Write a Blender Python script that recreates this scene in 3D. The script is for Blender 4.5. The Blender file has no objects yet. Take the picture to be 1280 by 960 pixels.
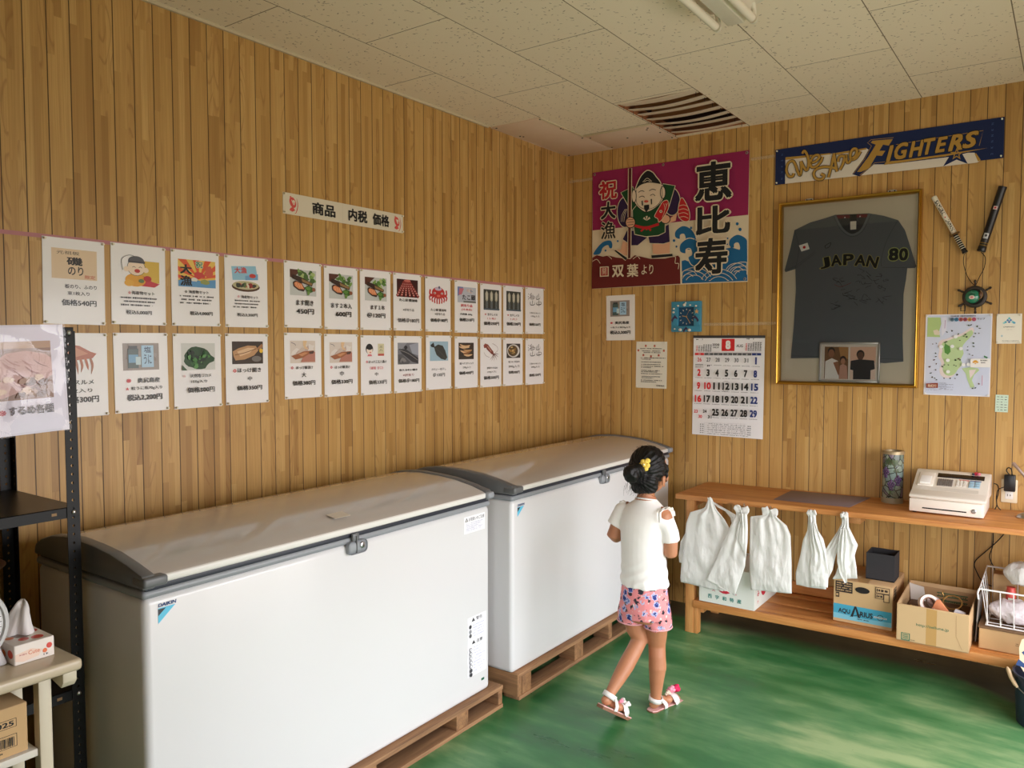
import bpy, bmesh, math, random
from mathutils import Vector, Matrix, noise

R = math.radians
sc = bpy.context.scene
COL = sc.collection
rnd = random.Random(7)

# ------------------------------------------------------------------ camera
cam_d = bpy.data.cameras.new('camera')
cam = bpy.data.objects.new('camera', cam_d)
COL.objects.link(cam)
sc.camera = cam
cam_d.sensor_width = 36.0
cam_d.lens = 979.47 / 1280 * 36.0
YAW, PITCH = R(35.6445), R(-2.8927)
_F = Vector((-math.sin(YAW) * math.cos(PITCH), math.cos(YAW) * math.cos(PITCH), math.sin(PITCH)))
_Rv = Vector((math.cos(YAW), math.sin(YAW), 0))
_U = _Rv.cross(_F)
cam.matrix_world = Matrix((
    (_Rv.x, _U.x, -_F.x, 2.8563),
    (_Rv.y, _U.y, -_F.y, -4.6336),
    (_Rv.z, _U.z, -_F.z, 1.6438),
    (0, 0, 0, 1)))
cam_d.clip_start = 0.05

# ------------------------------------------------------------------ view and light
sc.view_settings.view_transform = 'Standard'
sc.view_settings.look = 'None'
sc.view_settings.exposure = -0.02
sc.view_settings.gamma = 1.0
sc.view_settings.use_curve_mapping = False
sc.cycles.max_bounces = 10
sc.cycles.diffuse_bounces = 6
sc.cycles.transparent_max_bounces = 12

ROOM_H = 2.932
RX, FY = 3.9, -6.6          # right wall plane, front wall plane
DOOR_Y0, DOOR_Y1, DOOR_H = -3.6, -0.55, 2.1   # glazed sliding doors in the right wall
FD_X0, FD_X1 = 2.7, 3.8                          # open doorway in the front wall, behind the camera
SKY = 9.5

world = bpy.data.worlds.new('daylight')
sc.world = world
world.use_nodes = True
nt = world.node_tree
nt.nodes.clear()
wo = nt.nodes.new('ShaderNodeOutputWorld')
bg = nt.nodes.new('ShaderNodeBackground')
bg.inputs['Strength'].default_value = SKY
tc = nt.nodes.new('ShaderNodeTexCoord')
sx = nt.nodes.new('ShaderNodeSeparateXYZ')
rp = nt.nodes.new('ShaderNodeValToRGB')
mr = nt.nodes.new('ShaderNodeMapRange')
mr.inputs['From Min'].default_value = -1
mr.inputs['From Max'].default_value = 1
nt.links.new(tc.outputs['Generated'], sx.inputs[0])
nt.links.new(sx.outputs['Z'], mr.inputs['Value'])
nt.links.new(mr.outputs[0], rp.inputs[0])
rp.color_ramp.elements[0].position = 0.46
rp.color_ramp.elements[0].color = (0.46, 0.41, 0.37, 1)      # pavement outside
rp.color_ramp.elements[1].position = 0.54
rp.color_ramp.elements[1].color = (0.965, 0.96, 1.0, 1)         # bright overcast sky
nt.links.new(rp.outputs[0], bg.inputs['Color'])
nt.links.new(bg.outputs[0], wo.inputs['Surface'])


def portal(name, loc, rot, sx_, sy_):
    l = bpy.data.lights.new(name, 'AREA')
    l.shape = 'RECTANGLE'
    l.size, l.size_y = sx_, sy_
    l.cycles.is_portal = True
    o = bpy.data.objects.new(name, l)
    o.location = loc
    o.rotation_euler = rot
    COL.objects.link(o)


portal('door_daylight', (RX + 0.02, (DOOR_Y0 + DOOR_Y1) / 2, DOOR_H / 2), (R(90), 0, R(90)), DOOR_Y1 - DOOR_Y0, DOOR_H)


portal('front_daylight', ((FD_X0 + FD_X1) / 2, FY - 0.02, DOOR_H / 2), (R(90), 0, 0), FD_X1 - FD_X0, DOOR_H)


# ------------------------------------------------------------------ colour + materials
def lin(c):
    c = c / 255.0
    return c / 12.92 if c <= 0.04045 else ((c + 0.055) / 1.055) ** 2.4


def S(r, g, b):
    return (lin(r), lin(g), lin(b), 1.0)


MATS = {}


def setin(b, k, v):
    if k in b.inputs:
        b.inputs[k].default_value = v


def mat(name, color=(0.8, 0.8, 0.8, 1), rough=0.5, metal=0.0, coat=0.0, var=None, bump=None, spec=0.5, sss=0.0, trans=0.0,
        coat_rough=0.1):
    if name in MATS:
        return MATS[name]
    m = bpy.data.materials.new(name)
    m.use_nodes = True
    n = m.node_tree
    b = n.nodes['Principled BSDF']
    b.inputs['Base Color'].default_value = color
    b.inputs['Roughness'].default_value = rough
    b.inputs['Metallic'].default_value = metal
    setin(b, 'Specular IOR Level', spec)
    setin(b, 'Coat Weight', coat)
    setin(b, 'Coat Roughness', coat_rough)
    setin(b, 'Transmission Weight', trans)
    if sss:
        setin(b, 'Subsurface Weight', sss)
        setin(b, 'Subsurface Scale', 0.01)
        setin(b, 'Subsurface Radius', (1.0, 0.4, 0.25))
    if var or bump:
        t = n.nodes.new('ShaderNodeTexCoord')
    if var:                                   # (scale, colour2, lo, hi)
        nz = n.nodes.new('ShaderNodeTexNoise')
        nz.inputs['Scale'].default_value = var[0]
        nz.inputs['Detail'].default_value = 5
        cr = n.nodes.new('ShaderNodeValToRGB')
        cr.color_ramp.elements[0].position = var[2] if len(var) > 2 else 0.35
        cr.color_ramp.elements[1].position = var[3] if len(var) > 3 else 0.65
        cr.color_ramp.elements[0].color = color
        cr.color_ramp.elements[1].color = var[1]
        n.links.new(t.outputs['Object'], nz.inputs['Vector'])
        n.links.new(nz.outputs[0], cr.inputs[0])
        n.links.new(cr.outputs[0], b.inputs['Base Color'])
    if bump:                                  # (scale, strength)
        nb = n.nodes.new('ShaderNodeTexNoise')
        nb.inputs['Scale'].default_value = bump[0]
        nb.inputs['Detail'].default_value = 4
        bp = n.nodes.new('ShaderNodeBump')
        bp.inputs['Strength'].default_value = bump[1]
        bp.inputs['Distance'].default_value = 0.01
        n.links.new(t.outputs['Object'], nb.inputs['Vector'])
        n.links.new(nb.outputs[0], bp.inputs['Height'])
        n.links.new(bp.outputs[0], b.inputs['Normal'])
    MATS[name] = m
    return m


class NG:
    """tiny node-graph helper"""

    def __init__(s, name, rough=0.5):
        s.m = bpy.data.materials.new(name)
        s.m.use_nodes = True
        s.n = s.m.node_tree
        s.b = s.n.nodes['Principled BSDF']
        s.b.inputs['Roughness'].default_value = rough
        MATS[name] = s.m

    def new(s, t, **k):
        x = s.n.nodes.new(t)
        for a, v in k.items():
            setattr(x, a, v)
        return x

    def put(s, sock, v):
        if isinstance(v, (int, float, tuple)):
            sock.default_value = v
        else:
            s.n.links.new(v, sock)

    def math(s, op, a, b=0.0, c=0.0):
        x = s.new('ShaderNodeMath', operation=op)
        for i, v in enumerate((a, b, c)):
            s.put(x.inputs[i], v)
        return x.outputs[0]

    def xyz(s, a, b, c=0.0):
        x = s.new('ShaderNodeCombineXYZ')
        for i, v in enumerate((a, b, c)):
            s.put(x.inputs[i], v)
        return x.outputs[0]

    def noise(s, v, scale, detail=2, rough=0.5):
        x = s.new('ShaderNodeTexNoise')
        s.put(x.inputs['Vector'], v)
        x.inputs['Scale'].default_value = scale
        x.inputs['Detail'].default_value = detail
        x.inputs['Roughness'].default_value = rough
        return x.outputs[0]

    def white(s, v):
        x = s.new('ShaderNodeTexWhiteNoise', noise_dimensions='3D')
        s.put(x.inputs['Vector'], v)
        return x.outputs['Value']

    def ramp(s, f, stops, interp='LINEAR'):
        x = s.new('ShaderNodeValToRGB')
        cr = x.color_ramp
        cr.interpolation = interp
        while len(cr.elements) < len(stops):
            cr.elements.new(0.5)
        for e, (p, c) in zip(cr.elements, stops):
            e.position = p
            e.color = c if isinstance(c, tuple) else (c, c, c, 1)
        s.put(x.inputs[0], f)
        return x.outputs[0]

    def mix(s, f, a, b, mode='MIX'):
        x = s.new('ShaderNodeMix', data_type='RGBA', blend_type=mode)
        s.put(x.inputs[0], f)
        s.put(x.inputs[6], a)
        s.put(x.inputs[7], b)
        return x.outputs[2]

    def bump(s, h, strength, dist=0.01):
        x = s.new('ShaderNodeBump')
        x.inputs['Strength'].default_value = strength
        x.inputs['Distance'].default_value = dist
        s.put(x.inputs['Height'], h)
        s.n.links.new(x.outputs[0], s.b.inputs['Normal'])

    def color(s, v):
        s.put(s.b.inputs['Base Color'], v)


def sep(g, sock):
    x = g.new('ShaderNodeSeparateXYZ')
    g.n.links.new(sock, x.inputs[0])
    return x.outputs


def wall_panel_mat():
    g = NG('printed_wood_panel', 0.42)
    uv = g.new('ShaderNodeUVMap').outputs[0]
    u, v, _ = sep(g, uv)
    P = 0.0757
    ub = g.math('DIVIDE', u, P)
    fu = g.math('FRACT', ub)
    edge = g.math('ABSOLUTE', g.math('SUBTRACT', fu, 0.5))
    groove = g.ramp(edge, [(0.0, 0.0), (0.470, 0.0), (0.484, 1.0)])
    us = g.math('DIVIDE', u, P / 3)
    si = g.math('FLOOR', us)
    r1 = g.white(g.xyz(si, 3.3, 0.0))
    L = g.math('MULTIPLY_ADD', r1, 0.45, 0.28)
    vb = g.math('ADD', g.math('DIVIDE', v, L), g.math('MULTIPLY', r1, 11.0))
    vi = g.math('FLOOR', vb)
    r2 = g.white(g.xyz(si, vi, 1.7))
    r3 = g.white(g.xyz(si, vi, 8.1))
    grain = g.noise(g.xyz(g.math('MULTIPLY_ADD', u, 210.0, g.math('MULTIPLY', r2, 50.0)), g.math('MULTIPLY', v, 3.5), r2), 1.0, 3, 0.6)
    ringn = g.noise(g.xyz(g.math('MULTIPLY_ADD', u, 13.0, g.math('MULTIPLY', r2, 40.0)), g.math('MULTIPLY', v, 2.6), r3), 1.0, 1, 0.4)
    ring = g.math('FRACT', g.math('MULTIPLY', ringn, 9.0))
    ringl = g.ramp(ring, [(0.0, 0.0), (0.70, 0.0), (0.90, 1.0), (1.0, 0.2)])
    ringm = g.math('MULTIPLY', ringl, g.ramp(r3, [(0.0, 0.0), (0.70, 0.0), (0.78, 0.6), (1.0, 0.6)]))
    base = g.ramp(r2, [(0.0, S(168, 126, 66)), (0.10, S(184, 142, 79)), (0.28, S(195, 153, 87)), (0.7, S(201, 159, 93)), (1.0, S(209, 169, 103))])
    c = g.mix(g.math('MULTIPLY', g.ramp(grain, [(0.35, 0.0), (0.72, 1.0)]), 0.42), base, S(150, 104, 48))
    c = g.mix(g.math('MULTIPLY', ringm, 0.7), c, S(136, 86, 40))
    c = g.mix(g.math('MULTIPLY', groove, 0.92), c, S(58, 34, 16))
    g.color(c)
    g.bump(g.math('SUBTRACT', 1.0, groove), 0.5, 0.002)
    return g.m


def wood_mat(name, c1, c2, axis='X', scale=1.0, rough=0.5, knots=True):
    if name in MATS:
        return MATS[name]
    g = NG(name, rough)
    o = g.new('ShaderNodeTexCoord').outputs['Object']
    x, y, z = sep(g, o)
    if axis == 'Y':
        x, y = y, x
    elif axis == 'Z':
        x, z = z, x
    oi = g.new('ShaderNodeObjectInfo').outputs['Random']
    vec = g.xyz(g.math('MULTIPLY', x, 2.2 * scale), g.math('MULTIPLY_ADD', y, 26.0 * scale, g.math('MULTIPLY', oi, 31.0)), g.math('MULTIPLY', z, 26.0 * scale))
    a = g.noise(vec, 1.0, 5, 0.6)
    fine = g.noise(g.xyz(g.math('MULTIPLY', x, 6.0), g.math('MULTIPLY', y, 180.0), g.math('MULTIPLY', z, 180.0)), 1.0, 2, 0.5)
    t = g.math('MULTIPLY_ADD', fine, 0.3, g.math('MULTIPLY', a, 0.85))
    c = g.ramp(t, [(0.36, c1), (0.72, c2)])
    if knots:
        vo = g.new('ShaderNodeTexVoronoi')
        vo.inputs['Scale'].default_value = 1.0
        g.put(vo.inputs['Vector'], g.xyz(g.math('MULTIPLY', x, 3.2), g.math('MULTIPLY', y, 9.0), g.math('MULTIPLY', z, 9.0)))
        k = g.ramp(vo.outputs['Distance'], [(0.03, 1.0), (0.085, 0.0)])
        c = g.mix(g.math('MULTIPLY', k, 0.6), c, S(92, 52, 26))
    g.color(c)
    g.bump(t, 0.12, 0.003)
    return g.m


def floor_mat():
    g = NG('green_painted_concrete', 0.34)
    o = g.new('ShaderNodeTexCoord').outputs['Object']
    x, y, z = sep(g, o)
    big = g.noise(g.xyz(g.math('MULTIPLY', x, 0.8), g.math('MULTIPLY', y, 1.5), 0.0), 1.3, 4, 0.55)
    sm = g.noise(g.xyz(g.math('MULTIPLY', x, 0.55), g.math('MULTIPLY', y, 2.0), 4.0), 4.0, 6, 0.62)
    t = g.math('MULTIPLY_ADD', sm, 0.38, g.math('MULTIPLY', big, 0.66))
    # daylight glare in front of the counter, painted paler into the floor colour
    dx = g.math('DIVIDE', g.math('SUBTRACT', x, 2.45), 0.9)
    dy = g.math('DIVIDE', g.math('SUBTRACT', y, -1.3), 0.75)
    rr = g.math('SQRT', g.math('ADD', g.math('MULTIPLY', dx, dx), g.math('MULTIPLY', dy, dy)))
    floor_glare = g.ramp(g.math('ADD', rr, g.math('MULTIPLY', g.math('SUBTRACT', big, 0.5), 1.6)), [(0.1, 0.09), (1.1, 0.0)])
    t = g.math('ADD', t, floor_glare)
    c = g.ramp(t, [(0.38, S(36, 92, 52)), (0.50, S(53, 117, 67)), (0.58, S(90, 140, 90)), (0.68, S(152, 176, 126))])
    # the paint stops short of the wall: old grey concrete under the counter
    ex = g.math('MAXIMUM', g.math('SUBTRACT', x, 2.30), 0.0)  # the widening at the right is shade painted into the colour
    lim = g.math('SUBTRACT', -0.25, g.math('MULTIPLY', g.math('MULTIPLY', ex, ex), 1.3))
    ed = g.math('ADD', g.math('SUBTRACT', y, lim), g.math('MULTIPLY', g.math('SUBTRACT', sm, 0.5), 0.22))
    bare_and_shade = g.mix(g.ramp(sm, [(0.4, 0.0), (0.62, 1.0)]), S(60, 64, 54), S(86, 88, 76))
    c = g.mix(g.ramp(g.math('MULTIPLY_ADD', ed, 2.0, 0.5), [(0.40, 0.0), (0.58, 1.0)]), c, bare_and_shade)
    spots = g.noise(o, 38.0, 3, 0.6)
    c = g.mix(g.ramp(spots, [(0.68, 0.0), (0.76, 0.5)]), c, S(40, 62, 42))
    g.color(c)
    g.put(g.b.inputs['Roughness'], g.ramp(t, [(0.4, 0.27), (0.7, 0.5)]))
    g.bump(sm, 0.06, 0.01)
    return g.m


def ceiling_mat():
    g = NG('speckled_ceiling_tile', 0.85)
    o = g.new('ShaderNodeTexCoord').outputs['Object']
    x, y, z = sep(g, o)
    xs = g.math('ADD', x, 0.105)
    br = g.new('ShaderNodeTexBrick')
    br.offset = 0.5
    br.inputs['Scale'].default_value = 1.0
    br.inputs['Brick Width'].default_value = 0.91
    br.inputs['Row Height'].default_value = 0.455
    br.inputs['Mortar Size'].default_value = 0.0022
    br.inputs['Mortar Smooth'].default_value = 0.0
    br.inputs['Color1'].default_value = S(242, 229, 204)
    br.inputs['Color2'].default_value = S(237, 224, 199)
    br.inputs['Mortar'].default_value = S(128, 112, 88)
    g.put(br.inputs['Vector'], g.xyz(g.math('ADD', y, 1.76 + 0.455), xs, 0.0))
    c = br.outputs['Color']
    for k, (ang, sc_) in enumerate(((0.5, 1.5), (1.9, 1.8), (2.7, 1.35), (1.2, 1.6))):
        ca, sa = math.cos(ang), math.sin(ang)
        a = g.math('ADD', g.math('MULTIPLY', x, ca), g.math('MULTIPLY', y, sa))
        b = g.math('SUBTRACT', g.math('MULTIPLY', y, ca), g.math('MULTIPLY', x, sa))
        vo = g.new('ShaderNodeTexVoronoi')
        vo.inputs['Scale'].default_value = 1.0
        g.put(vo.inputs['Vector'], g.xyz(g.math('MULTIPLY', a, 11.0 * sc_), g.math('MULTIPLY', b, 29.0 * sc_), k * 3.0))
        sp = g.ramp(vo.outputs['Distance'], [(0.09, 1.0), (0.14, 0.0)])
        c = g.mix(g.math('MULTIPLY', sp, 0.62), c, S(120, 98, 72))
    g.color(c)
    return g.m


def attr_mat(name, rough, coat):
    g = NG(name, rough)
    a = g.new('ShaderNodeAttribute', attribute_name='Col')
    g.color(a.outputs['Color'])
    setin(g.b, 'Coat Weight', coat)
    setin(g.b, 'Coat Roughness', 0.12)
    return g.m


def thin_glass(name, tint=(1, 1, 1, 1), gloss=0.12, rough=0.02):
    m = bpy.data.materials.new(name)
    m.use_nodes = True
    n = m.node_tree
    n.nodes.clear()
    out = n.nodes.new('ShaderNodeOutputMaterial')
    tr = n.nodes.new('ShaderNodeBsdfTransparent')
    tr.inputs[0].default_value = tint
    gl = n.nodes.new('ShaderNodeBsdfGlossy')
    gl.inputs['Roughness'].default_value = rough
    fr = n.nodes.new('ShaderNodeFresnel')
    fr.inputs[0].default_value = 1.45
    mx = n.nodes.new('ShaderNodeMixShader')
    n.links.new(fr.outputs[0], mx.inputs[0])
    n.links.new(tr.outputs[0], mx.inputs[1])
    n.links.new(gl.outputs[0], mx.inputs[2])
    n.links.new(mx.outputs[0], out.inputs[0])
    MATS[name] = m
    return m


M_PRINT = attr_mat('laminated_print', 0.45, 0.35)
M_PAPER = attr_mat('matte_print', 0.7, 0.0)
M_CLOTH = attr_mat('printed_cloth', 0.9, 0.0)
M_WALL = wall_panel_mat()
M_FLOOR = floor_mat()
M_CEIL = ceiling_mat()
M_BENCH = wood_mat('bench_wood', S(178, 108, 52), S(216, 152, 86), 'X', 1.0, 0.5)
M_BENCHZ = wood_mat('bench_leg_wood', S(184, 120, 62), S(216, 158, 96), 'Z', 1.0, 0.5)
M_PALLET = wood_mat('pallet_wood', S(116, 84, 58), S(172, 130, 92), 'Y', 1.0, 0.75)
M_PALLETX = wood_mat('pallet_cross_wood', S(104, 72, 48), S(164, 122, 82), 'X', 1.0, 0.75)
M_ENAMEL = mat('white_enamel', S(224, 224, 226), 0.28, coat=0.3)
M_LIDTOP = mat('lid_enamel', S(196, 190, 184), 0.16, coat=0.5)
M_CAPGREY = mat('grey_plastic', S(104, 106, 108), 0.38)
M_RIM = mat('light_grey_plastic', S(148, 152, 158), 0.4)
M_GASKET = mat('dark_gasket', S(40, 44, 56), 0.5)
M_BLACK = mat('black_paint', S(17, 17, 18), 0.45, spec=.25)
M_DARK = mat('dark_void', S(16, 12, 9), 0.9)
M_WHITEP = mat('white_plastic', S(232, 230, 224), 0.4)
M_CARD = mat('cardboard', S(196, 160, 116), 0.85, var=(6.0, S(206, 172, 128)))
M_CARDIN = mat('cardboard_inside', S(176, 138, 98), 0.9)
M_METAL = mat('steel', S(190, 190, 190), 0.3, 1.0)
M_GOLD = mat('gold_moulding', S(196, 150, 60), 0.32, 0.9)
M_GLASS = thin_glass('clear_glass')


# ------------------------------------------------------------------ mesh building
class MB:
    def __init__(s):
        s.bm = bmesh.new()
        s.cl = s.bm.loops.layers.float_color.new('Col')
        s.mats = []

    def mi(s, m):
        if m not in s.mats:
            s.mats.append(m)
        return s.mats.index(m)

    def _fin(s, faces, m, smooth=True, c=None):
        i = s.mi(m)
        for f in faces:
            if not f.is_valid:
                continue
            f.material_index = i
            f.smooth = smooth
            if c:
                for l in f.loops:
                    l[s.cl] = c

    def box(s, x0, x1, y0, y1, z0, z1, m, bev=0.0, c=None, T=None, seg=2):
        r = bmesh.ops.create_cube(s.bm, size=1.0)
        vs = r['verts']
        for v in vs:
            v.co = Vector(((x0 + x1) / 2 + v.co.x * (x1 - x0), (y0 + y1) / 2 + v.co.y * (y1 - y0), (z0 + z1) / 2 + v.co.z * (z1 - z0)))
            if T:
                v.co = T @ v.co
        fs = set(f for v in vs for f in v.link_faces)
        if bev > 0:
            es = set(e for v in vs for e in v.link_edges)
            rr = bmesh.ops.bevel(s.bm, geom=list(es), offset=bev, segments=seg, profile=0.5, affect='EDGES')
            fs = set(f for f in fs if f.is_valid) | set(rr['faces'])
            for f in list(fs):
                for v in f.verts:
                    fs |= set(v.link_faces)
        s._fin(fs, m, True, c)
        return s

    def face(s, pts, m, c=None, smooth=False):
        f = s.bm.faces.new([s.bm.verts.new(p) for p in pts])
        s._fin([f], m, smooth, c)
        return f

    def loft(s, rings, m, cap=True, c=None, closed=True, smooth=True, both=False):
        rv = [[s.bm.verts.new(p) for p in r] for r in rings]
        fs = []
        n = len(rings[0])
        for a, b in zip(rv[:-1], rv[1:]):
            for i in range(n if closed else n - 1):
                j = (i + 1) % n
                fs.append(s.bm.faces.new((a[i], a[j], b[j], b[i])))
        if cap and closed:
            fs.append(s.bm.faces.new(list(reversed(rv[0]))))
            fs.append(s.bm.faces.new(rv[-1]))
        s._fin(fs, m, smooth, c)
        return s

    def tube(s, pts, r, m, seg=8, c=None, closed=False, flat=1.0):
        pts = [Vector(p) for p in pts]
        n = len(pts)
        rings = []
        up = None
        for i, p in enumerate(pts):
            if closed:
                t = pts[(i + 1) % n] - pts[i - 1]
            else:
                t = pts[min(i + 1, n - 1)] - pts[max(i - 1, 0)]
            if t.length < 1e-9:
                t = Vector((0, 0, 1))
            t.normalize()
            if up is None:
                up = Vector((0, 0, 1)) if abs(t.z) < 0.9 else Vector((1, 0, 0))
            a = t.cross(up)
            if a.length < 1e-6:
                a = t.cross(Vector((0.3, 1, 0.2)))
            a.normalize()
            b = a.cross(t).normalized()
            up = b
            rr = r[i] if isinstance(r, (list, tuple)) else r
            rings.append([p + (a * math.cos(2 * math.pi * k / seg) + b * math.sin(2 * math.pi * k / seg) * flat) * rr for k in range(seg)])
        if closed:
            rings.append(rings[0])
            s.loft(rings, m, cap=False, c=c)
            bmesh.ops.remove_doubles(s.bm, verts=s.bm.verts[-(n + 1) * seg:], dist=1e-7) if False else None
        else:
            s.loft(rings, m, cap=True, c=c)
        return s

    def lathe(s, prof, m, seg=28, T=None, c=None, cap=True):
        rings = []
        for r, z in prof:
            ring = [Vector((r * math.cos(2 * math.pi * k / seg), r * math.sin(2 * math.pi * k / seg), z)) for k in range(seg)]
            rings.append([T @ p if T else p for p in ring])
        return s.loft(rings, m, cap=cap, c=c)

    def ball(s, cen, rad, m, seg=16, c=None, T=None):
        if not isinstance(rad, (tuple, list)):
            rad = (rad,) * 3
        r = bmesh.ops.create_uvsphere(s.bm, u_segments=seg, v_segments=max(6, seg * 2 // 3), radius=1.0)
        for v in r['verts']:
            p = Vector((v.co.x * rad[0], v.co.y * rad[1], v.co.z * rad[2]))
            if T:
                p = T @ p
            v.co = p + Vector(cen)
        s._fin(set(f for v in r['verts'] for f in v.link_faces), m, True, c)
        return s

    def prism(s, pts, axis, a0, a1, m, c=None, bev=0.0):
        """2-D outline extruded along an axis: X -> pts are (y,z), Y -> (x,z), Z -> (x,y)"""
        def P(p, a):
            return {'X': (a, p[0], p[1]), 'Y': (p[0], a, p[1]), 'Z': (p[0], p[1], a)}[axis]
        v0 = [s.bm.verts.new(P(p, a0)) for p in pts]
        v1 = [s.bm.verts.new(P(p, a1)) for p in pts]
        n = len(pts)
        fs = [s.bm.faces.new(v0), s.bm.faces.new(list(reversed(v1)))]
        for i in range(n):
            fs.append(s.bm.faces.new((v0[i], v1[i], v1[(i + 1) % n], v0[(i + 1) % n])))
        bmesh.ops.recalc_face_normals(s.bm, faces=fs)
        if bev:
            es = set(e for f in fs for e in f.edges)
            rr = bmesh.ops.bevel(s.bm, geom=list(es), offset=bev, segments=2, profile=0.5, affect='EDGES')
            fs = set(f for f in fs if f.is_valid) | set(rr['faces'])
        s._fin(fs, m, True, c)
        return s

    def build(s, name, parent=None, ang=40, local=False, recalc=True):
        if recalc:
            bmesh.ops.recalc_face_normals(s.bm, faces=s.bm.faces[:])
        me = bpy.data.meshes.new(name)
        s.bm.to_mesh(me)
        s.bm.free()
        for m in s.mats:
            me.materials.append(m)
        me.set_sharp_from_angle(angle=R(ang))
        o = bpy.data.objects.new(name, me)
        COL.objects.link(o)
        if parent is not None:
            o.parent = parent
            if not local:
                me.transform(wmat(parent).inverted())
        return o


def wmat(o):
    m = o.matrix_basis.copy()
    while o.parent is not None:
        o = o.parent
        m = o.matrix_basis @ m
    return m


def tag(o, label, cat, group=None):
    o['label'] = label
    o['category'] = cat
    if group:
        o['group'] = group
    return o


def thing(name, label, cat, loc, rz=0.0, group=None):
    o = bpy.data.objects.new(name, None)
    o.empty_display_size = 0.05
    COL.objects.link(o)
    o.location = loc
    o.rotation_euler = (0, 0, rz)
    o.matrix_basis = Matrix.Translation(loc) @ Matrix.Rotation(rz, 4, 'Z')
    return tag(o, label, cat, group)


def struct(o):
    o['kind'] = 'structure'
    return o


def rebase(o, p):
    """move a top-level mesh's origin to p without moving its geometry"""
    o.data.transform(Matrix.Translation(-Vector(p)))
    o.location = p
    return o


# ------------------------------------------------------------------ flat prints (paper, cloth, stickers)
_tc = {}


def text_geo(s, bold=0.0, shear=0.0):
    k = (s, bold, shear)
    if k in _tc:
        return _tc[k]
    cu = bpy.data.curves.new('t', 'FONT')
    cu.body = s
    cu.resolution_u = 3
    cu.offset = bold
    cu.shear = shear
    ob = bpy.data.objects.new('t', cu)
    COL.objects.link(ob)
    bpy.context.view_layer.update()
    dg = bpy.context.evaluated_depsgraph_get()
    me = bpy.data.meshes.new_from_object(ob.evaluated_get(dg))
    vs = [(v.co.x, v.co.y) for v in me.vertices]
    fs = [tuple(p.vertices) for p in me.polygons]
    bpy.data.objects.remove(ob)
    bpy.data.curves.remove(cu)
    bpy.data.meshes.remove(me)
    if vs:
        xs = [v[0] for v in vs]
        ys = [v[1] for v in vs]
        bb = (min(xs), min(ys), max(xs), max(ys))
    else:
        bb = (0, 0, 1, 1)
    _tc[k] = (vs, fs, bb)
    return _tc[k]


def smooth_path(pts, n=6, closed=False):
    P = [Vector((p[0], p[1], p[2] if len(p) > 2 else 0)) for p in pts]
    out = []
    m = len(P)
    rng = range(m if closed else m - 1)
    for i in rng:
        p0 = P[i - 1] if (closed or i > 0) else P[i]
        p1, p2 = P[i], P[(i + 1) % m]
        p3 = P[(i + 2) % m] if (closed or i + 2 < m) else p2
        for k in range(n):
            t = k / n
            out.append(0.5 * ((2 * p1) + (p2 - p0) * t + (2 * p0 - 5 * p1 + 4 * p2 - p3) * t * t + (3 * p1 - p0 - 3 * p2 + p3) * t ** 3))
    if not closed:
        out.append(P[-1])
    return out


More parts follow.
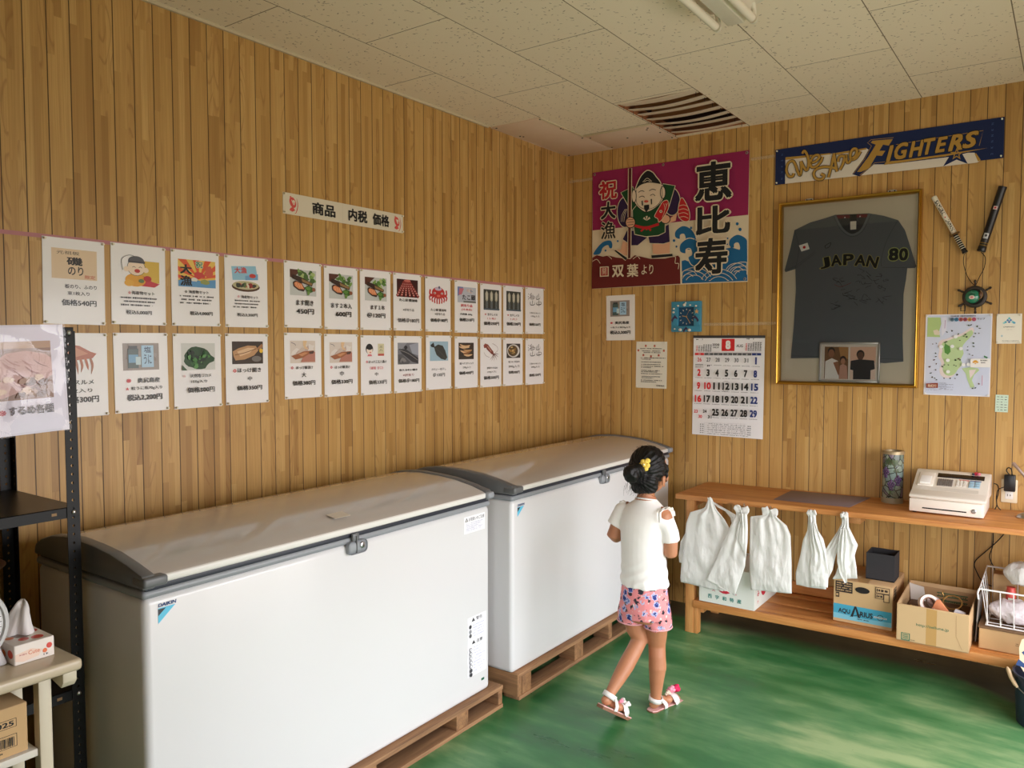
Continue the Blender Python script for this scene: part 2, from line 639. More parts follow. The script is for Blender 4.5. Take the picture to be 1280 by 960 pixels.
class Sheet:
    """a flat printed sheet; drawing coordinates run 0..1 across and 0..1 DOWN from the top edge"""
    STEP = 0.00016

    def __init__(s, w, h, c, m=None, thick=0.0012, outline=None):
        s.w, s.h, s.t = w, h, thick
        s.b = MB()
        s.m = m or M_PRINT
        s.lay = 0
        if outline:
            s.b.prism([((x - .5) * w, (.5 - y) * h) for x, y in outline], 'Z', 0, thick, s.m, c)
        else:
            s.b.box(-w / 2, w / 2, -h / 2, h / 2, 0, thick, s.m, c=c)

    def z(s, up=True):
        if up:
            s.lay += 1
        return s.t + s.STEP * s.lay

    def pt(s, x, y, z):
        return Vector(((x - .5) * s.w, (.5 - y) * s.h, z))

    def poly(s, pts, c, up=True):
        z = s.z(up)
        vs = [s.b.bm.verts.new(s.pt(x, y, z)) for x, y in pts]
        try:
            f = s.b.bm.faces.new(vs)
        except ValueError:
            return s
        f.normal_update()
        fs = [f]
        if len(pts) > 4:
            r = bmesh.ops.triangulate(s.b.bm, faces=[f], ngon_method='EAR_CLIP')
            fs = r['faces']
        for q in fs:
            q.normal_update()
            if q.normal.z < 0:
                q.normal_flip()
        s.b._fin(fs, s.m, False, c)
        return s

    def rect(s, x0, y0, x1, y1, c, up=True):
        return s.poly([(x0, y0), (x1, y0), (x1, y1), (x0, y1)], c, up)

    def ell(s, cx, cy, rx, ry, c, rot=0.0, n=18, up=True, a0=0.0, a1=360.0, irr=0.0, seed=0):
        q = random.Random(seed)
        asp = s.w / s.h
        pts = []
        full = a1 - a0 >= 360
        for k in range(n if full else n + 1):
            a = R(a0 + (a1 - a0) * k / n)
            f = 1 + irr * q.uniform(-1, 1)
            ex, ey = rx * math.cos(a) * f, ry * math.sin(a) * f / asp * asp
            ca, sa = math.cos(R(rot)), math.sin(R(rot))
            X, Y = ex * s.w, ey * s.h
            pts.append((cx + (X * ca - Y * sa) / s.w, cy + (X * sa + Y * ca) / s.h))
        return s.poly(pts, c, up)

    def line(s, pts, wd, c, n=5, taper=False, closed=False, up=True, smooth=True):
        """stroke; wd in metres"""
        P = smooth_path([((x - .5) * s.w, (.5 - y) * s.h) for x, y in pts], n, closed) if smooth else \
            [Vector(((x - .5) * s.w, (.5 - y) * s.h, 0)) for x, y in pts]
        z = s.z(up)
        L, Rr = [], []
        m = len(P)
        for i, p in enumerate(P):
            t = (P[(i + 1) % m] - P[i - 1]) if closed else (P[min(i + 1, m - 1)] - P[max(i - 1, 0)])
            if t.length < 1e-9:
                t = Vector((1, 0, 0))
            t.normalize()
            nn = Vector((-t.y, t.x, 0))
            k = 1.0
            if taper:
                k = max(0.15, math.sin(math.pi * min(1, 0.25 + 0.75 * i / (m - 1)))) if taper == 'end' else max(0.2, math.sin(math.pi * (0.08 + 0.84 * i / (m - 1))))
            L.append(s.b.bm.verts.new((p.x + nn.x * wd / 2 * k, p.y + nn.y * wd / 2 * k, z)))
            Rr.append(s.b.bm.verts.new((p.x - nn.x * wd / 2 * k, p.y - nn.y * wd / 2 * k, z)))
        fs = []
        for i in range(m if closed else m - 1):
            j = (i + 1) % m
            f = s.b.bm.faces.new((Rr[i], Rr[j], L[j], L[i]))
            fs.append(f)
        for f in fs:
            f.normal_update()
            if f.normal.z < 0:
                f.normal_flip()
        s.b._fin(fs, s.m, False, c)
        return s

    def text(s, t, cx, cy, w=None, h=None, c=(0.01, 0.01, 0.01, 1), bold=0.012, shear=0.0, rot=0.0, up=True, out=None):
        """centre cx,cy; fitted to width w and/or height h (fractions of the sheet); bold / out = stroke growth in em"""
        vs, fs, bb = text_geo(t, 0.0, shear)
        if not vs:
            return s
        bw, bh = bb[2] - bb[0], bb[3] - bb[1]
        kx = w * s.w / (bw + 2 * bold) if w else None
        ky = h * s.h / (bh + 2 * bold) if h else None
        kx = kx or ky
        ky = ky or kx
        mx, my = (bb[0] + bb[2]) / 2, (bb[1] + bb[3]) / 2
        ox, oy = (cx - .5) * s.w, (.5 - cy) * s.h
        ca, sa = math.cos(R(rot)), math.sin(R(rot))

        def stamp(grow, n, col):
            if not col:
                return
            z = s.z(up)
            offs = [(0, 0)] if grow <= 0.004 else [(grow * math.cos(2 * math.pi * (k + .5) / n), grow * math.sin(2 * math.pi * (k + .5) / n)) for k in range(n)]
            out_f = []
            for dx, dy in offs:
                V = []
                for x, y in vs:
                    X, Y = (x - mx + dx) * kx, (y - my + dy) * ky
                    V.append(s.b.bm.verts.new((ox + X * ca - Y * sa, oy + X * sa + Y * ca, z)))
                z += s.STEP * 0.05
                for f in fs:
                    try:
                        q = s.b.bm.faces.new([V[i] for i in f])
                    except ValueError:
                        continue
                    q.normal_update()
                    if q.normal.z < 0:
                        q.normal_flip()
                    out_f.append(q)
            s.b._fin(out_f, s.m, False, col)
        if out:
            stamp(bold + out[0], 12, out[1])
        stamp(bold, 4, c)
        return s

    def scrib(s, x0, x1, y, h, c, seed=0, gap=0.2):
        """a row of print too small to read in the photograph"""
        q = random.Random(seed)
        z = s.z()
        x = x0
        fs = []
        while x < x1:
            wd = h * s.h / s.w * q.uniform(0.5, 1.3)
            if q.random() > gap:
                hh = h * q.uniform(0.6, 1.0)
                vs = [s.b.bm.verts.new(s.pt(a, b, z)) for a, b in ((x, y - hh / 2), (min(x1, x + wd * .75), y - hh / 2), (min(x1, x + wd * .75), y + hh / 2), (x, y + hh / 2))]
                f = s.b.bm.faces.new(vs)
                f.normal_update()
                if f.normal.z < 0:
                    f.normal_flip()
                fs.append(f)
            x += wd
        s.b._fin(fs, s.m, False, c)
        return s

    def place(s, name, wall, u, z, off=0.0015, rot=0.0, parent=None, axis=None):
        """wall 'L' (left wall, faces +x), 'B' (back wall, faces -y); u along the wall, z height of the centre"""
        o = s.b.build(name, recalc=False)
        if wall == 'L':
            B = Matrix(((0, 0, 1, off), (1, 0, 0, u), (0, 1, 0, z), (0, 0, 0, 1)))
        elif wall == 'B':
            B = Matrix(((1, 0, 0, u), (0, 0, -1, -off), (0, 1, 0, z), (0, 0, 0, 1)))
        else:
            B = wall
        Mx = B @ Matrix.Rotation(R(rot), 4, 'Z')
        if parent is not None:
            o.parent = parent
            o.matrix_basis = wmat(parent).inverted() @ Mx
        else:
            o.matrix_basis = Mx
        return o


def homog(c):
    """quad (tl, tr, br, bl) measured on a picture of a sheet -> fractions of that sheet"""
    (x0, y0), (x1, y1), (x2, y2), (x3, y3) = c
    sx_, sy_ = x0 - x1 + x2 - x3, y0 - y1 + y2 - y3
    dx1, dx2, dy1, dy2 = x1 - x2, x3 - x2, y1 - y2, y3 - y2
    den = dx1 * dy2 - dx2 * dy1
    g = (sx_ * dy2 - dx2 * sy_) / den
    h = (dx1 * sy_ - sx_ * dy1) / den
    M = Matrix(((x1 - x0 + g * x1, x3 - x0 + h * x3, x0), (y1 - y0 + g * y1, y3 - y0 + h * y3, y0), (g, h, 1))).inverted()

    def f(x, y):
        v = M @ Vector((x, y, 1))
        return (v.x / v.z, v.y / v.z)
    return f


K = (0.012, 0.012, 0.012, 1)
RED = S(214, 38, 40)
WHITE = S(240, 238, 234)
# ------------------------------------------------------------------ the room
def wall_mesh(name, quads, m):
    """quads: list of 4 points each with (u,v) uv in metres"""
    bm = bmesh.new()
    uvl = bm.loops.layers.uv.new('UVMap')
    for q in quads:
        f = bm.faces.new([bm.verts.new(p) for p, _ in q])
        for l, (_, uv) in zip(f.loops, q):
            l[uvl].uv = uv
    me = bpy.data.meshes.new(name)
    bm.to_mesh(me)
    bm.free()
    me.materials.append(m)
    o = bpy.data.objects.new(name, me)
    COL.objects.link(o)
    return struct(o)


def q_left(y0, y1, z0, z1):
    o = 3.428 + 0.0757 * 60
    return [((0, y1, z0), (y1 + o, z0)), ((0, y0, z0), (y0 + o, z0)), ((0, y0, z1), (y0 + o, z1)), ((0, y1, z1), (y1 + o, z1))]


def q_back(x0, x1, z0, z1, y=0.0, flip=False):
    o = 20.0 - (2.316 % 0.0757) + 0.0757 * 7 - 20.0 % 0.0757
    p = [((x0, y, z0), (x0 + o, z0)), ((x1, y, z0), (x1 + o, z0)), ((x1, y, z1), (x1 + o, z1)), ((x0, y, z1), (x0 + o, z1))]
    return list(reversed(p)) if flip else p


def q_right(y0, y1, z0, z1):
    return [((RX, y0, z0), (y0 + 30, z0)), ((RX, y1, z0), (y1 + 30, z0)), ((RX, y1, z1), (y1 + 30, z1)), ((RX, y0, z1), (y0 + 30, z1))]


wall_mesh('wall_left', [q_left(FY, 0, 0, ROOM_H)], M_WALL)
wall_mesh('wall_back', [q_back(0, RX, 0, ROOM_H)], M_WALL)
wall_mesh('wall_right', [q_right(FY, DOOR_Y0, 0, ROOM_H), q_right(DOOR_Y1, 0, 0, ROOM_H), q_right(DOOR_Y0, DOOR_Y1, DOOR_H, ROOM_H)], M_WALL)
wall_mesh('wall_front', [q_back(0, FD_X0, 0, ROOM_H, FY, True), q_back(FD_X1, RX, 0, ROOM_H, FY, True), q_back(FD_X0, FD_X1, DOOR_H, ROOM_H, FY, True)], M_WALL)
# unseen wall added to keep doorway light off the near freezer's end
b = MB()
b.box(0.0, 1.85, -4.62, -4.52, 0, ROOM_H, mat('blocker_panel', S(92, 74, 54), .7))
struct(b.build('added_light_blocker'))
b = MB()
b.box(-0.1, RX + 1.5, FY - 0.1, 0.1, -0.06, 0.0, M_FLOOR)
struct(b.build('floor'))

# ceiling with the louvre opening left free
VX0, VX1, VY0, VY1 = 0.81, 1.262, -0.815, -0.045
b = MB()
for x0, x1, y0, y1 in ((0, RX, FY, VY0), (0, RX, VY1, 0), (0, VX0, VY0, VY1), (VX1, RX, VY0, VY1)):
    b.box(x0, x1, y0, y1, ROOM_H, ROOM_H + 0.012, M_CEIL)
b.box(VX0 - .05, VX1 + .05, VY0 - .05, VY1 + .04, ROOM_H + .45, ROOM_H + .47, mat('roof_void', S(60, 36, 20), .9))
for x0, x1, y0, y1 in ((VX0 - .06, VX0 - .05, VY0 - .06, VY1 + .04), (VX1 + .05, VX1 + .06, VY0 - .06, VY1 + .04), (VX0 - .05, VX1 + .05, VY0 - .06, VY0 - .05), (VX0 - .05, VX1 + .05, VY1 + .035, VY1 + .04)):
    b.box(x0, x1, y0, y1, ROOM_H + .012, ROOM_H + .45, MATS['roof_void'])
b.box(VX0 - .04, VX1 + .04, -.55, -.5, ROOM_H + .05, ROOM_H + .11, wood_mat('rafter_wood', S(150, 96, 52), S(180, 124, 72), 'X'))
b.box(VX0 - .04, VX1 + .04, -.3, -.25, ROOM_H + .05, ROOM_H + .11, MATS['rafter_wood'])
struct(b.build('ceiling'))

# cornice strip along the left wall, plain patch panels in the corner
M_CORN = mat('cornice_paint', S(206, 192, 160), 0.6)
b = MB()
b.box(0.0, 0.012, FY, -0.9, ROOM_H - 0.012, ROOM_H, M_CORN)
struct(b.build('trim_1'))
M_PLY = mat('plain_ply', S(232, 208, 186), 0.75, var=(3.0, S(224, 198, 174)))
M_SCREW = mat('screw_head', S(48, 34, 26), 0.6)
b = MB()
b.box(0.0, 0.35, -0.87, -0.001, ROOM_H - 0.006, ROOM_H - 0.0005, M_PLY, 0.001)
b.box(0.352, 0.805, -0.385, -0.001, ROOM_H - 0.006, ROOM_H - 0.0005, M_PLY, 0.001)
b.box(0.345, 0.357, -0.87, -0.38, ROOM_H - 0.009, ROOM_H - 0.0005, M_CORN, 0.001)
b.box(0.352, 0.805, -0.392, -0.38, ROOM_H - 0.009, ROOM_H - 0.0005, M_CORN, 0.001)
for x, y in ((0.03, -.85), (.04, -.62), (.05, -.6), (.34, -.85), (.335, -.62), (.34, -.6), (.33, -.36), (.37, -.33), (.37, -.05), (.03, -.03), (.56, -.2), (.58, -.04), (.74, -.3), (.76, -.33), (.79, -.05), (.78, -.2)):
    b.lathe([(0.0055, ROOM_H - 0.0085), (0.0065, ROOM_H - 0.006)], M_SCREW, 8, Matrix.Translation((x, y, 0)))
struct(b.build('trim_2'))

# sliding doors standing open in the right wall, out of the picture
M_ALU = mat('aluminium', S(150, 150, 150), 0.35, 0.8)
b = MB()
for y in (DOOR_Y0, DOOR_Y1 - .06):
    b.box(RX - .03, RX + .07, y, y + .06, 0, DOOR_H, M_ALU, 0.004)
b.box(RX - .03, RX + .07, DOOR_Y0, DOOR_Y1, DOOR_H - .06, DOOR_H, M_ALU, 0.004)
for k in (1, 2, 3):
    y = DOOR_Y0 + (DOOR_Y1 - DOOR_Y0) * k / 4
    b.box(RX, RX + .04, y - .03, y + .03, 0, DOOR_H - .06, M_ALU, 0.004)
struct(b.build('door_1'))

# ------------------------------------------------------------------ ceiling louvre
lv = thing('ceiling_vent', 'rectangular louvred vent with sagging pale slats set in ceiling', 'vent', ((VX0 + VX1) / 2, (VY0 + VY1) / 2, ROOM_H))
M_SLAT = mat('vent_slat_paint', S(228, 212, 190), 0.6)
b = MB()
for x in (VX0 + .0005, VX1 - .0065):
    b.box(x, x + .006, VY0, VY1, ROOM_H + .002, ROOM_H + .05, mat('raw_wood_edge', S(150, 96, 58), .8), .001)
for y in (VY0 + .0005, VY1 - .0065):
    b.box(VX0, VX1, y, y + .006, ROOM_H + .002, ROOM_H + .05, MATS['raw_wood_edge'], .001)
b.build('frame', lv)
for k in range(7):
    y = VY0 + .05 + k * (VY1 - VY0 - .09) / 6
    wd = .076 if k else .095
    b = MB()
    rings = []
    for i in range(13):
        t = i / 12
        x = VX0 + .002 + (VX1 - VX0 - .004) * t
        sag = -.016 * math.sin(math.pi * t) * (0.7 + .3 * math.sin(k * 2.1))
        rings.append([(x, y - wd / 2, ROOM_H + .004 + sag), (x, y + wd / 2, ROOM_H + .016 + sag), (x, y + wd / 2, ROOM_H + .020 + sag), (x, y - wd / 2, ROOM_H + .008 + sag)])
    b.loft(rings, M_SLAT)
    for x in (VX0 + .02, VX1 - .02):
        b.tube([(x, y, ROOM_H + .004), (x, y, ROOM_H - .018)], .0016, M_SCREW, 5)
    b.build('slat', lv)

# ------------------------------------------------------------------ fluorescent lamp (switched off)
LX, LY0, LY1 = 1.775, -2.92, -1.665
fl = thing('ceiling_light', 'twin tube fluorescent ceiling lamp switched off', 'lamp', (LX, (LY0 + LY1) / 2, ROOM_H))
M_LAMPW = mat('lamp_enamel', S(226, 220, 200), 0.4)
M_TUBE = mat('fluorescent_tube_glass', S(238, 230, 210), 0.25)
b = MB()
H = ROOM_H
b.prism([(LX - .105, H), (LX + .105, H), (LX + .105, H - .012), (LX + .075, H - .02), (LX + .03, H - .075), (LX - .03, H - .075), (LX - .075, H - .02), (LX - .105, H - .012)], 'Y', LY0, LY1, M_LAMPW, bev=.002)
b.build('housing', fl)
for sx_ in (-1, 1):
    x = LX + sx_ * .07
    z = H - .075
    b = MB()
    b.tube([(x, LY0 + .03, z), (x, LY1 - .03, z)], .0155, M_TUBE, 16)
    tb = b.build('tube', fl)
    for ye, dy in ((LY0 + .02, -1), (LY1 - .02, 1)):
        b = MB()
        b.tube([(x, ye + dy * .0, z), (x, ye + dy * .012, z), (x, ye + dy * .018, z + .012), (x, ye + dy * .014, z + .04), (x, ye - dy * .005, z + .062)], [.017, .0165, .012, .009, .010], M_LAMPW, 12)
        b.build('lamp_holder', fl)
# ------------------------------------------------------------------ price sheets on the left wall
M_PIN = mat('pushpin_plastic', S(232, 226, 206), 0.35)
_pb = MB()
_pb.lathe([(.0026, 0), (.0045, .0012), (.0038, .004), (.0026, .007), (.0042, .0095), (.0038, .0115), (0.001, .012)], M_PIN, 10)
_pin_me = None


def add_pins(o, w, h, t=0.0014, ins=.007):
    global _pin_me
    for sx_ in (-1, 1):
        for sy_ in (-1, 1):
            if _pin_me is None:
                p = _pb.build('pushpin', o, local=True)
                _pin_me = p.data
            else:
                p = bpy.data.objects.new('pushpin', _pin_me)
                COL.objects.link(p)
                p.parent = o
            p.location = (sx_ * (w / 2 - ins), sy_ * (h / 2 - ins), t)


def mottle(s, x0, y0, x1, y1, cols, n, seed, r=(0.05, 0.14), rot=None, asp=0.45):
    """irregular patches of colour kept inside a printed photograph"""
    q = random.Random(seed)
    for i in range(n):
        rx = q.uniform(*r)
        ry = rx * q.uniform(asp * .6, asp * 1.4)
        m = max(rx, ry * s.w / s.h)
        cx = q.uniform(x0 + rx, x1 - rx)
        cy = q.uniform(y0 + m, y1 - m) if y1 - y0 > 2 * m else (y0 + y1) / 2
        rx = min(rx, (cy - y0), (y1 - cy), cx - x0, x1 - cx) if (rot is None or abs(rot) > 25) else rx
        s.ell(cx, cy, rx, ry * s.w / s.h, q.choice(cols), q.uniform(-70, 70) if rot is None else rot + q.uniform(-10, 10), 12, irr=.22, seed=seed * 31 + i)


def salmon(s, x0, y0, x1, y1, seed=1):
    w, h = x1 - x0, y1 - y0
    X = lambda t: x0 + w * t
    Y = lambda t: y0 + h * t
    s.rect(x0, y0, x1, y1, S(205, 208, 206))
    s.poly([(X(0), Y(0)), (X(.45), Y(0)), (X(.1), Y(.35)), (X(0), Y(.3))], S(92, 52, 40))
    q = random.Random(seed)
    for i in range(16):
        s.ell(X(q.uniform(.35, .9)), Y(q.uniform(.08, .42)), w * .1, h * .07, q.choice([S(126, 164, 84), S(94, 138, 62), S(176, 196, 128), S(70, 104, 50)]), q.uniform(-60, 60), 9, irr=.3, seed=i)
    s.poly([(X(.1), Y(.2)), (X(.4), Y(.28)), (X(.86), Y(.5)), (X(.82), Y(.62)), (X(.4), Y(.5)), (X(.08), Y(.36))], S(58, 40, 32))
    s.poly([(X(.42), Y(.34)), (X(.84), Y(.5)), (X(.8), Y(.58)), (X(.45), Y(.46))], S(150, 118, 74))
    s.poly([(X(.1), Y(.5)), (X(.18), Y(.43)), (X(.42), Y(.5)), (X(.56), Y(.74)), (X(.5), Y(.84)), (X(.3), Y(.8)), (X(.12), Y(.66))], S(70, 44, 34))
    s.poly([(X(.14), Y(.53)), (X(.22), Y(.47)), (X(.42), Y(.54)), (X(.52), Y(.74)), (X(.32), Y(.75)), (X(.16), Y(.64))], S(226, 142, 96))
    for k in range(3):
        s.line([(X(.2 + .1 * k), Y(.52 + .03 * k)), (X(.26 + .09 * k), Y(.66 + .03 * k))], .003, S(240, 186, 144))
    s.ell(X(.7), Y(.74), w * .17, h * .13, S(58, 100, 40), 10, 14, irr=.2, seed=3)
    s.ell(X(.68), Y(.72), w * .1, h * .08, S(96, 140, 62), 0, 12, irr=.3, seed=4)
    s.poly([(X(.62), Y(.82)), (X(.76), Y(.82)), (X(.7), Y(.97)), (X(.64), Y(.97))], S(110, 150, 76))
    s.ell(X(.88), Y(.74), w * .07, h * .08, S(148, 92, 62), 0, 10)


def smoked(s, x0, y0, x1, y1):
    w, h = x1 - x0, y1 - y0
    X = lambda t: x0 + w * t
    Y = lambda t: y0 + h * t
    s.rect(x0, y0, x1, y1, S(226, 214, 204))
    mottle(s, x0, y0, x1, y1, [S(238, 230, 224), S(214, 196, 184), S(204, 178, 168)], 14, 5, (.05, .12))
    s.poly([(X(.5), Y(0)), (X(.66), Y(0)), (X(.6), Y(.22)), (X(.72), Y(.4)), (X(.56), Y(.36)), (X(.5), Y(.2))], S(234, 200, 158))
    s.poly([(X(.55), Y(.6)), (X(.98), Y(.5)), (X(.98), Y(.96)), (X(.4), Y(.96))], S(190, 128, 112))
    s.poly([(X(.03), Y(.68)), (X(.3), Y(.58)), (X(.5), Y(.48)), (X(.9), Y(.44)), (X(.96), Y(.52)), (X(.7), Y(.62)), (X(.5), Y(.76)), (X(.2), Y(.84))], S(166, 102, 66))
    s.poly([(X(.3), Y(.62)), (X(.55), Y(.52)), (X(.7), Y(.54)), (X(.45), Y(.7))], S(208, 148, 104))
    s.poly([(X(.72), Y(.5)), (X(.95), Y(.45)), (X(.9), Y(.58)), (X(.76), Y(.6))], S(84, 58, 50))
    s.line([(X(.02), Y(.08)), (X(.16), Y(.14)), (X(.2), Y(.22))], .002, S(90, 80, 100))


def jars(s, x0, y0, x1, y1):
    w, h = x1 - x0, y1 - y0
    X = lambda t: x0 + w * t
    Y = lambda t: y0 + h * t
    s.rect(x0, y0, x1, y1, S(150, 138, 130))
    mottle(s, x0, y0, x1, y1, [S(160, 148, 140), S(136, 122, 114)], 10, 9, (.06, .12))
    s.rect(X(.13), Y(.2), X(.42), Y(.92), S(70, 92, 90))
    s.rect(X(.16), Y(.1), X(.39), Y(.22), S(54, 60, 60))
    s.rect(X(.15), Y(.42), X(.41), Y(.72), S(112, 164, 200))
    s.rect(X(.5), Y(.08), X(.84), Y(.9), S(170, 206, 232))
    s.rect(X(.34), Y(.5), X(.48), Y(.8), S(196, 220, 226))
    s.text('塩', X(.67), Y(.24), w * .2, h * .22, S(40, 60, 100))
    s.text('うに', X(.67), Y(.6), w * .22, h * .36, S(40, 60, 100))


def fisherman(s, x0, y0, x1, y1):
    w, h = x1 - x0, y1 - y0
    X = lambda t: x0 + w * t
    Y = lambda t: y0 + h * t
    s.rect(X(.3), Y(.18), X(.99), Y(.84), S(222, 186, 78))
    s.poly([(X(.55), Y(.62)), (X(.8), Y(.8)), (X(1), Y(.86)), (X(.86), Y(.97)), (X(.5), Y(.95))], S(204, 52, 62))
    s.ell(X(.38), Y(.78), w * .26, h * .2, S(232, 166, 48))
    s.ell(X(.22), Y(.88), w * .12, h * .1, S(236, 178, 60))
    s.ell(X(.4), Y(.4), w * .23, h * .25, K)
    s.ell(X(.4), Y(.4), w * .22, h * .24, S(246, 224, 200))
    s.ell(X(.16), Y(.46), w * .07, h * .08, S(246, 224, 200))
    s.ell(X(.64), Y(.46), w * .07, h * .08, S(246, 224, 200))
    s.ell(X(.4), Y(.2), w * .2, h * .15, S(88, 90, 96), a0=180, a1=360)
    s.rect(X(.2), Y(.2), X(.62), Y(.26), S(70, 72, 78))
    s.line([(X(.3), Y(.4)), (X(.34), Y(.37)), (X(.38), Y(.4))], .0016, K)
    s.line([(X(.46), Y(.4)), (X(.5), Y(.37)), (X(.54), Y(.4))], .0016, K)
    s.ell(X(.42), Y(.5), w * .07, h * .06, S(196, 60, 50))
    s.ell(X(.68), Y(.72), w * .1, h * .09, S(190, 40, 44))
    s.ell(X(.52), Y(.8), w * .07, h * .06, S(92, 120, 70))
    s.line([(X(.06), Y(.5)), (X(.04), Y(.18)), (X(.22), Y(.04)), (X(.4), Y(.08))], .0018, S(90, 90, 96))


def goodcatch(s, x0, y0, x1, y1):
    w, h = x1 - x0, y1 - y0
    X = lambda t: x0 + w * t
    Y = lambda t: y0 + h * t
    s.rect(x0, y0, x1, y1, S(240, 200, 96))
    cx, cy = .55, .7
    for k in range(14):
        if k % 2 == 0:
            a0, a1 = math.pi + math.pi * k / 14, math.pi + math.pi * (k + 1) / 14
            pts = [(cx, cy)]
            for a in (a0, a1):
                dx, dy = math.cos(a), math.sin(a)
                t = min((1 - cx) / dx if dx > 0 else (cx / -dx if dx < 0 else 9), cy / -dy if dy < -1e-6 else 9)
                pts.append((cx + dx * t, cy + dy * t))
            s.poly([(X(a), Y(b)) for a, b in pts], S(226, 92, 46))
    s.poly([(X(0), Y(.78)), (X(.3), Y(.7)), (X(.6), Y(.76)), (X(1), Y(.68)), (X(1), Y(1)), (X(0), Y(1))], S(96, 156, 206))
    s.ell(X(.55), Y(.56), w * .14, h * .14, S(206, 66, 60), 0, 14, irr=.2, seed=2)
    s.ell(X(.82), Y(.4), w * .12, h * .2, S(214, 96, 70), 30, 14, irr=.2, seed=5)
    s.ell(X(.7), Y(.8), w * .12, h * .1, S(150, 160, 90), 0, 12, irr=.2, seed=6)
    s.ell(X(.42), Y(.72), w * .1, h * .08, S(230, 226, 214), 0, 12, irr=.2, seed=7)
    s.text('祝', X(.55), Y(.16), w * .2, h * .24, S(40, 130, 60), .03, out=(.04, WHITE))
    s.text('大', X(.2), Y(.36), w * .32, h * .36, K, .04)
    s.text('漁', X(.2), Y(.78), w * .32, h * .38, K, .035)


def seatub(s, x0, y0, x1, y1):
    w, h = x1 - x0, y1 - y0
    X = lambda t: x0 + w * t
    Y = lambda t: y0 + h * t
    s.poly([(X(.02), Y(.08)), (X(.88), Y(.0)), (X(.96), Y(.52)), (X(.06), Y(.58))], S(150, 200, 226))
    s.poly([(X(.5), Y(.4)), (X(.96), Y(.3)), (X(.96), Y(.52)), (X(.5), Y(.56))], S(120, 170, 214))
    s.text('大漁', X(.34), Y(.2), w * .44, h * .24, S(206, 62, 48), .03, rot=3)
    s.ell(X(.76), Y(.38), w * .12, h * .08, S(206, 70, 60))
    s.ell(X(.52), Y(.8), w * .5, h * .19, S(88, 58, 36))
    s.ell(X(.52), Y(.75), w * .47, h * .16, S(196, 190, 150))
    mottle(s, X(.12), Y(.62), X(.95), Y(.9), [S(60, 66, 54), S(196, 84, 58), S(226, 214, 190), S(96, 120, 70), S(150, 50, 44)], 14, 21, (.05, .09))


def tentacle(s, x0, y0, x1, y1):
    w, h = x1 - x0, y1 - y0
    X = lambda t: x0 + w * t
    Y = lambda t: y0 + h * t
    s.rect(x0, y0, x1, y1, S(60, 20, 22))
    for k in range(6):
        xa, xb = .45 + .04 * (k - 2.5), .0 + k * .2
        s.line([(X(xa), Y(.12)), (X(xb), Y(.98))], .016, S(150, 56, 52), smooth=False)
        for i in range(6):
            t = .18 + .14 * i
            s.ell(X(xa + (xb - xa) * t), Y(.12 + .86 * t), w * (.018 + .02 * t), h * (.015 + .018 * t), S(238, 198, 186), 0, 8)
    s.ell(X(.45), Y(.08), w * .16, h * .07, S(214, 120, 108))


def octopus(s, x0, y0, x1, y1):
    w, h = x1 - x0, y1 - y0
    X = lambda t: x0 + w * t
    Y = lambda t: y0 + h * t
    rd = S(196, 50, 48)
    for k in range(8):
        t = k / 7
        s.line([(X(.5 + (t - .5) * .5), Y(.55)), (X(.02 + .96 * t), Y(.6 + .2 * math.sin(math.pi * t))), (X(.06 + .88 * t), Y(.8 + .17 * math.sin(math.pi * t)))], .010, rd)
    for sx_ in (-1, 1):
        s.line([(X(.5 + sx_ * .2), Y(.5)), (X(.5 + sx_ * .46), Y(.5)), (X(.5 + sx_ * .45), Y(.25))], .011, rd)
    s.ell(X(.5), Y(.4), w * .36, h * .3, rd)
    s.ell(X(.5), Y(.2), w * .2, h * .09, S(206, 190, 214))
    s.ell(X(.55), Y(.12), w * .05, h * .07, S(90, 90, 120))
    for sx_ in (-1, 1):
        s.ell(X(.5 + sx_ * .2), Y(.42), w * .06, h * .05, WHITE)
        s.ell(X(.5 + sx_ * .2), Y(.42), w * .03, h * .03, K)
    s.ell(X(.5), Y(.56), w * .1, h * .06, S(226, 120, 100))


def octohead(s, x0, y0, x1, y1):
    w, h = x1 - x0, y1 - y0
    X = lambda t: x0 + w * t
    Y = lambda t: y0 + h * t
    s.rect(x0, y0, x1, y1, S(196, 200, 212))
    s.poly([(X(0), Y(0)), (X(.3), Y(0)), (X(.26), Y(.4)), (X(0), Y(.6))], S(120, 136, 190))
    s.poly([(X(.1), Y(.1)), (X(.34), Y(.1)), (X(.2), Y(.5)), (X(.06), Y(.5))], S(206, 120, 134))
    mottle(s, X(.4), Y(.02), X(1), Y(.45), [S(226, 222, 218), S(160, 168, 190), S(214, 190, 186)], 9, 12, (.05, .1))
    s.text('たこ頭', X(.6), Y(.66), w * .72, h * .34, K, .03)
    s.rect(X(.3), Y(.88), X(.98), Y(.99), S(120, 124, 120))


def squids(s, x0, y0, x1, y1):
    w, h = x1 - x0, y1 - y0
    X = lambda t: x0 + w * t
    Y = lambda t: y0 + h * t
    s.rect(x0, y0, x1, y1, S(62, 66, 62))
    for k in range(3):
        c = .2 + .3 * k
        s.poly([(X(c - .1), Y(.2)), (X(c), Y(.05)), (X(c + .1), Y(.2)), (X(c + .08), Y(.52)), (X(c), Y(.6)), (X(c - .08), Y(.52))], S(178, 176, 158))
        s.poly([(X(c - .04), Y(.15)), (X(c + .02), Y(.1)), (X(c + .05), Y(.45)), (X(c - .03), Y(.5))], S(210, 206, 188))
        for j in (-1, 0, 1):
            s.line([(X(c + j * .03), Y(.56)), (X(c + j * .05), Y(.75)), (X(c + j * .03), Y(.94))], .003, S(136, 146, 150))
    s.rect(X(0), Y(.92), X(1), Y(1), S(80, 98, 112))


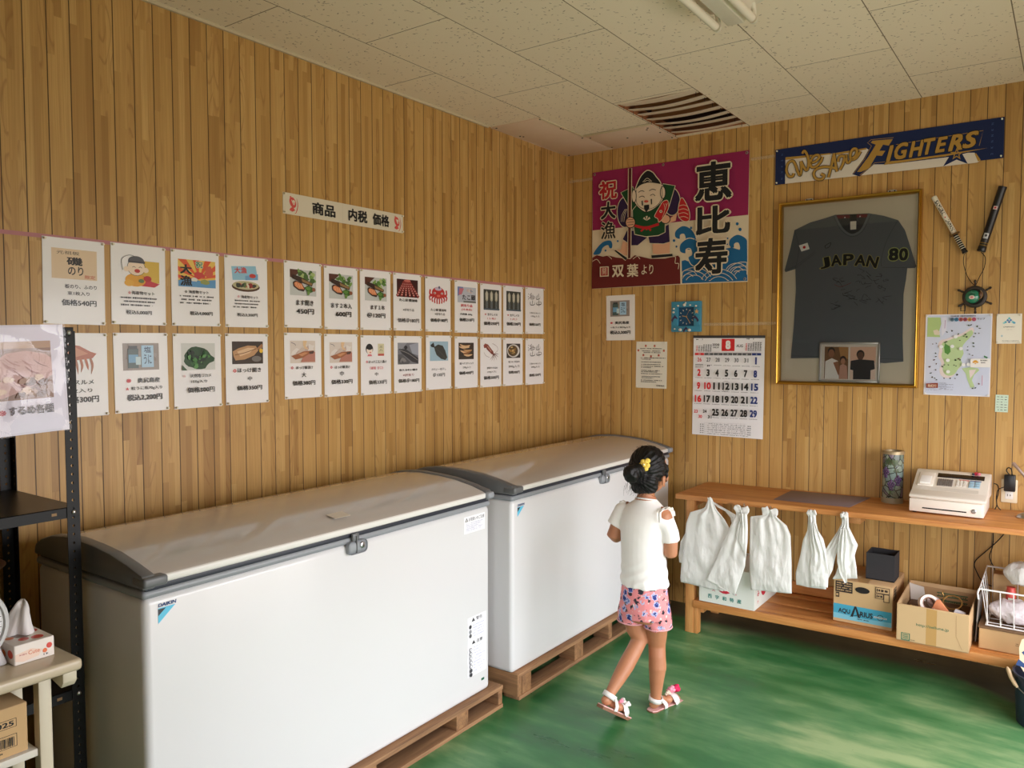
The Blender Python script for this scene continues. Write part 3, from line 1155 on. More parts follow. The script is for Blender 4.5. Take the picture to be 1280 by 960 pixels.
def seaweed(s, x0, y0, x1, y1):
    s.rect(x0, y0, x1, y1, S(214, 216, 212))
    s.ell((x0 + x1) / 2, (y0 + y1) / 2 + .02, (x1 - x0) * .44, (y1 - y0) * .4, S(32, 74, 36), 0, 22, irr=.12, seed=2)
    q = random.Random(4)
    for i in range(40):
        a, r = q.uniform(0, 6.28), q.uniform(0, .8) ** .7
        s.ell((x0 + x1) / 2 + math.cos(a) * r * (x1 - x0) * .4, (y0 + y1) / 2 + .02 + math.sin(a) * r * (y1 - y0) * .38, .05, .022,
              q.choice([S(40, 96, 44), S(24, 56, 30), S(66, 128, 58), S(90, 150, 80), S(18, 40, 24)]), q.uniform(0, 180), 8, irr=.4, seed=i)
    s.poly([(x0, y0 + (y1 - y0) * .8), (x0 + .1, y1), (x0, y1)], S(60, 90, 56))


def openfish(s, x0, y0, x1, y1):
    w, h = x1 - x0, y1 - y0
    X = lambda t: x0 + w * t
    Y = lambda t: y0 + h * t
    s.rect(x0, y0, x1, y1, S(62, 48, 40))
    mottle(s, x0, y0, x1, y1, [S(48, 36, 30), S(82, 62, 50), S(40, 34, 34)], 8, 8, (.06, .1))
    s.ell(X(.78), Y(.78), w * .16, h * .13, S(120, 116, 112))
    s.poly([(X(.02), Y(.44)), (X(.2), Y(.3)), (X(.5), Y(.18)), (X(.76), Y(.2)), (X(.84), Y(.4)), (X(.7), Y(.62)), (X(.4), Y(.8)), (X(.1), Y(.84)), (X(.04), Y(.66))], S(196, 150, 106))
    s.poly([(X(.15), Y(.45)), (X(.5), Y(.28)), (X(.72), Y(.3)), (X(.55), Y(.52)), (X(.25), Y(.66))], S(226, 190, 150))
    s.line([(X(.08), Y(.6)), (X(.4), Y(.5)), (X(.78), Y(.32))], .003, S(130, 84, 52))
    s.poly([(X(.8), Y(.3)), (X(.95), Y(.1)), (X(1), Y(.2)), (X(.9), Y(.42))], S(168, 120, 80))
    s.ell(X(.93), Y(.42), w * .06, h * .1, S(240, 196, 60))


def greyfish(s, x0, y0, x1, y1):
    w, h = x1 - x0, y1 - y0
    X = lambda t: x0 + w * t
    Y = lambda t: y0 + h * t
    s.rect(x0, y0, x1, y1, S(120, 122, 130))
    s.poly([(X(0), Y(0)), (X(.45), Y(0)), (X(.2), Y(.3)), (X(0), Y(.3))], S(150, 152, 160))
    s.poly([(X(.55), Y(.1)), (X(1), Y(0)), (X(1), Y(.6)), (X(.7), Y(.5))], S(164, 168, 182))
    s.poly([(X(.04), Y(.28)), (X(.4), Y(.3)), (X(1), Y(.72)), (X(1), Y(.98)), (X(.7), Y(.9)), (X(.2), Y(.5))], S(56, 56, 62))
    s.poly([(X(0), Y(.55)), (X(.2), Y(.52)), (X(.6), Y(.9)), (X(.5), Y(1)), (X(.1), Y(1)), (X(0), Y(.9))], S(92, 92, 96))
    s.line([(X(.1), Y(.34)), (X(.5), Y(.5)), (X(.96), Y(.82))], .003, S(150, 148, 146))
    s.ell(X(.38), Y(.22), w * .08, h * .09, S(44, 44, 50))
    mottle(s, x0, Y(.6), X(.5), y1, [S(70, 70, 74), S(136, 134, 134)], 7, 31, (.05, .08))


def flatfish(s, x0, y0, x1, y1):
    w, h = x1 - x0, y1 - y0
    X = lambda t: x0 + w * t
    Y = lambda t: y0 + h * t
    s.rect(x0, y0, x1, y1, S(164, 196, 214))
    s.poly([(X(.24), Y(.28)), (X(.44), Y(.16)), (X(.7), Y(.22)), (X(.84), Y(.48)), (X(.95), Y(.84)), (X(.84), Y(.97)), (X(.6), Y(.9)), (X(.36), Y(.7)), (X(.26), Y(.45))], S(56, 60, 56))
    s.poly([(X(.26), Y(.3)), (X(.2), Y(.05)), (X(.12), Y(.12)), (X(.02), Y(.2)), (X(.1), Y(.3)), (X(.2), Y(.3)), (X(.28), Y(.42))], S(48, 52, 50))
    s.line([(X(.3), Y(.34)), (X(.6), Y(.6)), (X(.86), Y(.9))], .002, S(84, 88, 80))


def fishsticks(s, x0, y0, x1, y1):
    s.rect(x0, y0, x1, y1, S(58, 48, 42))
    q = random.Random(6)
    w, h = x1 - x0, y1 - y0
    for i in range(9):
        cx, cy, a = q.uniform(.3, .7), q.uniform(.15, .85), q.uniform(-.5, .5)
        dx, dy = .28 * math.cos(a), .2 * math.sin(a)
        P = [(x0 + w * (cx - dx), y0 + h * min(.95, max(.05, cy - dy))), (x0 + w * cx, y0 + h * min(.95, max(.05, cy + .05))), (x0 + w * (cx + dx), y0 + h * min(.95, max(.05, cy + dy)))]
        s.line(P, .012, q.choice([S(206, 158, 108), S(186, 132, 84), S(228, 190, 146), S(150, 100, 62)]), taper=True)


def redsquid(s, x0, y0, x1, y1):
    w, h = x1 - x0, y1 - y0
    X = lambda t: x0 + w * t
    Y = lambda t: y0 + h * t
    br = S(130, 58, 50)
    s.poly([(X(.0), Y(.1)), (X(.1), Y(.0)), (X(.3), Y(.06)), (X(.2), Y(.22)), (X(.04), Y(.24))], S(150, 70, 60))
    s.poly([(X(.12), Y(.12)), (X(.3), Y(.08)), (X(.62), Y(.42)), (X(.66), Y(.58)), (X(.52), Y(.56)), (X(.2), Y(.3))], br)
    s.poly([(X(.2), Y(.14)), (X(.3), Y(.14)), (X(.52), Y(.4)), (X(.46), Y(.44))], S(196, 140, 126))
    for ex, ey in ((.98, .55), (.95, .72), (.84, .86), (.66, .92), (.5, .9), (.4, .84)):
        s.line([(X(.62), Y(.54)), (X((.62 + ex) / 2 + .04), Y((.54 + ey) / 2)), (X(ex), Y(ey))], .0036, S(110, 50, 44), taper='end')
    s.line([(X(.55), Y(.0)), (X(.86), Y(.16)), (X(.9), Y(.36)), (X(.7), Y(.52))], .0016, S(120, 70, 60))
    s.line([(X(.02), Y(.45)), (X(.12), Y(.62)), (X(.36), Y(.72))], .0016, S(120, 70, 60))


def bowl(s, x0, y0, x1, y1):
    w, h = x1 - x0, y1 - y0
    X = lambda t: x0 + w * t
    Y = lambda t: y0 + h * t
    s.rect(x0, y0, x1, y1, S(60, 56, 58))
    s.ell(X(.5), Y(.5), w * .46, h * .46, S(220, 218, 214))
    s.ell(X(.46), Y(.5), w * .36, h * .38, S(92, 74, 50))
    q = random.Random(3)
    for i in range(16):
        a, r = q.uniform(0, 6.28), q.uniform(0, .28)
        s.ell(X(.46 + math.cos(a) * r), Y(.5 + math.sin(a) * r), w * .1, h * .05, q.choice([S(200, 160, 90), S(160, 120, 70), S(220, 190, 130), S(120, 92, 56)]), q.uniform(0, 180), 8, irr=.3, seed=i)


def driedsquid(s, x0, y0, x1, y1):
    w, h = x1 - x0, y1 - y0
    X = lambda t: x0 + w * t
    Y = lambda t: y0 + h * t
    s.poly([(X(.0), Y(.1)), (X(.3), Y(.0)), (X(.6), Y(.06)), (X(.86), Y(.24)), (X(1), Y(.3)), (X(.9), Y(.44)), (X(.5), Y(.5)), (X(.1), Y(.42))], S(186, 106, 76))
    s.poly([(X(.2), Y(.12)), (X(.5), Y(.1)), (X(.8), Y(.3)), (X(.5), Y(.4)), (X(.2), Y(.34))], S(206, 138, 102))
    for k in range(7):
        xx = .12 + .12 * k
        s.line([(X(xx), Y(.42)), (X(xx + .05), Y(.66)), (X(xx + .02 + .05 * (k % 2)), Y(.92 - .06 * (k % 3)))], .009, S(176 + 8 * (k % 3), 112, 78), taper='end')


def packface(s, x0, y0, x1, y1):
    w, h = x1 - x0, y1 - y0
    X = lambda t: x0 + w * t
    Y = lambda t: y0 + h * t
    s.ell(X(.2), Y(.45), w * .2, h * .4, K)
    s.ell(X(.21), Y(.55), w * .16, h * .32, S(248, 232, 218))
    s.ell(X(.21), Y(.32), w * .17, h * .2, K)
    s.ell(X(.24), Y(.72), w * .04, h * .05, S(220, 90, 90))
    s.poly([(X(.12), Y(.86)), (X(.3), Y(.86)), (X(.34), Y(1)), (X(.08), Y(1))], S(222, 120, 130))
    s.rect(X(.66), Y(.05), X(1), Y(.96), S(222, 214, 176))
    s.rect(X(.66), Y(.82), X(1), Y(.98), S(206, 96, 80))
    s.text('三', X(.83), Y(.28), w * .18, h * .14, S(40, 60, 40))
    s.text('八', X(.83), Y(.55), w * .18, h * .16, S(40, 60, 40))


def calli(s, x0, y0, x1, y1):
    w, h = x1 - x0, y1 - y0
    X = lambda t: x0 + w * t
    Y = lambda t: y0 + h * t
    for P in ([(.05, .12), (.1, .2)], [(.02, .3), (.08, .36)], [(.04, .52), (.14, .38)], [(.28, .06), (.18, .22), (.44, .18)], [(.24, .26), (.2, .46), (.46, .42), (.42, .24), (.24, .3)], [(.14, .36), (.54, .3)],
              [(.7, .16), (.68, .42)], [(.6, .24), (.62, .46), (.86, .4), (.88, .2)], [(.78, .05), (.76, .5)]):
        s.line([(X(a), Y(b)) for a, b in P], .0042, K, taper='end')
    for P in ([(.34, .56), (.32, .86)], [(.18, .66), (.2, .88), (.48, .84), (.5, .62)], [(.66, .68), (.64, .84), (.94, .8), (.94, .64), (.66, .68)], [(.8, .5), (.8, 1.0)]):
        s.line([(X(a), Y(b)) for a, b in P], .0048, K, taper='end')


def norisheet(s, x0, y0, x1, y1):
    w, h = x1 - x0, y1 - y0
    X = lambda t: x0 + w * t
    Y = lambda t: y0 + h * t
    s.rect(x0, y0, x1, y1, S(232, 206, 172))
    s.text('元祖板', X(.36), Y(.13), w * .5, h * .12, S(70, 50, 40), .0)
    s.text('磯', X(.5), Y(.4), w * .36, h * .28, K, .04)
    s.text('のり', X(.52), Y(.72), w * .34, h * .3, S(40, 36, 36), .02)
    s.text('限定', X(.84), Y(.9), w * .24, h * .12, S(196, 80, 60), .01)


def heatfish(s, x0, y0, x1, y1):
    smoked(s, x0, y0, x1, y1)


STAR = '☆'
A4W, A4H = 0.210, 0.297
POSTERS = []


def poster(row, u, zt, draw, label, tilt=0.0):
    s = Sheet(A4W, A4H, S(243, 241, 240))
    s.rect(.012, .008, .988, .992, S(247, 245, 246))
    draw(s)
    o = s.place('price_sheet', 'L', u + A4W / 2, zt - A4H / 2 + 1.70, 0.0016, tilt)
    tag(o, label, 'price sheet', 'price sheets pinned in two rows on the left wall')
    add_pins(o, A4W, A4H)
    return o


def T(*rows):
    """rows: (text, cx, cy, w, h[, colour[, bold]])"""
    def f(s):
        for r in rows:
            s.text(r[0], r[1], r[2], r[3], r[4], r[5] if len(r) > 5 else K, r[6] if len(r) > 6 else .02)
    return f


def small_lines(s, ys, x0=.18, x1=.82, h=.018, c=S(70, 70, 76), seed=0):
    for i, y in enumerate(ys):
        s.scrib(x0 + .03 * (i % 2), x1 - .04 * (i % 3), y, h, c, seed + i, .14)


def p1(s):
    norisheet(s, .14, .12, .87, .47)
    T(('板のり、ふのり', .60, .555, .52, .05, S(60, 60, 70)), ('束1枚入り', .56, .635, .36, .045, S(60, 60, 70)), ('価格540円', .57, .745, .57, .075, K, .035))(s)


def p2(s):
    fisherman(s, .16, .12, .89, .53)
    T(('☆', .32, .60, .06, .045, S(216, 90, 96)), ('海産物セット', .57, .60, .42, .045), ('税込5,000円', .49, .845, .47, .055, K, .03))(s)
    small_lines(s, (.665, .71, .755), .16, .82, .022, S(60, 60, 66), 3)


def p3(s):
    goodcatch(s, .14, .12, .92, .48)
    T(('☆', .29, .545, .06, .04), ('海産物セット', .55, .545, .42, .045), ('税込4,000円', .60, .83, .48, .055, K, .03))(s)
    small_lines(s, (.605, .65, .695), .16, .86, .022, S(60, 60, 66), 9)


def p4(s):
    seatub(s, .14, .12, .80, .50)
    T(('☆', .30, .565, .06, .04, S(216, 90, 96)), ('海産物セット', .56, .57, .4, .045, S(60, 60, 66)), ('税込3,300円', .5, .825, .48, .052, K, .02))(s)
    small_lines(s, (.625, .67, .715), .18, .8, .02, S(60, 60, 66), 15)


def p5(s):
    salmon(s, .15, .12, .86, .51, 1)
    T(('ます開き', .53, .62, .47, .085, K, .03), ('450円', .54, .75, .48, .085, K, .03))(s)


def p6(s):
    salmon(s, .14, .12, .86, .51, 2)
    T(('ます２本入', .49, .62, .62, .085, K, .03), ('600円', .55, .755, .47, .085, K, .035))(s)


def p7(s):
    salmon(s, .15, .12, .87, .51, 3)
    T(('ます１本', .55, .62, .47, .08, K, .03), ('＠120円', .5, .755, .6, .085, K, .03))(s)


def p8(s):
    tentacle(s, .12, .10, .88, .41)
    T(('たこ足 醤油味', .5, .465, .66, .05, K, .05), ('※訳有り品', .5, .635, .4, .045, K, .01), ('価格＠180円', .5, .82, .78, .075, K, .03))(s)


def p9(s):
    octopus(s, .15, .14, .85, .50)
    T(('たこ頭 醤油味', .5, .60, .62, .05, K, .02), ('※訳有り品', .55, .675, .4, .045, K, .01), ('価格＠180円', .52, .79, .68, .07, K, .035))(s)


def p10(s):
    octohead(s, .12, .12, .92, .42)
    T(('訳有り品', .5, .475, .5, .055, S(206, 60, 70), .03), ('(冷凍品)', .5, .555, .46, .045, S(206, 60, 70), .02), ('内容量 500g', .48, .645, .52, .045, K, .02), ('価格210円', .5, .75, .64, .07, K, .035))(s)


def p11(s):
    squids(s, .15, .11, .88, .52)
    T(('※', .22, .61, .07, .03, S(206, 60, 70)), ('生干しイカ', .55, .61, .46, .05, K, .02), ('（１枚）', .5, .69, .4, .04, S(206, 90, 90), .01), ('価格250円', .5, .79, .72, .075, K, .035))(s)


def p12(s):
    squids(s, .15, .11, .88, .52)
    T(('※', .22, .61, .07, .03, S(206, 60, 70)), ('生干しイカ', .55, .61, .46, .05, K, .02), ('（大）', .5, .69, .34, .04, S(206, 90, 90), .01), ('価格330円', .5, .79, .72, .075, K, .035))(s)


def p13(s):
    calli(s, .12, .10, .88, .41)
    T(('三陸わかめ入り', .5, .545, .6, .035, S(70, 70, 76), .01), ('150g入り', .52, .62, .46, .045, S(70, 70, 76), .01), ('価格320円', .5, .795, .62, .065, K, .03))(s)


def b1(s):
    driedsquid(s, .12, .13, .82, .52)
    T(('いかスルメ', .48, .585, .56, .055, K, .015), ('１枚入り', .50, .685, .46, .05, K, .01), ('価格300円', .54, .79, .6, .085, K, .035))(s)


def b2(s):
    jars(s, .16, .13, .83, .47)
    T(('※', .25, .60, .09, .05, S(216, 60, 70), .02), ('奥尻島産', .62, .60, .42, .065, K, .025), ('★', .22, .70, .07, .04, S(216, 60, 70)), ('粒うに瓶70g入り', .58, .70, .58, .05), ('税込2,200円', .54, .815, .66, .085, K, .045))(s)


def b3(s):
    seaweed(s, .16, .13, .87, .49)
    T(('☆', .2, .565, .06, .035, S(226, 160, 166)), ('天然塩ワカメ', .54, .565, .44, .05), ('150g入り', .5, .645, .34, .045), ('価格300円', .54, .755, .58, .075, K, .035))(s)


def b4(s):
    openfish(s, .15, .11, .88, .43)
    T(('◎', .20, .525, .07, .045, S(214, 50, 60)), ('ほっけ開き', .54, .52, .56, .065, K, .025), ('中', .55, .64, .1, .06, K, .015), ('価格350円', .54, .77, .6, .07, K, .035))(s)


def b5(s):
    smoked(s, .15, .12, .83, .46)
    T(('◎', .19, .53, .06, .04, S(214, 60, 80)), ('ほっけ糠漬け', .52, .53, .46, .05), ('大', .5, .64, .12, .075, K, .02), ('価格380円', .5, .765, .62, .075, K, .03))(s)


def b6(s):
    smoked(s, .15, .13, .83, .46)
    T(('◎', .19, .53, .06, .04, S(214, 60, 80)), ('ほっけ糠漬け', .52, .53, .46, .05), ('中', .5, .635, .12, .075, K, .02), ('価格330円', .5, .765, .64, .075, K, .03))(s)


def b7(s):
    packface(s, .16, .13, .76, .35)
    T(('◎', .19, .445, .06, .04, S(214, 60, 80)), ('ほっけ三五八漬け', .54, .445, .6, .05), ('（減塩 甘口）', .5, .55, .44, .05, S(214, 90, 110), .01), ('中', .5, .655, .11, .06, K, .01), ('価格330円', .54, .79, .6, .075, K, .025))(s)


def b8(s):
    greyfish(s, .13, .12, .88, .50)
    T(('宗八 かれい開き', .5, .60, .66, .04, K, .04), ('※訳有り', .5, .69, .4, .045, S(150, 60, 60), .005), ('価格＠180円', .52, .79, .76, .07, K, .025))(s)


def b9(s):
    flatfish(s, .15, .11, .88, .47)
    T(('かれい一夜干し', .5, .625, .58, .045, K, .01), ('＠100円', .5, .73, .48, .07, K, .03))(s)


def b10(s):
    fishsticks(s, .16, .12, .82, .44)
    T(('鮭トバ スティック', .5, .52, .6, .045, K, .02), ('200g入り', .5, .60, .34, .045, K, .005), ('価格400円', .48, .705, .62, .07, K, .035))(s)


def b11(s):
    redsquid(s, .15, .12, .88, .51)
    T(('訳有りするめ', .55, .615, .5, .045, K, .015), ('(50g入り)', .52, .695, .42, .045, K, .005), ('価格500円', .5, .81, .72, .075, K, .035))(s)


def b12(s):
    bowl(s, .17, .12, .87, .42)
    T(('塩うに 折詰め', .53, .50, .58, .045, K, .01), ('200g入り', .53, .6, .56, .06, K, .0), ('価格300円', .53, .72, .58, .065, K, .025))(s)


def b13(s):
    calli(s, .12, .10, .88, .41)
    T(('三陸わかめ入り', .5, .545, .6, .035, S(70, 70, 76), .01), ('200g入り', .52, .62, .46, .045, S(70, 70, 76), .01), ('価格320円', .5, .795, .64, .065, K, .03))(s)


TOP = [(-3.389, .311, p1, 'price sheet with peach seaweed packet, leftmost of the upper row', -.6), (-3.156, .314, p2, 'price sheet with cartoon of a capped fisherman holding a red fish', -.5),
       (-2.922, .314, p3, 'price sheet with red and yellow sunburst good-catch picture', 0), (-2.686, .313, p4, 'price sheet with round wooden tub of seafood under a blue banner', 0),
       (-2.387, .316, p5, 'price sheet with grilled salmon photo reading 450 yen', -.3), (-2.159, .312, p6, 'price sheet with grilled salmon photo reading 600 yen', 0),
       (-1.932, .313, p7, 'price sheet with grilled salmon photo reading 120 yen', 0), (-1.701, .313, p8, 'price sheet with close-up of red octopus tentacles', 0),
       (-1.457, .311, p9, 'price sheet with drawing of a red octopus', 0), (-1.210, .308, p10, 'price sheet with pale photo and two lines of red writing, upper row', 0),
       (-.975, .304, p11, 'price sheet with three hanging squid, left one of the two squid sheets', 0), (-.746, .306, p12, 'price sheet with three hanging squid, right one of the two squid sheets', 0),
       (-.508, .309, p13, 'price sheet with brush calligraphy, at the corner end of the upper row', 0)]
BOT = [(-3.387, -.016, b1, 'price sheet with dried squid, half hidden behind the black shelf post', 0), (-3.153, -.013, b2, 'price sheet with urchin jars on the left wall reading 2,200 yen', .4),
       (-2.92, -.013, b3, 'price sheet with pile of dark green seaweed', .2), (-2.689, -.011, b4, 'price sheet with opened brown fish on a dark plate', 0),
       (-2.391, -.004, b5, 'price sheet with pickled fish photo reading 380 yen', 0), (-2.163, -.007, b6, 'price sheet with pickled fish photo reading 330 yen', 0),
       (-1.932, -.011, b7, 'price sheet with small black-haired face and a pouch', 0), (-1.70, -.012, b8, 'price sheet with grey fish photo in the lower row', 0),
       (-1.454, -.007, b9, 'price sheet with dark flatfish on pale blue', 0), (-1.211, -.011, b10, 'price sheet with pile of tan fish sticks', 0),
       (-.976, -.015, b11, 'price sheet with reddish squid drawing and spread tentacles', 0), (-.748, -.016, b12, 'price sheet with white bowl of brown food', 0),
       (-.506, -.019, b13, 'price sheet with brush calligraphy, at the corner end of the lower row', 0)]
for u, zt, f, lab, tl in TOP:
    poster(0, u, zt, f, lab, tl)
for u, zt, f, lab, tl in BOT:
    poster(1, u, zt, f, lab, tl)

# heading sign
s = Sheet(.76, .094, S(222, 212, 190), M_PAPER)


def sealmark(s, cx, k=1.0):
    rd = S(214, 84, 78)
    w = .042
    s.ell(cx - .004, .42, w * .55, .26, rd, -25, 16)
    s.ell(cx + .002, .36, w * .16, .07, S(222, 212, 190), 20, 10)
    s.line([(cx - w * .3, .3), (cx + w * .1, .52), (cx + w * .25, .34)], .004, S(222, 212, 190))
    s.poly([(cx - w * .62, .16), (cx - w * .42, .12), (cx - w * .3, .3), (cx - w * .5, .36)], rd)
    s.poly([(cx - w * .5, .7), (cx - w * .1, .62), (cx + w * .3, .78), (cx - w * .2, .86), (cx - w * .7, .8)], rd)
    s.line([(cx + w * .55, .2), (cx + w * .78, .5), (cx + w * .5, .84), (cx + w * .2, .94)], .0035, rd, taper=True)


sealmark(s, .075)
sealmark(s, .945)
s.text('商品', .305, .5, .185, .62, K, .045)
s.text('内税', .585, .5, .165, .64, K, .045)
s.text('価格', .79, .5, .155, .64, K, .045)
s.line([(.455, 0), (.455, 1)], .0012, S(204, 194, 172), smooth=False)
o = s.place('heading_sign', 'L', -2.007, 2.268, .0016, -.1)
tag(o, 'long white heading sign with bold black characters and red seals', 'sign')
add_pins(o, .76, .094)

# long pink tape line
M_TAPE = mat('pink_tape', S(190, 128, 132), 0.6)
b = MB()
b.box(.0003, .0009, -3.9, -.28, 2.005, 2.019, M_TAPE)
o = rebase(b.build('tape_strip'), (0.0003, -2.09, 2.012))
tag(o, 'long pink tape strip along the top of the price sheets', 'tape')
# ------------------------------------------------------------------ pallets under the freezers
def pallet(label, x0, x1, y0, y1, zt, cols, end_panel):
    """cols: (y0, y1) of the blocks along the front edge"""
    t = thing('wooden_pallet', label, 'pallet', ((x0 + x1) / 2, (y0 + y1) / 2, 0), 0, 'wooden pallets under the freezers')
    n = 7
    wd = .088
    for k in range(n):
        x = x1 - wd / 2 - (x1 - x0 - wd) * k / (n - 1)
        b = MB()
        b.box(x - wd / 2, x + wd / 2, y0, y1, zt - .02, zt, M_PALLET, .002)
        b.build('deck_board', t)
    for x in (x1 - wd / 2, (x0 + x1) / 2, x0 + wd / 2):
        b = MB()
        b.box(x - wd / 2 - .003, x + wd / 2, y0, y1, 0.0, .018, M_PALLET, .002)
        b.build('bottom_board', t)
    for (a, c) in cols:
        for x in (x1 - .052, (x0 + x1) / 2, x0 + .052):
            b = MB()
            b.box(x - .05, x + .05 - (0.0 if x < x1 - .06 else .002), a, c, .018, zt - .02, M_PALLETX, .002)
            b.build('block', t)
    if end_panel:
        b = MB()
        b.box(x0, x1 - .001, y0 - .012, y0, .02, zt - .001, M_PALLETX, .002)
        b.build('end_board', t)
    return t


pallet('long brown pallet carrying the nearer chest freezer', .14, .797, -3.46, -1.831, .104,
       [(-1.862, -1.832), (-2.155, -2.077), (-2.70, -2.62), (-3.2, -3.12), (-3.45, -3.42)], False)
pallet('brown pallet carrying the chest freezer in the corner', .16, .82, -1.737, -.06, .126,
       [(-1.736, -1.71), (-1.706, -1.632), (-1.235, -1.149), (-.874, -.835), (-.5, -.42), (-.12, -.07)], True)


# ------------------------------------------------------------------ chest freezers
LID = [(.0, -.008), (.0, .02), (-.012, .026), (-.075, .044), (-.17, .062), (-.27, .071), (-.37, .075), (-.45, .073), (-.53, .063), (-.60, .042), (-.635, .02), (-.645, -.004)]


def freezer(label, xf, xb, y0, y1, zb, zr, stickers):
    """xf front plane, xb back plane; y0 near end, y1 far end; zb base, zr top of the cabinet"""
    t = thing('chest_freezer', label, 'freezer', ((xf + xb) / 2, (y0 + y1) / 2, zb))
    b = MB()
    b.box(xb, xf, y0, y1, zb, zr - .022, M_ENAMEL, .022, seg=4)
    b.box(xb + .02, xf - .02, y0 + .02, y1 - .02, zb, zb + .02, M_DARK)
    b.build('cabinet', t)
    b = MB()
    b.box(xb - .003, xf + .002, y0 - .004, y1 + .004, zr - .026, zr, M_RIM, .012, seg=3)
    b.build('rim', t)
    b = MB()
    b.box(xb + .01, xf - .001, y0 + .006, y1 - .006, zr - .004, zr + .014, M_GASKET, .004)
    b.build('gasket', t)
    k = (xf - .002 - xb) / .645
    zl = zr + .014
    prof = [(xf - .002 + px * k, zl + .002 + pz) for px, pz in LID]
    b = MB()
    rings = []
    ys = [y0 + .03] + [y0 + .03 + (y1 - y0 - .06) * i / 8 for i in range(1, 8)] + [y1 - .03]
    for y in ys:
        rings.append([(x, y, z) for x, z in prof])
    b.loft(rings, M_LIDTOP)
    # bright front lip
    lid = b.build('lid', t)
    b = MB()
    b.box(xf - .014, xf + .003, y0 + .03, y1 - .03, zl - .001, zl + .022, M_WHITEP, .006, seg=3)
    b.build('front_lip', lid)
    for ya, yb, ex in ((y0 - .008, y0 + .033, 1), (y1 - .033, y1 + .006, -1)):
        b = MB()
        pr = []
        n = len(prof)
        for i, (x, z) in enumerate(prof):
            up = .006 if 0 < i < n - 1 else 0
            pr.append((x + (.012 if i < 3 else 0) - (.006 if i > n - 3 else 0), z + up - (.004 if i in (0, n - 1) else 0)))
        b.prism(pr, 'Y', ya, yb, M_CAPGREY, bev=.008)
        # little front nose of the cap
        b.box(xf - .045, xf + .022, min(ya, yb) - .0016, max(ya, yb) + (.03 if ex > 0 else .0016), zl - .0025, zl + .0265, M_CAPGREY if ex > 0 else M_RIM, .008, seg=3)
        b.build('end_cap', lid)
    # lock
    ym = (y0 + y1) / 2
    b = MB()
    b.box(xf, xf + .018, ym - .052, ym + .040, zr - .062, zr - .014, M_RIM, .017, seg=4)
    b.box(xf + .004, xf + .021, ym - .016, ym - .012, zr - .058, zr + .004, M_CAPGREY, .002)
    b.box(xf + .004, xf + .016, ym - .030, ym + .002, zr - .016, zr + .012, M_CAPGREY, .004)
    lk = b.build('lock', t)
    b = MB()
    T_ = Matrix.Translation((xf + .018, ym + .012, zr - .033)) @ Matrix.Rotation(R(90), 4, 'Y')
    b.lathe([(.0115, -.002), (.0115, .003), (.009, .005), (.0, .005)], M_METAL, 20, T_, cap=False)
    b.box(xf + .0225, xf + .0236, ym + .0105, ym + .0135, zr - .039, zr - .027, M_DARK)
    b.build('keyhole', lk)
    # maker's badge: blue and black triangle with a word over it
    w, h = .056, .058
    s = Sheet(w, h, S(90, 190, 230), thick=.0006, outline=[(0, .24), (.72, .24), (.94, .24), (0, 1.0)])
    s.poly([(.0, .24), (.94, .24), (0, 1.0)], S(92, 196, 232))
    s.poly([(.0, .28), (.42, .28), (.0, .62)], S(20, 24, 36))
    s.text('DAIKIN', .5, .10, 1.0, .18, S(20, 60, 120), .04, shear=.15)
    s.place('badge', 'L', y0 + .041 + w / 2, zr - .073, xf + .0004, parent=t)
    stickers(t, xf, y0, y1, zr)
    return t


def stickers1(t, xf, y0, y1, zr):
    s = Sheet(.145, .074, S(247, 247, 252), thick=.0005)
    s.poly([(.05, .30), (.12, .07), (.19, .30)], S(70, 70, 76))
    s.poly([(.09, .27), (.12, .15), (.15, .27)], WHITE)
    s.text('お取扱いのご注意', .59, .2, .74, .2, S(96, 98, 108), .01)
    for i, y in enumerate((.42, .52, .62, .72, .82)):
        s.scrib(.1, .9 - .12 * (i % 3), y, .05, S(196, 198, 222), 40 + i)
    s.place('caution_sticker', 'L', -2.0025, .872, xf + .0004, parent=t)
    s = Sheet(.128, .262, S(246, 246, 252), thick=.0005)
    s.poly([(.2, .085), (.3, .02), (.4, .085)], S(70, 70, 76))
    s.text('警告', .62, .055, .34, .06, S(70, 70, 78), .01)
    for k in range(5):
        y = .15 + .045 * k
        s.scrib(.28, .9, y, .018, S(196, 198, 222), 50 + k)
    s.ell(.13, .16, .07, .034, S(60, 60, 66))
    s.ell(.13, .24, .07, .034, S(150, 150, 156))
    s.ell(.13, .31, .07, .034, S(90, 90, 96))
    s.poly([(.2, .46), (.3, .4), (.4, .46)], S(70, 70, 76))
    s.text('注意', .62, .435, .34, .06, S(70, 70, 78), .01)
    for k in range(9):
        y = .52 + .05 * k
        s.scrib(.28, .9 - .1 * (k % 3), y, .018, S(196, 198, 222), 60 + k)
    for k, c in enumerate((150, 120, 150, 120, 140, 70, 60)):
        s.ell(.13, .54 + .07 * k, .07, .034, S(c, c, c + 6))
        if c > 100:
            s.ell(.13, .54 + .07 * k, .045, .022, S(238, 238, 244))
    s.place('warning_sticker', 'L', -1.988, .335, xf + .0004, parent=t)
    b = MB()
    b.box(xf, xf + .001, -1.957, -1.937, .161, .171, mat('green_sticker', S(30, 96, 70), .5))
    b.build('green_mark', t)


def stickers2(t, xf, y0, y1, zr):
    pass


fz1 = freezer('long white chest freezer nearest the camera, grey lid ends', .77, .125, -3.485, -1.893, .105, .955, stickers1)
fz2 = freezer('white chest freezer in the room corner behind the girl', .80, .15, -1.765, -.06, .127, .955, stickers2)
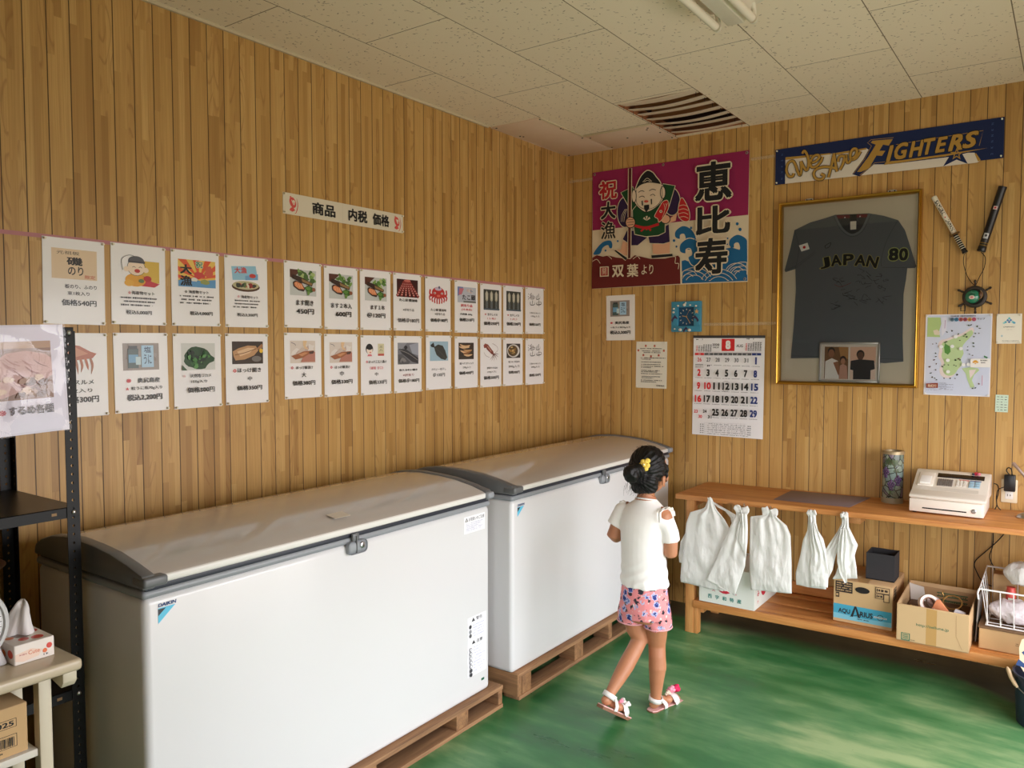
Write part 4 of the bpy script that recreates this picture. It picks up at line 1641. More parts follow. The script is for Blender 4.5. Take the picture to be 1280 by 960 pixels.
# a pale paper slip lying on the nearer lid
s = Sheet(.075, .05, S(226, 216, 202), M_PAPER, thick=.0006)
_zl = .955 + .014 + .002
B_ = Matrix.Translation((.69, -2.70, _zl + .0505)) @ Matrix.Rotation(R(9.5), 4, 'Y') @ Matrix.Rotation(R(90), 4, 'Z')
o = s.place('paper_slip', B_, 0, 0)
tag(o, 'small pale paper slip lying on the nearer freezer lid', 'paper')
# ------------------------------------------------------------------ big festival flag
def hx(f, pts):
    return [f(x, y) for x, y in pts]


def flag():
    f = homog(((60, 175), (1050, 55), (1025, 870), (57, 905)))
    CREAM = S(222, 206, 178)
    s = Sheet(1.062, .772, CREAM, M_CLOTH, thick=.0025)
    P = lambda pts, c: s.poly(hx(f, pts), c)
    Lw = lambda pts, w, c, **k: s.line(hx(f, pts), w, c, **k)
    MAG, BLUE, BRN, GRN, PUR, SKIN, FR = S(150, 32, 84), S(26, 98, 146), S(104, 30, 26), S(24, 74, 38), S(46, 26, 66), S(226, 172, 138), S(190, 34, 38)

    def E(cx, cy, rx, ry, c, o=None, n=20, **k):
        pts = [(cx + rx * math.cos(2 * math.pi * i / n), cy + ry * math.sin(2 * math.pi * i / n)) for i in range(n)]
        P(pts, c)
        if o:
            s.line(hx(f, pts), .005, o, n=2, closed=True)

    def O(pts, c, o=CREAM, w=.006, sm=True):
        q = [(v.x, v.y) for v in smooth_path(pts, 4, True)] if sm else pts
        q = [(min(1028, x), y) for x, y in q]
        P(q, c)
        s.line(hx(f, q), w, o, n=1, closed=True, smooth=False)

    P([(60, 175), (1050, 55), (1035, 460), (60, 540)], MAG)
    # waves at the right
    O([(615, 740), (640, 730), (660, 738), (690, 726), (720, 700), (770, 720), (1025, 735), (1025, 869), (620, 880)], BLUE, sm=False)
    for (x, y, k, m) in ((650, 600, 1.0, 1), (690, 690, 1.15, 1), (985, 660, 1.0, 1)):
        O([(x + 62 * k, y + 60 * k), (x + 60 * k, y - 10), (x + 30 * k, y - 60 * k), (x - 20 * k, y - 80 * k), (x - 66 * k, y - 50 * k), (x - 70 * k, y - 10), (x - 40 * k, y + 4), (x - 36 * k, y - 22), (x - 14 * k, y - 26), (x - 6 * k, y + 10), (x - 26 * k, y + 30), (x, y + 70 * k)], BLUE, w=.005)
    P([(700, 730), (760, 690), (930, 660), (1025, 690), (1025, 800), (700, 800)], BLUE)
    for cx, cy, rr in ((700, 880, 110), (1000, 850, 110), (850, 900, 120), (660, 850, 60), (960, 820, 70)):
        for d in (0, 26, 52):
            r2 = rr - d
            if r2 > 10:
                pts = [(cx + r2 * math.cos(R(a)), cy - r2 * .9 * math.sin(R(a))) for a in range(25, 156, 13)]
                pts = [(min(1022, max(624, x)), min(862, y)) for x, y in pts]
                Lw(pts, .0035, CREAM, n=2)
    for x, y, r in ((682, 535, 7), (575, 612, 8), (590, 650, 6), (705, 610, 4), (968, 515, 9), (985, 550, 10), (932, 658, 8), (905, 640, 5), (908, 604, 5), (222, 610, 6), (145, 668, 6)):
        E(x, y, r, r * 1.1, BLUE, n=10)
    # wave at the left
    O([(66, 692), (90, 650), (130, 612), (176, 604), (190, 630), (184, 656), (168, 652), (160, 636), (130, 650), (110, 690)], BLUE, w=.004)
    # rocky shore
    q = [(62, 712), (90, 696), (130, 706), (160, 698), (210, 712), (300, 724), (330, 700), (380, 712), (430, 724), (520, 724), (600, 706), (612, 720), (616, 880), (57, 905)]
    P(q, BRN)
    Lw([(62, 735), (90, 722), (112, 748)], .004, CREAM)
    Lw([(130, 700), (160, 700), (185, 722)], .004, CREAM)
    Lw([(318, 724), (345, 706), (362, 724)], .004, CREAM)
    Lw([(570, 712), (585, 716), (582, 752), (604, 756), (600, 790)], .004, CREAM)
    P([(612, 720), (622, 720), (624, 880), (614, 880)], CREAM)
    # the angler: legs, trousers, coat, arms
    P([(256, 610), (300, 630), (290, 700), (262, 700), (205, 668), (244, 662)], SKIN)
    P([(440, 620), (552, 616), (548, 690), (470, 696), (444, 690)], SKIN)
    O([(196, 668), (212, 664), (284, 716), (272, 732)], K, w=.004, sm=False)
    O([(434, 700), (566, 692), (568, 712), (436, 722)], K, w=.004, sm=False)
    O([(280, 545), (345, 545), (410, 590), (350, 640), (310, 640), (254, 600)], PUR, w=.004, sm=False)
    O([(414, 580), (470, 545), (546, 510), (552, 620), (510, 632), (424, 628)], PUR, w=.004, sm=False)
    E(270, 430, 50, 95, PUR, CREAM)
    E(566, 370, 52, 86, PUR, CREAM)
    O([(316, 300), (318, 470), (330, 570), (400, 586), (480, 580), (522, 560), (524, 420), (500, 330)], GRN, w=.005, sm=False)
    O([(244, 306), (322, 270), (350, 380), (316, 420), (296, 400)], GRN, w=.005, sm=False)
    O([(512, 256), (588, 270), (548, 400), (500, 410), (494, 330)], GRN, w=.005, sm=False)
    for k in range(3):
        Lw([(246 + 9 * k, 490), (250 + 10 * k, 450), (272 + 6 * k, 410)], .0025, CREAM, n=3)
    # sash
    Lw([(322, 512), (400, 530), (484, 508)], .017, FR)
    Lw([(404, 524), (370, 552)], .012, FR)
    Lw([(410, 524), (434, 548)], .012, FR)
    Lw([(404, 522), (408, 545)], .012, FR)
    for a in (-50, 0, 50):
        P([(408, 486), (408 + 26 * math.sin(R(a - 14)), 486 - 30 * math.cos(R(a - 14))), (408 + 26 * math.sin(R(a + 14)), 486 - 30 * math.cos(R(a + 14)))], CREAM)
    # red fish under the arm
    O([(612, 470), (604, 430), (618, 360), (636, 350), (664, 400), (678, 450), (672, 490), (640, 494)], FR, w=.004)
    for k in range(4):
        Lw([(606, 400 + 24 * k), (640, 392 + 24 * k), (668, 404 + 24 * k)], .003, CREAM, n=3)
    P([(500, 480), (560, 470), (600, 440), (590, 490), (540, 506)], SKIN)
    E(526, 478, 30, 28, SKIN, K)
    O([(458, 462), (466, 440), (490, 400), (512, 368), (540, 362), (548, 400), (532, 440), (500, 486), (484, 496), (478, 476)], FR, w=.004)
    E(498, 430, 9, 9, CREAM)
    E(498, 430, 4, 4, K)
    for k in range(3):
        Lw([(506 + 12 * k, 470 - 34 * k), (524 + 8 * k, 420 - 20 * k), (516 + 12 * k, 380)], .0025, CREAM, n=3)
    # head
    O([(336, 290), (330, 350), (346, 390), (400, 432), (460, 410), (510, 360), (520, 300), (508, 262), (424, 250), (360, 258)], S(232, 212, 186), K, .004)
    E(330, 330, 14, 40, S(232, 212, 186), K)
    E(512, 312, 16, 38, S(232, 212, 186), K)
    Lw([(352, 262), (344, 300), (350, 380), (404, 416), (470, 396), (506, 344), (504, 270)], .003, K)
    O([(338, 292), (352, 250), (372, 210), (396, 182), (420, 170), (450, 184), (470, 210), (492, 238), (500, 260), (468, 256), (424, 250), (378, 262), (352, 282)], K, w=.006)
    Lw([(386, 244), (414, 220), (444, 242)], .003, CREAM)
    Lw([(394, 244), (414, 234), (436, 242)], .003, CREAM)
    Lw([(358, 308), (378, 298), (396, 304)], .004, K)
    Lw([(426, 300), (448, 290), (468, 296)], .004, K)
    Lw([(362, 340), (382, 332), (398, 340)], .004, K)
    Lw([(432, 330), (450, 322), (464, 332)], .004, K)
    E(408, 366, 14, 8, S(206, 84, 66))
    P([(378, 362), (386, 360), (388, 392), (380, 390)], K)
    P([(436, 352), (444, 350), (444, 384), (438, 386)], K)
    P([(394, 390), (426, 386), (426, 410), (408, 436), (394, 412)], K)
    # rod and hand
    P([(294, 156), (320, 153), (312, 720), (288, 722)], CREAM)
    P([(298, 156), (316, 154), (307, 718), (292, 720)], S(88, 34, 26))
    E(308, 496, 30, 34, SKIN, K)
    Lw([(288, 480), (326, 478)], .003, K)
    Lw([(286, 496), (332, 492)], .003, K)
    Lw([(290, 512), (328, 508)], .003, K)

    def tx(t, x0, y0, x1, y1, c, bold, out=None):
        a, d = f(x0, y0), f(x1, y1)
        b2, c2 = f(x1, y0), f(x0, y1)
        cx, cy = (a[0] + d[0] + b2[0] + c2[0]) / 4, (a[1] + d[1] + b2[1] + c2[1]) / 4
        s.text(t, cx, cy, (b2[0] - a[0] + d[0] - c2[0]) / 2, (c2[1] - a[1] + d[1] - b2[1]) / 2, c, bold, out=out)

    tx('恵', 712, 122, 948, 372, K, .042, (.03, CREAM))
    tx('比', 714, 400, 934, 580, K, .042, (.03, CREAM))
    tx('寿', 708, 598, 914, 826, K, .038, (.03, CREAM))
    tx('祝', 110, 228, 226, 348, S(176, 34, 40), .04, (.04, CREAM))
    tx('大', 120, 362, 218, 474, K, .04, (.04, CREAM))
    tx('漁', 122, 486, 216, 598, K, .02, (.03, CREAM))
    tx('双', 192, 760, 268, 836, CREAM, .03)
    tx('葉', 286, 754, 358, 836, CREAM, .025)
    tx('より', 378, 760, 452, 820, CREAM, .012)
    P([(116, 770), (172, 768), (172, 830), (116, 832)], CREAM)
    P([(122, 776), (166, 774), (166, 824), (122, 826)], S(160, 32, 38))
    s.text('開', *f(144, 800), .03, .055, CREAM, .0)
    o = s.place('festival_flag', 'B', .733, 2.404, .004)
    o.rotation_mode = 'XYZ'
    tag(o, 'magenta and blue festival flag with an angler and three huge black characters', 'flag')
    for x in (-.515, -.02, .515):
        for y in (-.37, .372):
            b = MB()
            b.lathe([(.004, .0025), (.008, .003), (.009, .0045), (.005, .0055), (.004, .003)], M_METAL, 14, Matrix.Translation((x, y, 0)), cap=False)
            b.build('grommet', o, local=True)
    return o


flag()


# ------------------------------------------------------------------ sports towel
def towel():
    f = homog(((42, 183), (1183, 22), (1183, 232), (42, 366)))
    NAVY, GOLD, WT = S(18, 34, 78), S(178, 138, 62), S(222, 212, 198)
    s = Sheet(1.125, .201, NAVY, M_CLOTH, thick=.003)
    P = lambda pts, c: s.poly(hx(f, pts), c)
    P([(93, 224), (320, 205), (500, 178), (540, 205), (1040, 205), (1068, 246), (1055, 256), (93, 360)], WT)
    P([(93, 222), (320, 202), (322, 208), (93, 236)], GOLD)
    P([(330, 204), (500, 176), (500, 184), (330, 216)], GOLD)
    P([(1040, 210), (1048, 208), (1072, 244), (1058, 250)], GOLD)
    # word mark: dark body first
    P([(432, 312), (486, 236), (520, 170), (498, 150), (520, 128), (640, 118), (656, 132), (640, 160), (1090, 86), (1088, 110), (1068, 172), (1110, 178), (980, 212), (1008, 262), (952, 240), (886, 274), (914, 226), (620, 262), (540, 262), (470, 324)], NAVY)
    Wl = S(196, 184, 160)
    for q in ([(438, 310), (494, 232), (526, 166), (506, 150), (524, 134), (636, 124)], [(470, 318), (544, 254), (900, 222)], [(650, 160), (1080, 92), (1062, 170)]):
        s.line(hx(f, q), .0022, GOLD, smooth=False)

    def tx(t, quad, c, bold=.03, shear=.25, out=None, rot=0):
        (x0, y0), (x1, y1), (x2, y2), (x3, y3) = quad
        a, b2, d, e = f(x0, y0), f(x1, y1), f(x2, y2), f(x3, y3)
        s.text(t, (a[0] + b2[0] + d[0] + e[0]) / 4, (a[1] + b2[1] + d[1] + e[1]) / 4, (b2[0] - a[0] + d[0] - e[0]) / 2, (e[1] - a[1] + d[1] - b2[1]) / 2, c, bold, shear, rot, out=out)
    # big F
    P([(456, 300), (512, 222), (548, 160), (522, 150), (530, 140), (632, 132), (612, 166), (584, 160), (566, 192), (596, 192), (580, 218), (552, 216), (516, 282), (476, 300)], GOLD)
    for k, (ch, x0, x1, yt, yb) in enumerate((('I', 598, 640, 166, 252), ('G', 640, 712, 152, 238), ('H', 712, 792, 142, 226), ('T', 786, 848, 130, 214), ('E', 842, 908, 124, 204), ('R', 906, 982, 112, 196), ('S', 976, 1062, 98, 182))):
        tx(ch, ((x0 + 8, yt), (x1 + 8, yt - 6), (x1 - 8, yb - 4), (x0 - 8, yb + 4)), GOLD, .045, .3, (.03, K), 2)
    # star
    pts = []
    for k in range(10):
        r = 34 if k % 2 == 0 else 14
        pts.append((952 + r * math.sin(math.pi * k / 5), 212 - r * math.cos(math.pi * k / 5)))
    P(pts, GOLD)
    pts = [(952 + .6 * (x - 952), 212 + .6 * (y - 212)) for x, y in pts]
    P(pts, NAVY)
    P([(590, 266), (900, 222), (1104, 182), (1000, 196), (900, 212), (600, 252)], GOLD)
    # script words
    strokes = [[(226, 408), (215, 440), (175, 438), (150, 375), (168, 305), (212, 282), (240, 320), (265, 390), (290, 430), (302, 370), (296, 285)],
               [(296, 285), (325, 345), (355, 380), (372, 330), (370, 260), (350, 205), (325, 180), (308, 208)],
               [(395, 302), (440, 290), (480, 250), (462, 222), (420, 238), (392, 292), (402, 345), (450, 340), (496, 290), (512, 240)],
               [(498, 418), (532, 435), (508, 472), (452, 466), (426, 420), (450, 372), (520, 346), (600, 350), (662, 366)],
               [(626, 210), (606, 320), (574, 456)], [(626, 210), (640, 300), (660, 396)],
               [(668, 296), (676, 252), (702, 235), (732, 250), (716, 320), (688, 378)],
               [(730, 256), (748, 228), (752, 285), (772, 304), (802, 268)],
               [(800, 272), (848, 222), (850, 168), (814, 166), (790, 220), (802, 270), (850, 255), (892, 188)]]
    strokes = [[(24 + x * .504, 100 + y * .504) for x, y in q] for q in strokes]
    for q in strokes:
        s.line(hx(f, q), .0185, K)
    for q in strokes:
        s.line(hx(f, q), .0130, GOLD)
    for k, y in enumerate((210, 240, 270, 300, 335)):
        s.text('N2KNN'[k], *f(78, y), .008, .05, S(70, 96, 150), 0, rot=90)
    for k, y in enumerate((60, 90, 120, 150, 180, 214)):
        s.text('NKNNK2'[k], *f(1126, y), .008, .05, S(70, 96, 150), 0, rot=90)
    o = s.place('sports_towel', 'B', 1.979, 2.669, .004, .1)
    tag(o, 'navy and white sports towel with gold lettering pinned near the ceiling', 'towel')
    add_pins(o, 1.125, .201, .003, .01)


towel()


# ------------------------------------------------------------------ framed shirt
def framed_shirt():
    f = homog(((60, 88), (722, 20), (718, 938), (55, 922)))
    x0, x1, z0, z1 = 1.452, 2.190, 1.414, 2.452
    W, Hh = x1 - x0, z1 - z0
    cx, cz = (x0 + x1) / 2, (z0 + z1) / 2
    D = .046
    t = thing('display_frame', 'large gold moulded display frame with cream backing and glass', 'frame', (cx, -.003, z0))
    b = MB()
    m = .021
    b.box(x0 + .004, x1 - .004, -.010, -.003, z0 + .004, z1 - .004, mat('frame_backing', S(214, 204, 182), .9))
    b.build('backing', t)
    b = MB()

    def rail(pa, pb, horiz):
        prof = [(0, 0), (0, D), (.004, D + .004), (.009, D + .001), (.012, D + .003), (.017, D - .004), (.019, D - .012), (.019, 0)]
        rings = []
        for end in (0, 1):
            ring = []
            for d, h in prof:
                if horiz == 'b':
                    ring.append(((x0 + d) if end == 0 else (x1 - d), -.003 - h, z0 + d))
                elif horiz == 't':
                    ring.append(((x0 + d) if end == 0 else (x1 - d), -.003 - h, z1 - d))
                elif horiz == 'l':
                    ring.append((x0 + d, -.003 - h, (z0 + d) if end == 0 else (z1 - d)))
                else:
                    ring.append((x1 - d, -.003 - h, (z0 + d) if end == 0 else (z1 - d)))
            rings.append(ring)
        b.loft(rings, M_GOLD)
    for k in 'btlr':
        rail(0, 0, k)
    b.build('moulding', t, ang=25)
    b = MB()
    b.box(x0 + .014, x1 - .014, -.041, -.0395, z0 + .014, z1 - .014, M_GLASS)
    b.build('glass', t)
    for xx in (1.61, 2.04):
        b = MB()
        b.box(xx - .022, xx + .022, -.006, -.003, z1 - .002, z1 + .016, M_METAL, .002)
        b.box(xx - .015, xx + .015, -.009, -.003, z1 + .008, z1 + .018, M_METAL, .003)
        for d in (-.012, .012):
            b.lathe([(.004, 0), (.003, .002)], M_DARK, 8, Matrix.Translation((xx + d, -.009, z1 + .010)) @ Matrix.Rotation(R(90), 4, 'X'))
        b.build('hanger', t)
    # the shirt
    G, G2, DK = S(92, 97, 102), S(80, 86, 92), S(52, 56, 60)
    out = [(315, 137), (350, 200), (395, 228), (440, 205), (475, 130), (540, 140), (608, 160), (640, 205), (668, 285), (697, 372), (690, 380), (655, 381), (650, 430), (640, 500), (640, 700), (646, 815), (560, 823), (400, 808), (240, 800), (118, 802), (130, 650), (138, 480), (134, 385), (88, 400), (84, 392), (110, 290), (128, 207), (200, 172), (270, 152)]
    s = Sheet(W, Hh, G, M_CLOTH, thick=.008, outline=hx(f, out))
    P = lambda pts, c: s.poly(hx(f, pts), c)
    Lw = lambda pts, w, c, **k: s.line(hx(f, pts), w, c, **k)
    # neck: back of the collar, label, ribbing
    P([(315, 137), (475, 130), (440, 205), (395, 228), (350, 200)], S(50, 53, 58))
    P([(318, 140), (473, 133), (470, 147), (322, 154)], S(116, 30, 42))
    P([(384, 136), (416, 134), (416, 164), (386, 166)], S(24, 20, 20))
    P([(387, 167), (415, 165), (415, 203), (388, 205)], S(224, 220, 208))
    Lw([(315, 137), (350, 200), (395, 228), (440, 205), (475, 130)], .011, S(104, 109, 114))
    Lw([(308, 141), (345, 206), (395, 236), (446, 210), (483, 132)], .0016, S(40, 44, 48))
    E = lambda x, y, r, c: s.ell(*f(x, y), r / W, r / Hh, c, n=8)
    E(362, 149, .0035, WHITE)
    E(432, 144, .0035, WHITE)
    # seams and hems (stitching)
    Lw([(128, 207), (150, 290), (134, 385)], .0015, DK)
    Lw([(608, 160), (560, 250), (534, 340), (537, 372)], .0015, DK)
    Lw([(132, 385), (230, 310)], .0015, DK)
    Lw([(540, 378), (655, 378)], .0015, DK)
    Lw([(92, 388), (135, 372), (226, 304)], .0015, DK)
    Lw([(119, 790), (400, 797), (646, 805)], .0015, DK)
    # flag patch
    P([(150, 278), (190, 265), (200, 294), (162, 306)], WHITE)
    E(175, 286, .0085, S(190, 24, 36))
    # chest lettering on an arc
    for ch, x, y, r in zip('JAPAN', (272, 325, 382, 438, 494), (358, 346, 342, 346, 352), (10, 4, 0, -6, -14)):
        px, py = f(x, y)
        s.text(ch, px, py, .078, .060, S(20, 22, 22), .04, rot=r, out=(.035, S(150, 142, 92)))
    for ch, x, w in (('8', 592, .068), ('0', 638, .062)):
        px, py = f(x, 318)
        s.text(ch, px, py, w, .066, S(28, 32, 32), .05, out=(.05, S(160, 166, 100)))
    Lw([(270, 282), (286, 270), (300, 266), (292, 284), (276, 290), (272, 280)], .0025, S(20, 22, 24))
    q = random.Random(11)
    for gx, gy, n in ((350, 440, 5), (360, 500, 5), (345, 560, 5), (460, 410, 5), (462, 460, 5), (466, 510, 4), (530, 420, 5), (536, 470, 4), (540, 530, 4), (405, 540, 4)):
        for i in range(n):
            a = (gx + q.uniform(-26, 26), gy + q.uniform(-20, 20))
            Lw([a, (a[0] + q.uniform(-24, 24), a[1] + q.uniform(-12, 12)), (a[0] + q.uniform(-30, 30), a[1] + q.uniform(-20, 20))], .0018, S(40, 42, 46), n=3)
    Lw([(320, 458), (350, 468), (398, 450)], .0022, S(110, 36, 44), n=3)
    o = s.place('t_shirt', 'B', cx, cz, .012)
    tag(o, 'dark grey short-sleeved shirt with autographs mounted inside the gold frame', 'shirt')
    # double photo frame standing at the bottom
    fx0, fx1, fz0, fz1 = 1.688, 2.004, 1.4345, 1.656
    w, h = fx1 - fx0, fz1 - fz0
    ccx, ccz = (fx0 + fx1) / 2, (fz0 + fz1) / 2
    t2 = thing('photo_frame', 'small silver double photo frame at the bottom of the framed shirt', 'photo frame', (ccx, -.025, fz0))
    b = MB()
    for a0, a1, c0, c1 in ((fx0, fx1, fz0, fz0 + .012), (fx0, fx1, fz1 - .012, fz1), (fx0, fx0 + .012, fz0, fz1), (fx1 - .012, fx1, fz0, fz1)):
        b.box(a0, a1, -.037, -.023, c0, c1, mat('silver_frame', S(176, 174, 170), .35, .7), .002)
    b.build('rim', t2)
    s = Sheet(w - .02, h - .02, S(226, 218, 206), M_PAPER, thick=.006)
    g = homog(((250, 741), (516, 739), (516, 913), (250, 906)))
    P = lambda pts, c: s.poly(hx(g, pts), c)
    Eg = lambda x, y, rx, ry, c: P([(x + rx * math.cos(2 * math.pi * i / 14), y + ry * math.sin(2 * math.pi * i / 14)) for i in range(14)], c)
    P([(266, 753), (376, 754), (376, 903), (265, 901)], S(120, 84, 52))
    P([(330, 753), (376, 754), (376, 810), (340, 800)], S(176, 130, 76))
    P([(270, 820), (300, 806), (330, 820), (334, 902), (268, 901)], S(232, 228, 222))
    P([(306, 826), (330, 820), (338, 880), (330, 884)], S(150, 100, 70))
    Eg(297, 774, 17, 19, K)
    Eg(297, 784, 14, 19, S(146, 98, 70))
    P([(338, 840), (352, 832), (370, 842), (374, 903), (334, 902)], S(196, 150, 130))
    Eg(352, 812, 15, 17, S(40, 26, 22))
    Eg(352, 820, 11, 14, S(178, 126, 96))
    P([(385, 754), (505, 752), (505, 905), (385, 904)], S(226, 186, 160))
    P([(385, 830), (505, 826), (505, 905), (385, 904)], S(232, 206, 188))
    Eg(433, 788, 19, 21, K)
    Eg(433, 796, 15, 20, S(96, 64, 50))
    P([(388, 818), (420, 812), (450, 812), (498, 816), (502, 856), (482, 862), (482, 905), (400, 904), (400, 862), (386, 858)], S(34, 38, 44))
    o = s.place('photographs', 'B', ccx, ccz, .024, parent=t2)
    b = MB()
    b.box(fx0 + .008, fx1 - .008, -.0345, -.0338, fz0 + .008, fz1 - .008, M_GLASS)
    b.build('glass', t2)


framed_shirt()


# ------------------------------------------------------------------ toy swords / cheering sticks and the ship wheel
def cyl_text(b, txt, rad, L0, L1, hgt, T, c, m, bold=.06):
    """text running along local x of a cylinder whose axis is x, facing local +z"""
    vs, fs, bb = text_geo(txt)
    kx, ky = (L1 - L0) / (bb[2] - bb[0]), hgt / (bb[3] - bb[1])
    for dx, dy in ((-bold, 0), (bold, 0), (0, bold)):
        V = []
        for x, y in vs:
            X = L0 + (x + dx - bb[0]) * kx
            a = ((y + dy) - (bb[1] + bb[3]) / 2) * ky / rad
            V.append(b.bm.verts.new(T @ Vector((X, (rad + .0006) * math.sin(a), (rad + .0006) * math.cos(a)))))
        F = []
        for f in fs:
            try:
                F.append(b.bm.faces.new([V[i] for i in f]))
            except ValueError:
                pass
        b._fin(F, m, False, c)


def stick_matrix(p, q):
    """local x from p to q (x,z on the back wall), local z toward the room"""
    d = Vector((q[0] - p[0], 0, q[1] - p[1]))
    L = d.length
    d.normalize()
    zax = Vector((0, -1, 0))
    yax = zax.cross(d)
    M = Matrix(((d.x, yax.x, zax.x, p[0]), (d.y, yax.y, zax.y, -.026), (d.z, yax.z, zax.z, p[1]), (0, 0, 0, 1)))
    return M, L


M_IVORY = mat('ivory_plastic', S(222, 214, 194), .4)
M_INK = attr_mat('ink', .5, 0)
M_BLKP = mat('black_plastic', S(22, 22, 24), .35)
p, q = (2.240, 2.409), (2.391, 2.109)
M_, L_ = stick_matrix(p, q)
t = thing('toy_sword', 'white toy sword with black and white grip hung point up', 'toy sword', (p[0], -.026, p[1]))
b = MB()
RX_ = Matrix.Rotation(R(90), 4, 'Y')
b.lathe([(.010, 0), (.0135, .003), (.0135, .016), (.0128, .018), (.0128, .223), (.012, .226)], M_IVORY, 20, M_ @ RX_)
sh = b.build('scabbard', t)
b = MB()
cyl_text(b, 'SAMURAI', .0128, .03, .112, .017, M_, K, M_INK)
cyl_text(b, 'JAPAN', .0128, .142, .205, .017, M_, K, M_INK)
b.lathe([(.0004, 0), (.0034, 0)], M_INK, 12, M_ @ Matrix.Translation((.127, 0, .0134)), c=S(190, 30, 40), cap=False)
b.build('lettering', sh)
b = MB()
b.lathe([(.008, .222), (.024, .223), (.024, .229), (.008, .230)], mat('bronze_plastic', S(120, 92, 52), .45, .4), 20, M_ @ RX_)
b.build('guard', t)
b = MB()
b.lathe([(.0115, .229), (.0115, L_ - .012), (.0135, L_ - .010), (.0135, L_), (.008, L_)], M_BLKP, 18, M_ @ RX_)
gp = b.build('grip', t)
for k in range(7):
    b = MB()
    x = .24 + k * .0115
    b.tube([M_ @ Vector((x + .004 * (1 if i % 2 else -1) * 0, .0117 * math.sin(R(a)), .0117 * math.cos(R(a)))) for i, a in enumerate(range(-80, 81, 20))], .0017, M_IVORY, 6)
    b.build('grip_wrap', gp)
b = MB()
b.tube(smooth_path([(2.386, -.024, 2.105), (2.383, -.018, 2.06), (2.398, -.014, 2.0), (2.418, -.014, 1.962), (2.434, -.016, 1.944)], 5), .0018, M_BLACK, 6)
b.build('cord', t)

p, q = (2.545, 2.426), (2.4595, 2.110)
M_, L_ = stick_matrix(p, q)
t = thing('cheering_stick', 'thick black cheering stick hung beside the white toy sword', 'cheering stick', (p[0], -.026, p[1]))
b = MB()
b.lathe([(.012, 0), (.0195, .002), (.0195, .012), (.0188, .014), (.0182, L_ - .05), (.0182, L_ - .028), (.0195, L_ - .024), (.0205, L_ - .004), (.018, L_)], M_BLKP, 22, M_ @ RX_)
st = b.build('body', t)
b = MB()
for k in (L_ - .046, L_ - .034):
    b.lathe([(.0184, k), (.0192, k + .002), (.0184, k + .004)], mat('gold_band', S(150, 120, 60), .4, .6), 20, M_ @ RX_, cap=False)
b.build('gold_band', st)
b = MB()
for (x0_, x1_, hw, c) in ((.10, .117, .009, S(216, 190, 186)), (.235, .262, .011, S(196, 196, 200))):
    V = []
    for i in range(7):
        a = (i / 6 - .5) * 2 * hw / .0185
        V.append([M_ @ Vector((xx, .0190 * math.sin(a), .0190 * math.cos(a))) for xx in (x0_, x1_)])
    for i in range(6):
        b.face([V[i][0], V[i + 1][0], V[i + 1][1], V[i][1]], M_INK, c)
b.lathe([(.0003, 0), (.0048, 0)], M_INK, 12, M_ @ Matrix.Translation((.1085, 0, .0194)), c=S(180, 30, 40), cap=False)
b.lathe([(.0003, 0), (.006, 0)], M_INK, 12, M_ @ Matrix.Translation((.247, 0, .0196)), c=S(60, 60, 66), cap=False)
b.build('emblem_stickers', st)
b = MB()
b.tube(smooth_path([(2.4595, -.024, 2.108), (2.478, -.018, 2.08), (2.474, -.014, 2.03), (2.455, -.014, 1.985), (2.442, -.016, 1.948)], 5), .0018, M_BLACK, 6)
b.build('cord', t)

t = thing('ship_wheel', 'small dark ship wheel ornament with a green glass globe in it', 'ornament', (2.437, -.001, 1.885))
WC = Matrix.Translation((2.437, -.018, 1.885)) @ Matrix.Rotation(R(90), 4, 'X')
M_DWOOD = mat('dark_wood', S(44, 34, 26), .5)
b = MB()
b.lathe([(.036, -.012), (.054, -.012), (.056, -.002), (.054, .010), (.050, .013), (.040, .013), (.036, .008), (.036, -.012)], M_DWOOD, 32, WC, cap=False)
b.lathe([(.001, -.010), (.038, -.010), (.038, -.006), (.001, -.006)], M_DWOOD, 24, WC)
b.build('rim', t)
for k in range(6):
    a = R(90 + 60 * k + (3 if k else 0))
    T_ = WC @ Matrix.Rotation(a, 4, 'Z') @ Matrix.Rotation(R(90), 4, 'Y')
    b = MB()
    b.lathe([(.004, .05), (.004, .058), (.0065, .062), (.004, .067), (.0055, .074), (.0068, .080), (.003, .086)], M_DWOOD, 10, T_)
    b.build('spoke', t)
b = MB()
b.ball((2.428, -.024, 1.886), (.034, .022, .034), mat('green_glass', S(40, 120, 92), .12, coat=.6), 24)
gl = b.build('glass_globe', t)
b = MB()
b.ball((2.427, -.0455, 1.882), (.013, .0015, .010), mat('pale_label', S(216, 200, 186), .6), 12)
b.ball((2.427, -.0465, 1.882), (.007, .0012, .006), mat('pink_label', S(206, 130, 130), .6), 10)
b.tube([(2.414, -.045, 1.895), (2.427, -.046, 1.899), (2.440, -.045, 1.895)], .0015, M_BLACK, 5)
b.build('label', gl)
b = MB()
b.ball((2.463, -.03, 1.894), (.010, .010, .016), mat('brown_shell', S(96, 66, 44), .5), 10)
b.tube(smooth_path([(2.45, -.03, 1.87), (2.466, -.034, 1.878), (2.472, -.03, 1.9), (2.462, -.03, 1.915)], 4), .0025, mat('rope', S(140, 108, 70), .8), 6)
b.build('decoration', t)
b = MB()
b.tube([(2.385, -.016, 1.846), (2.377, -.016, 1.838), (2.377, -.016, 1.815), (2.396, -.016, 1.815), (2.396, -.016, 1.838), (2.39, -.016, 1.848)], .0028, M_BLACK, 6)
b.build('loop', t)

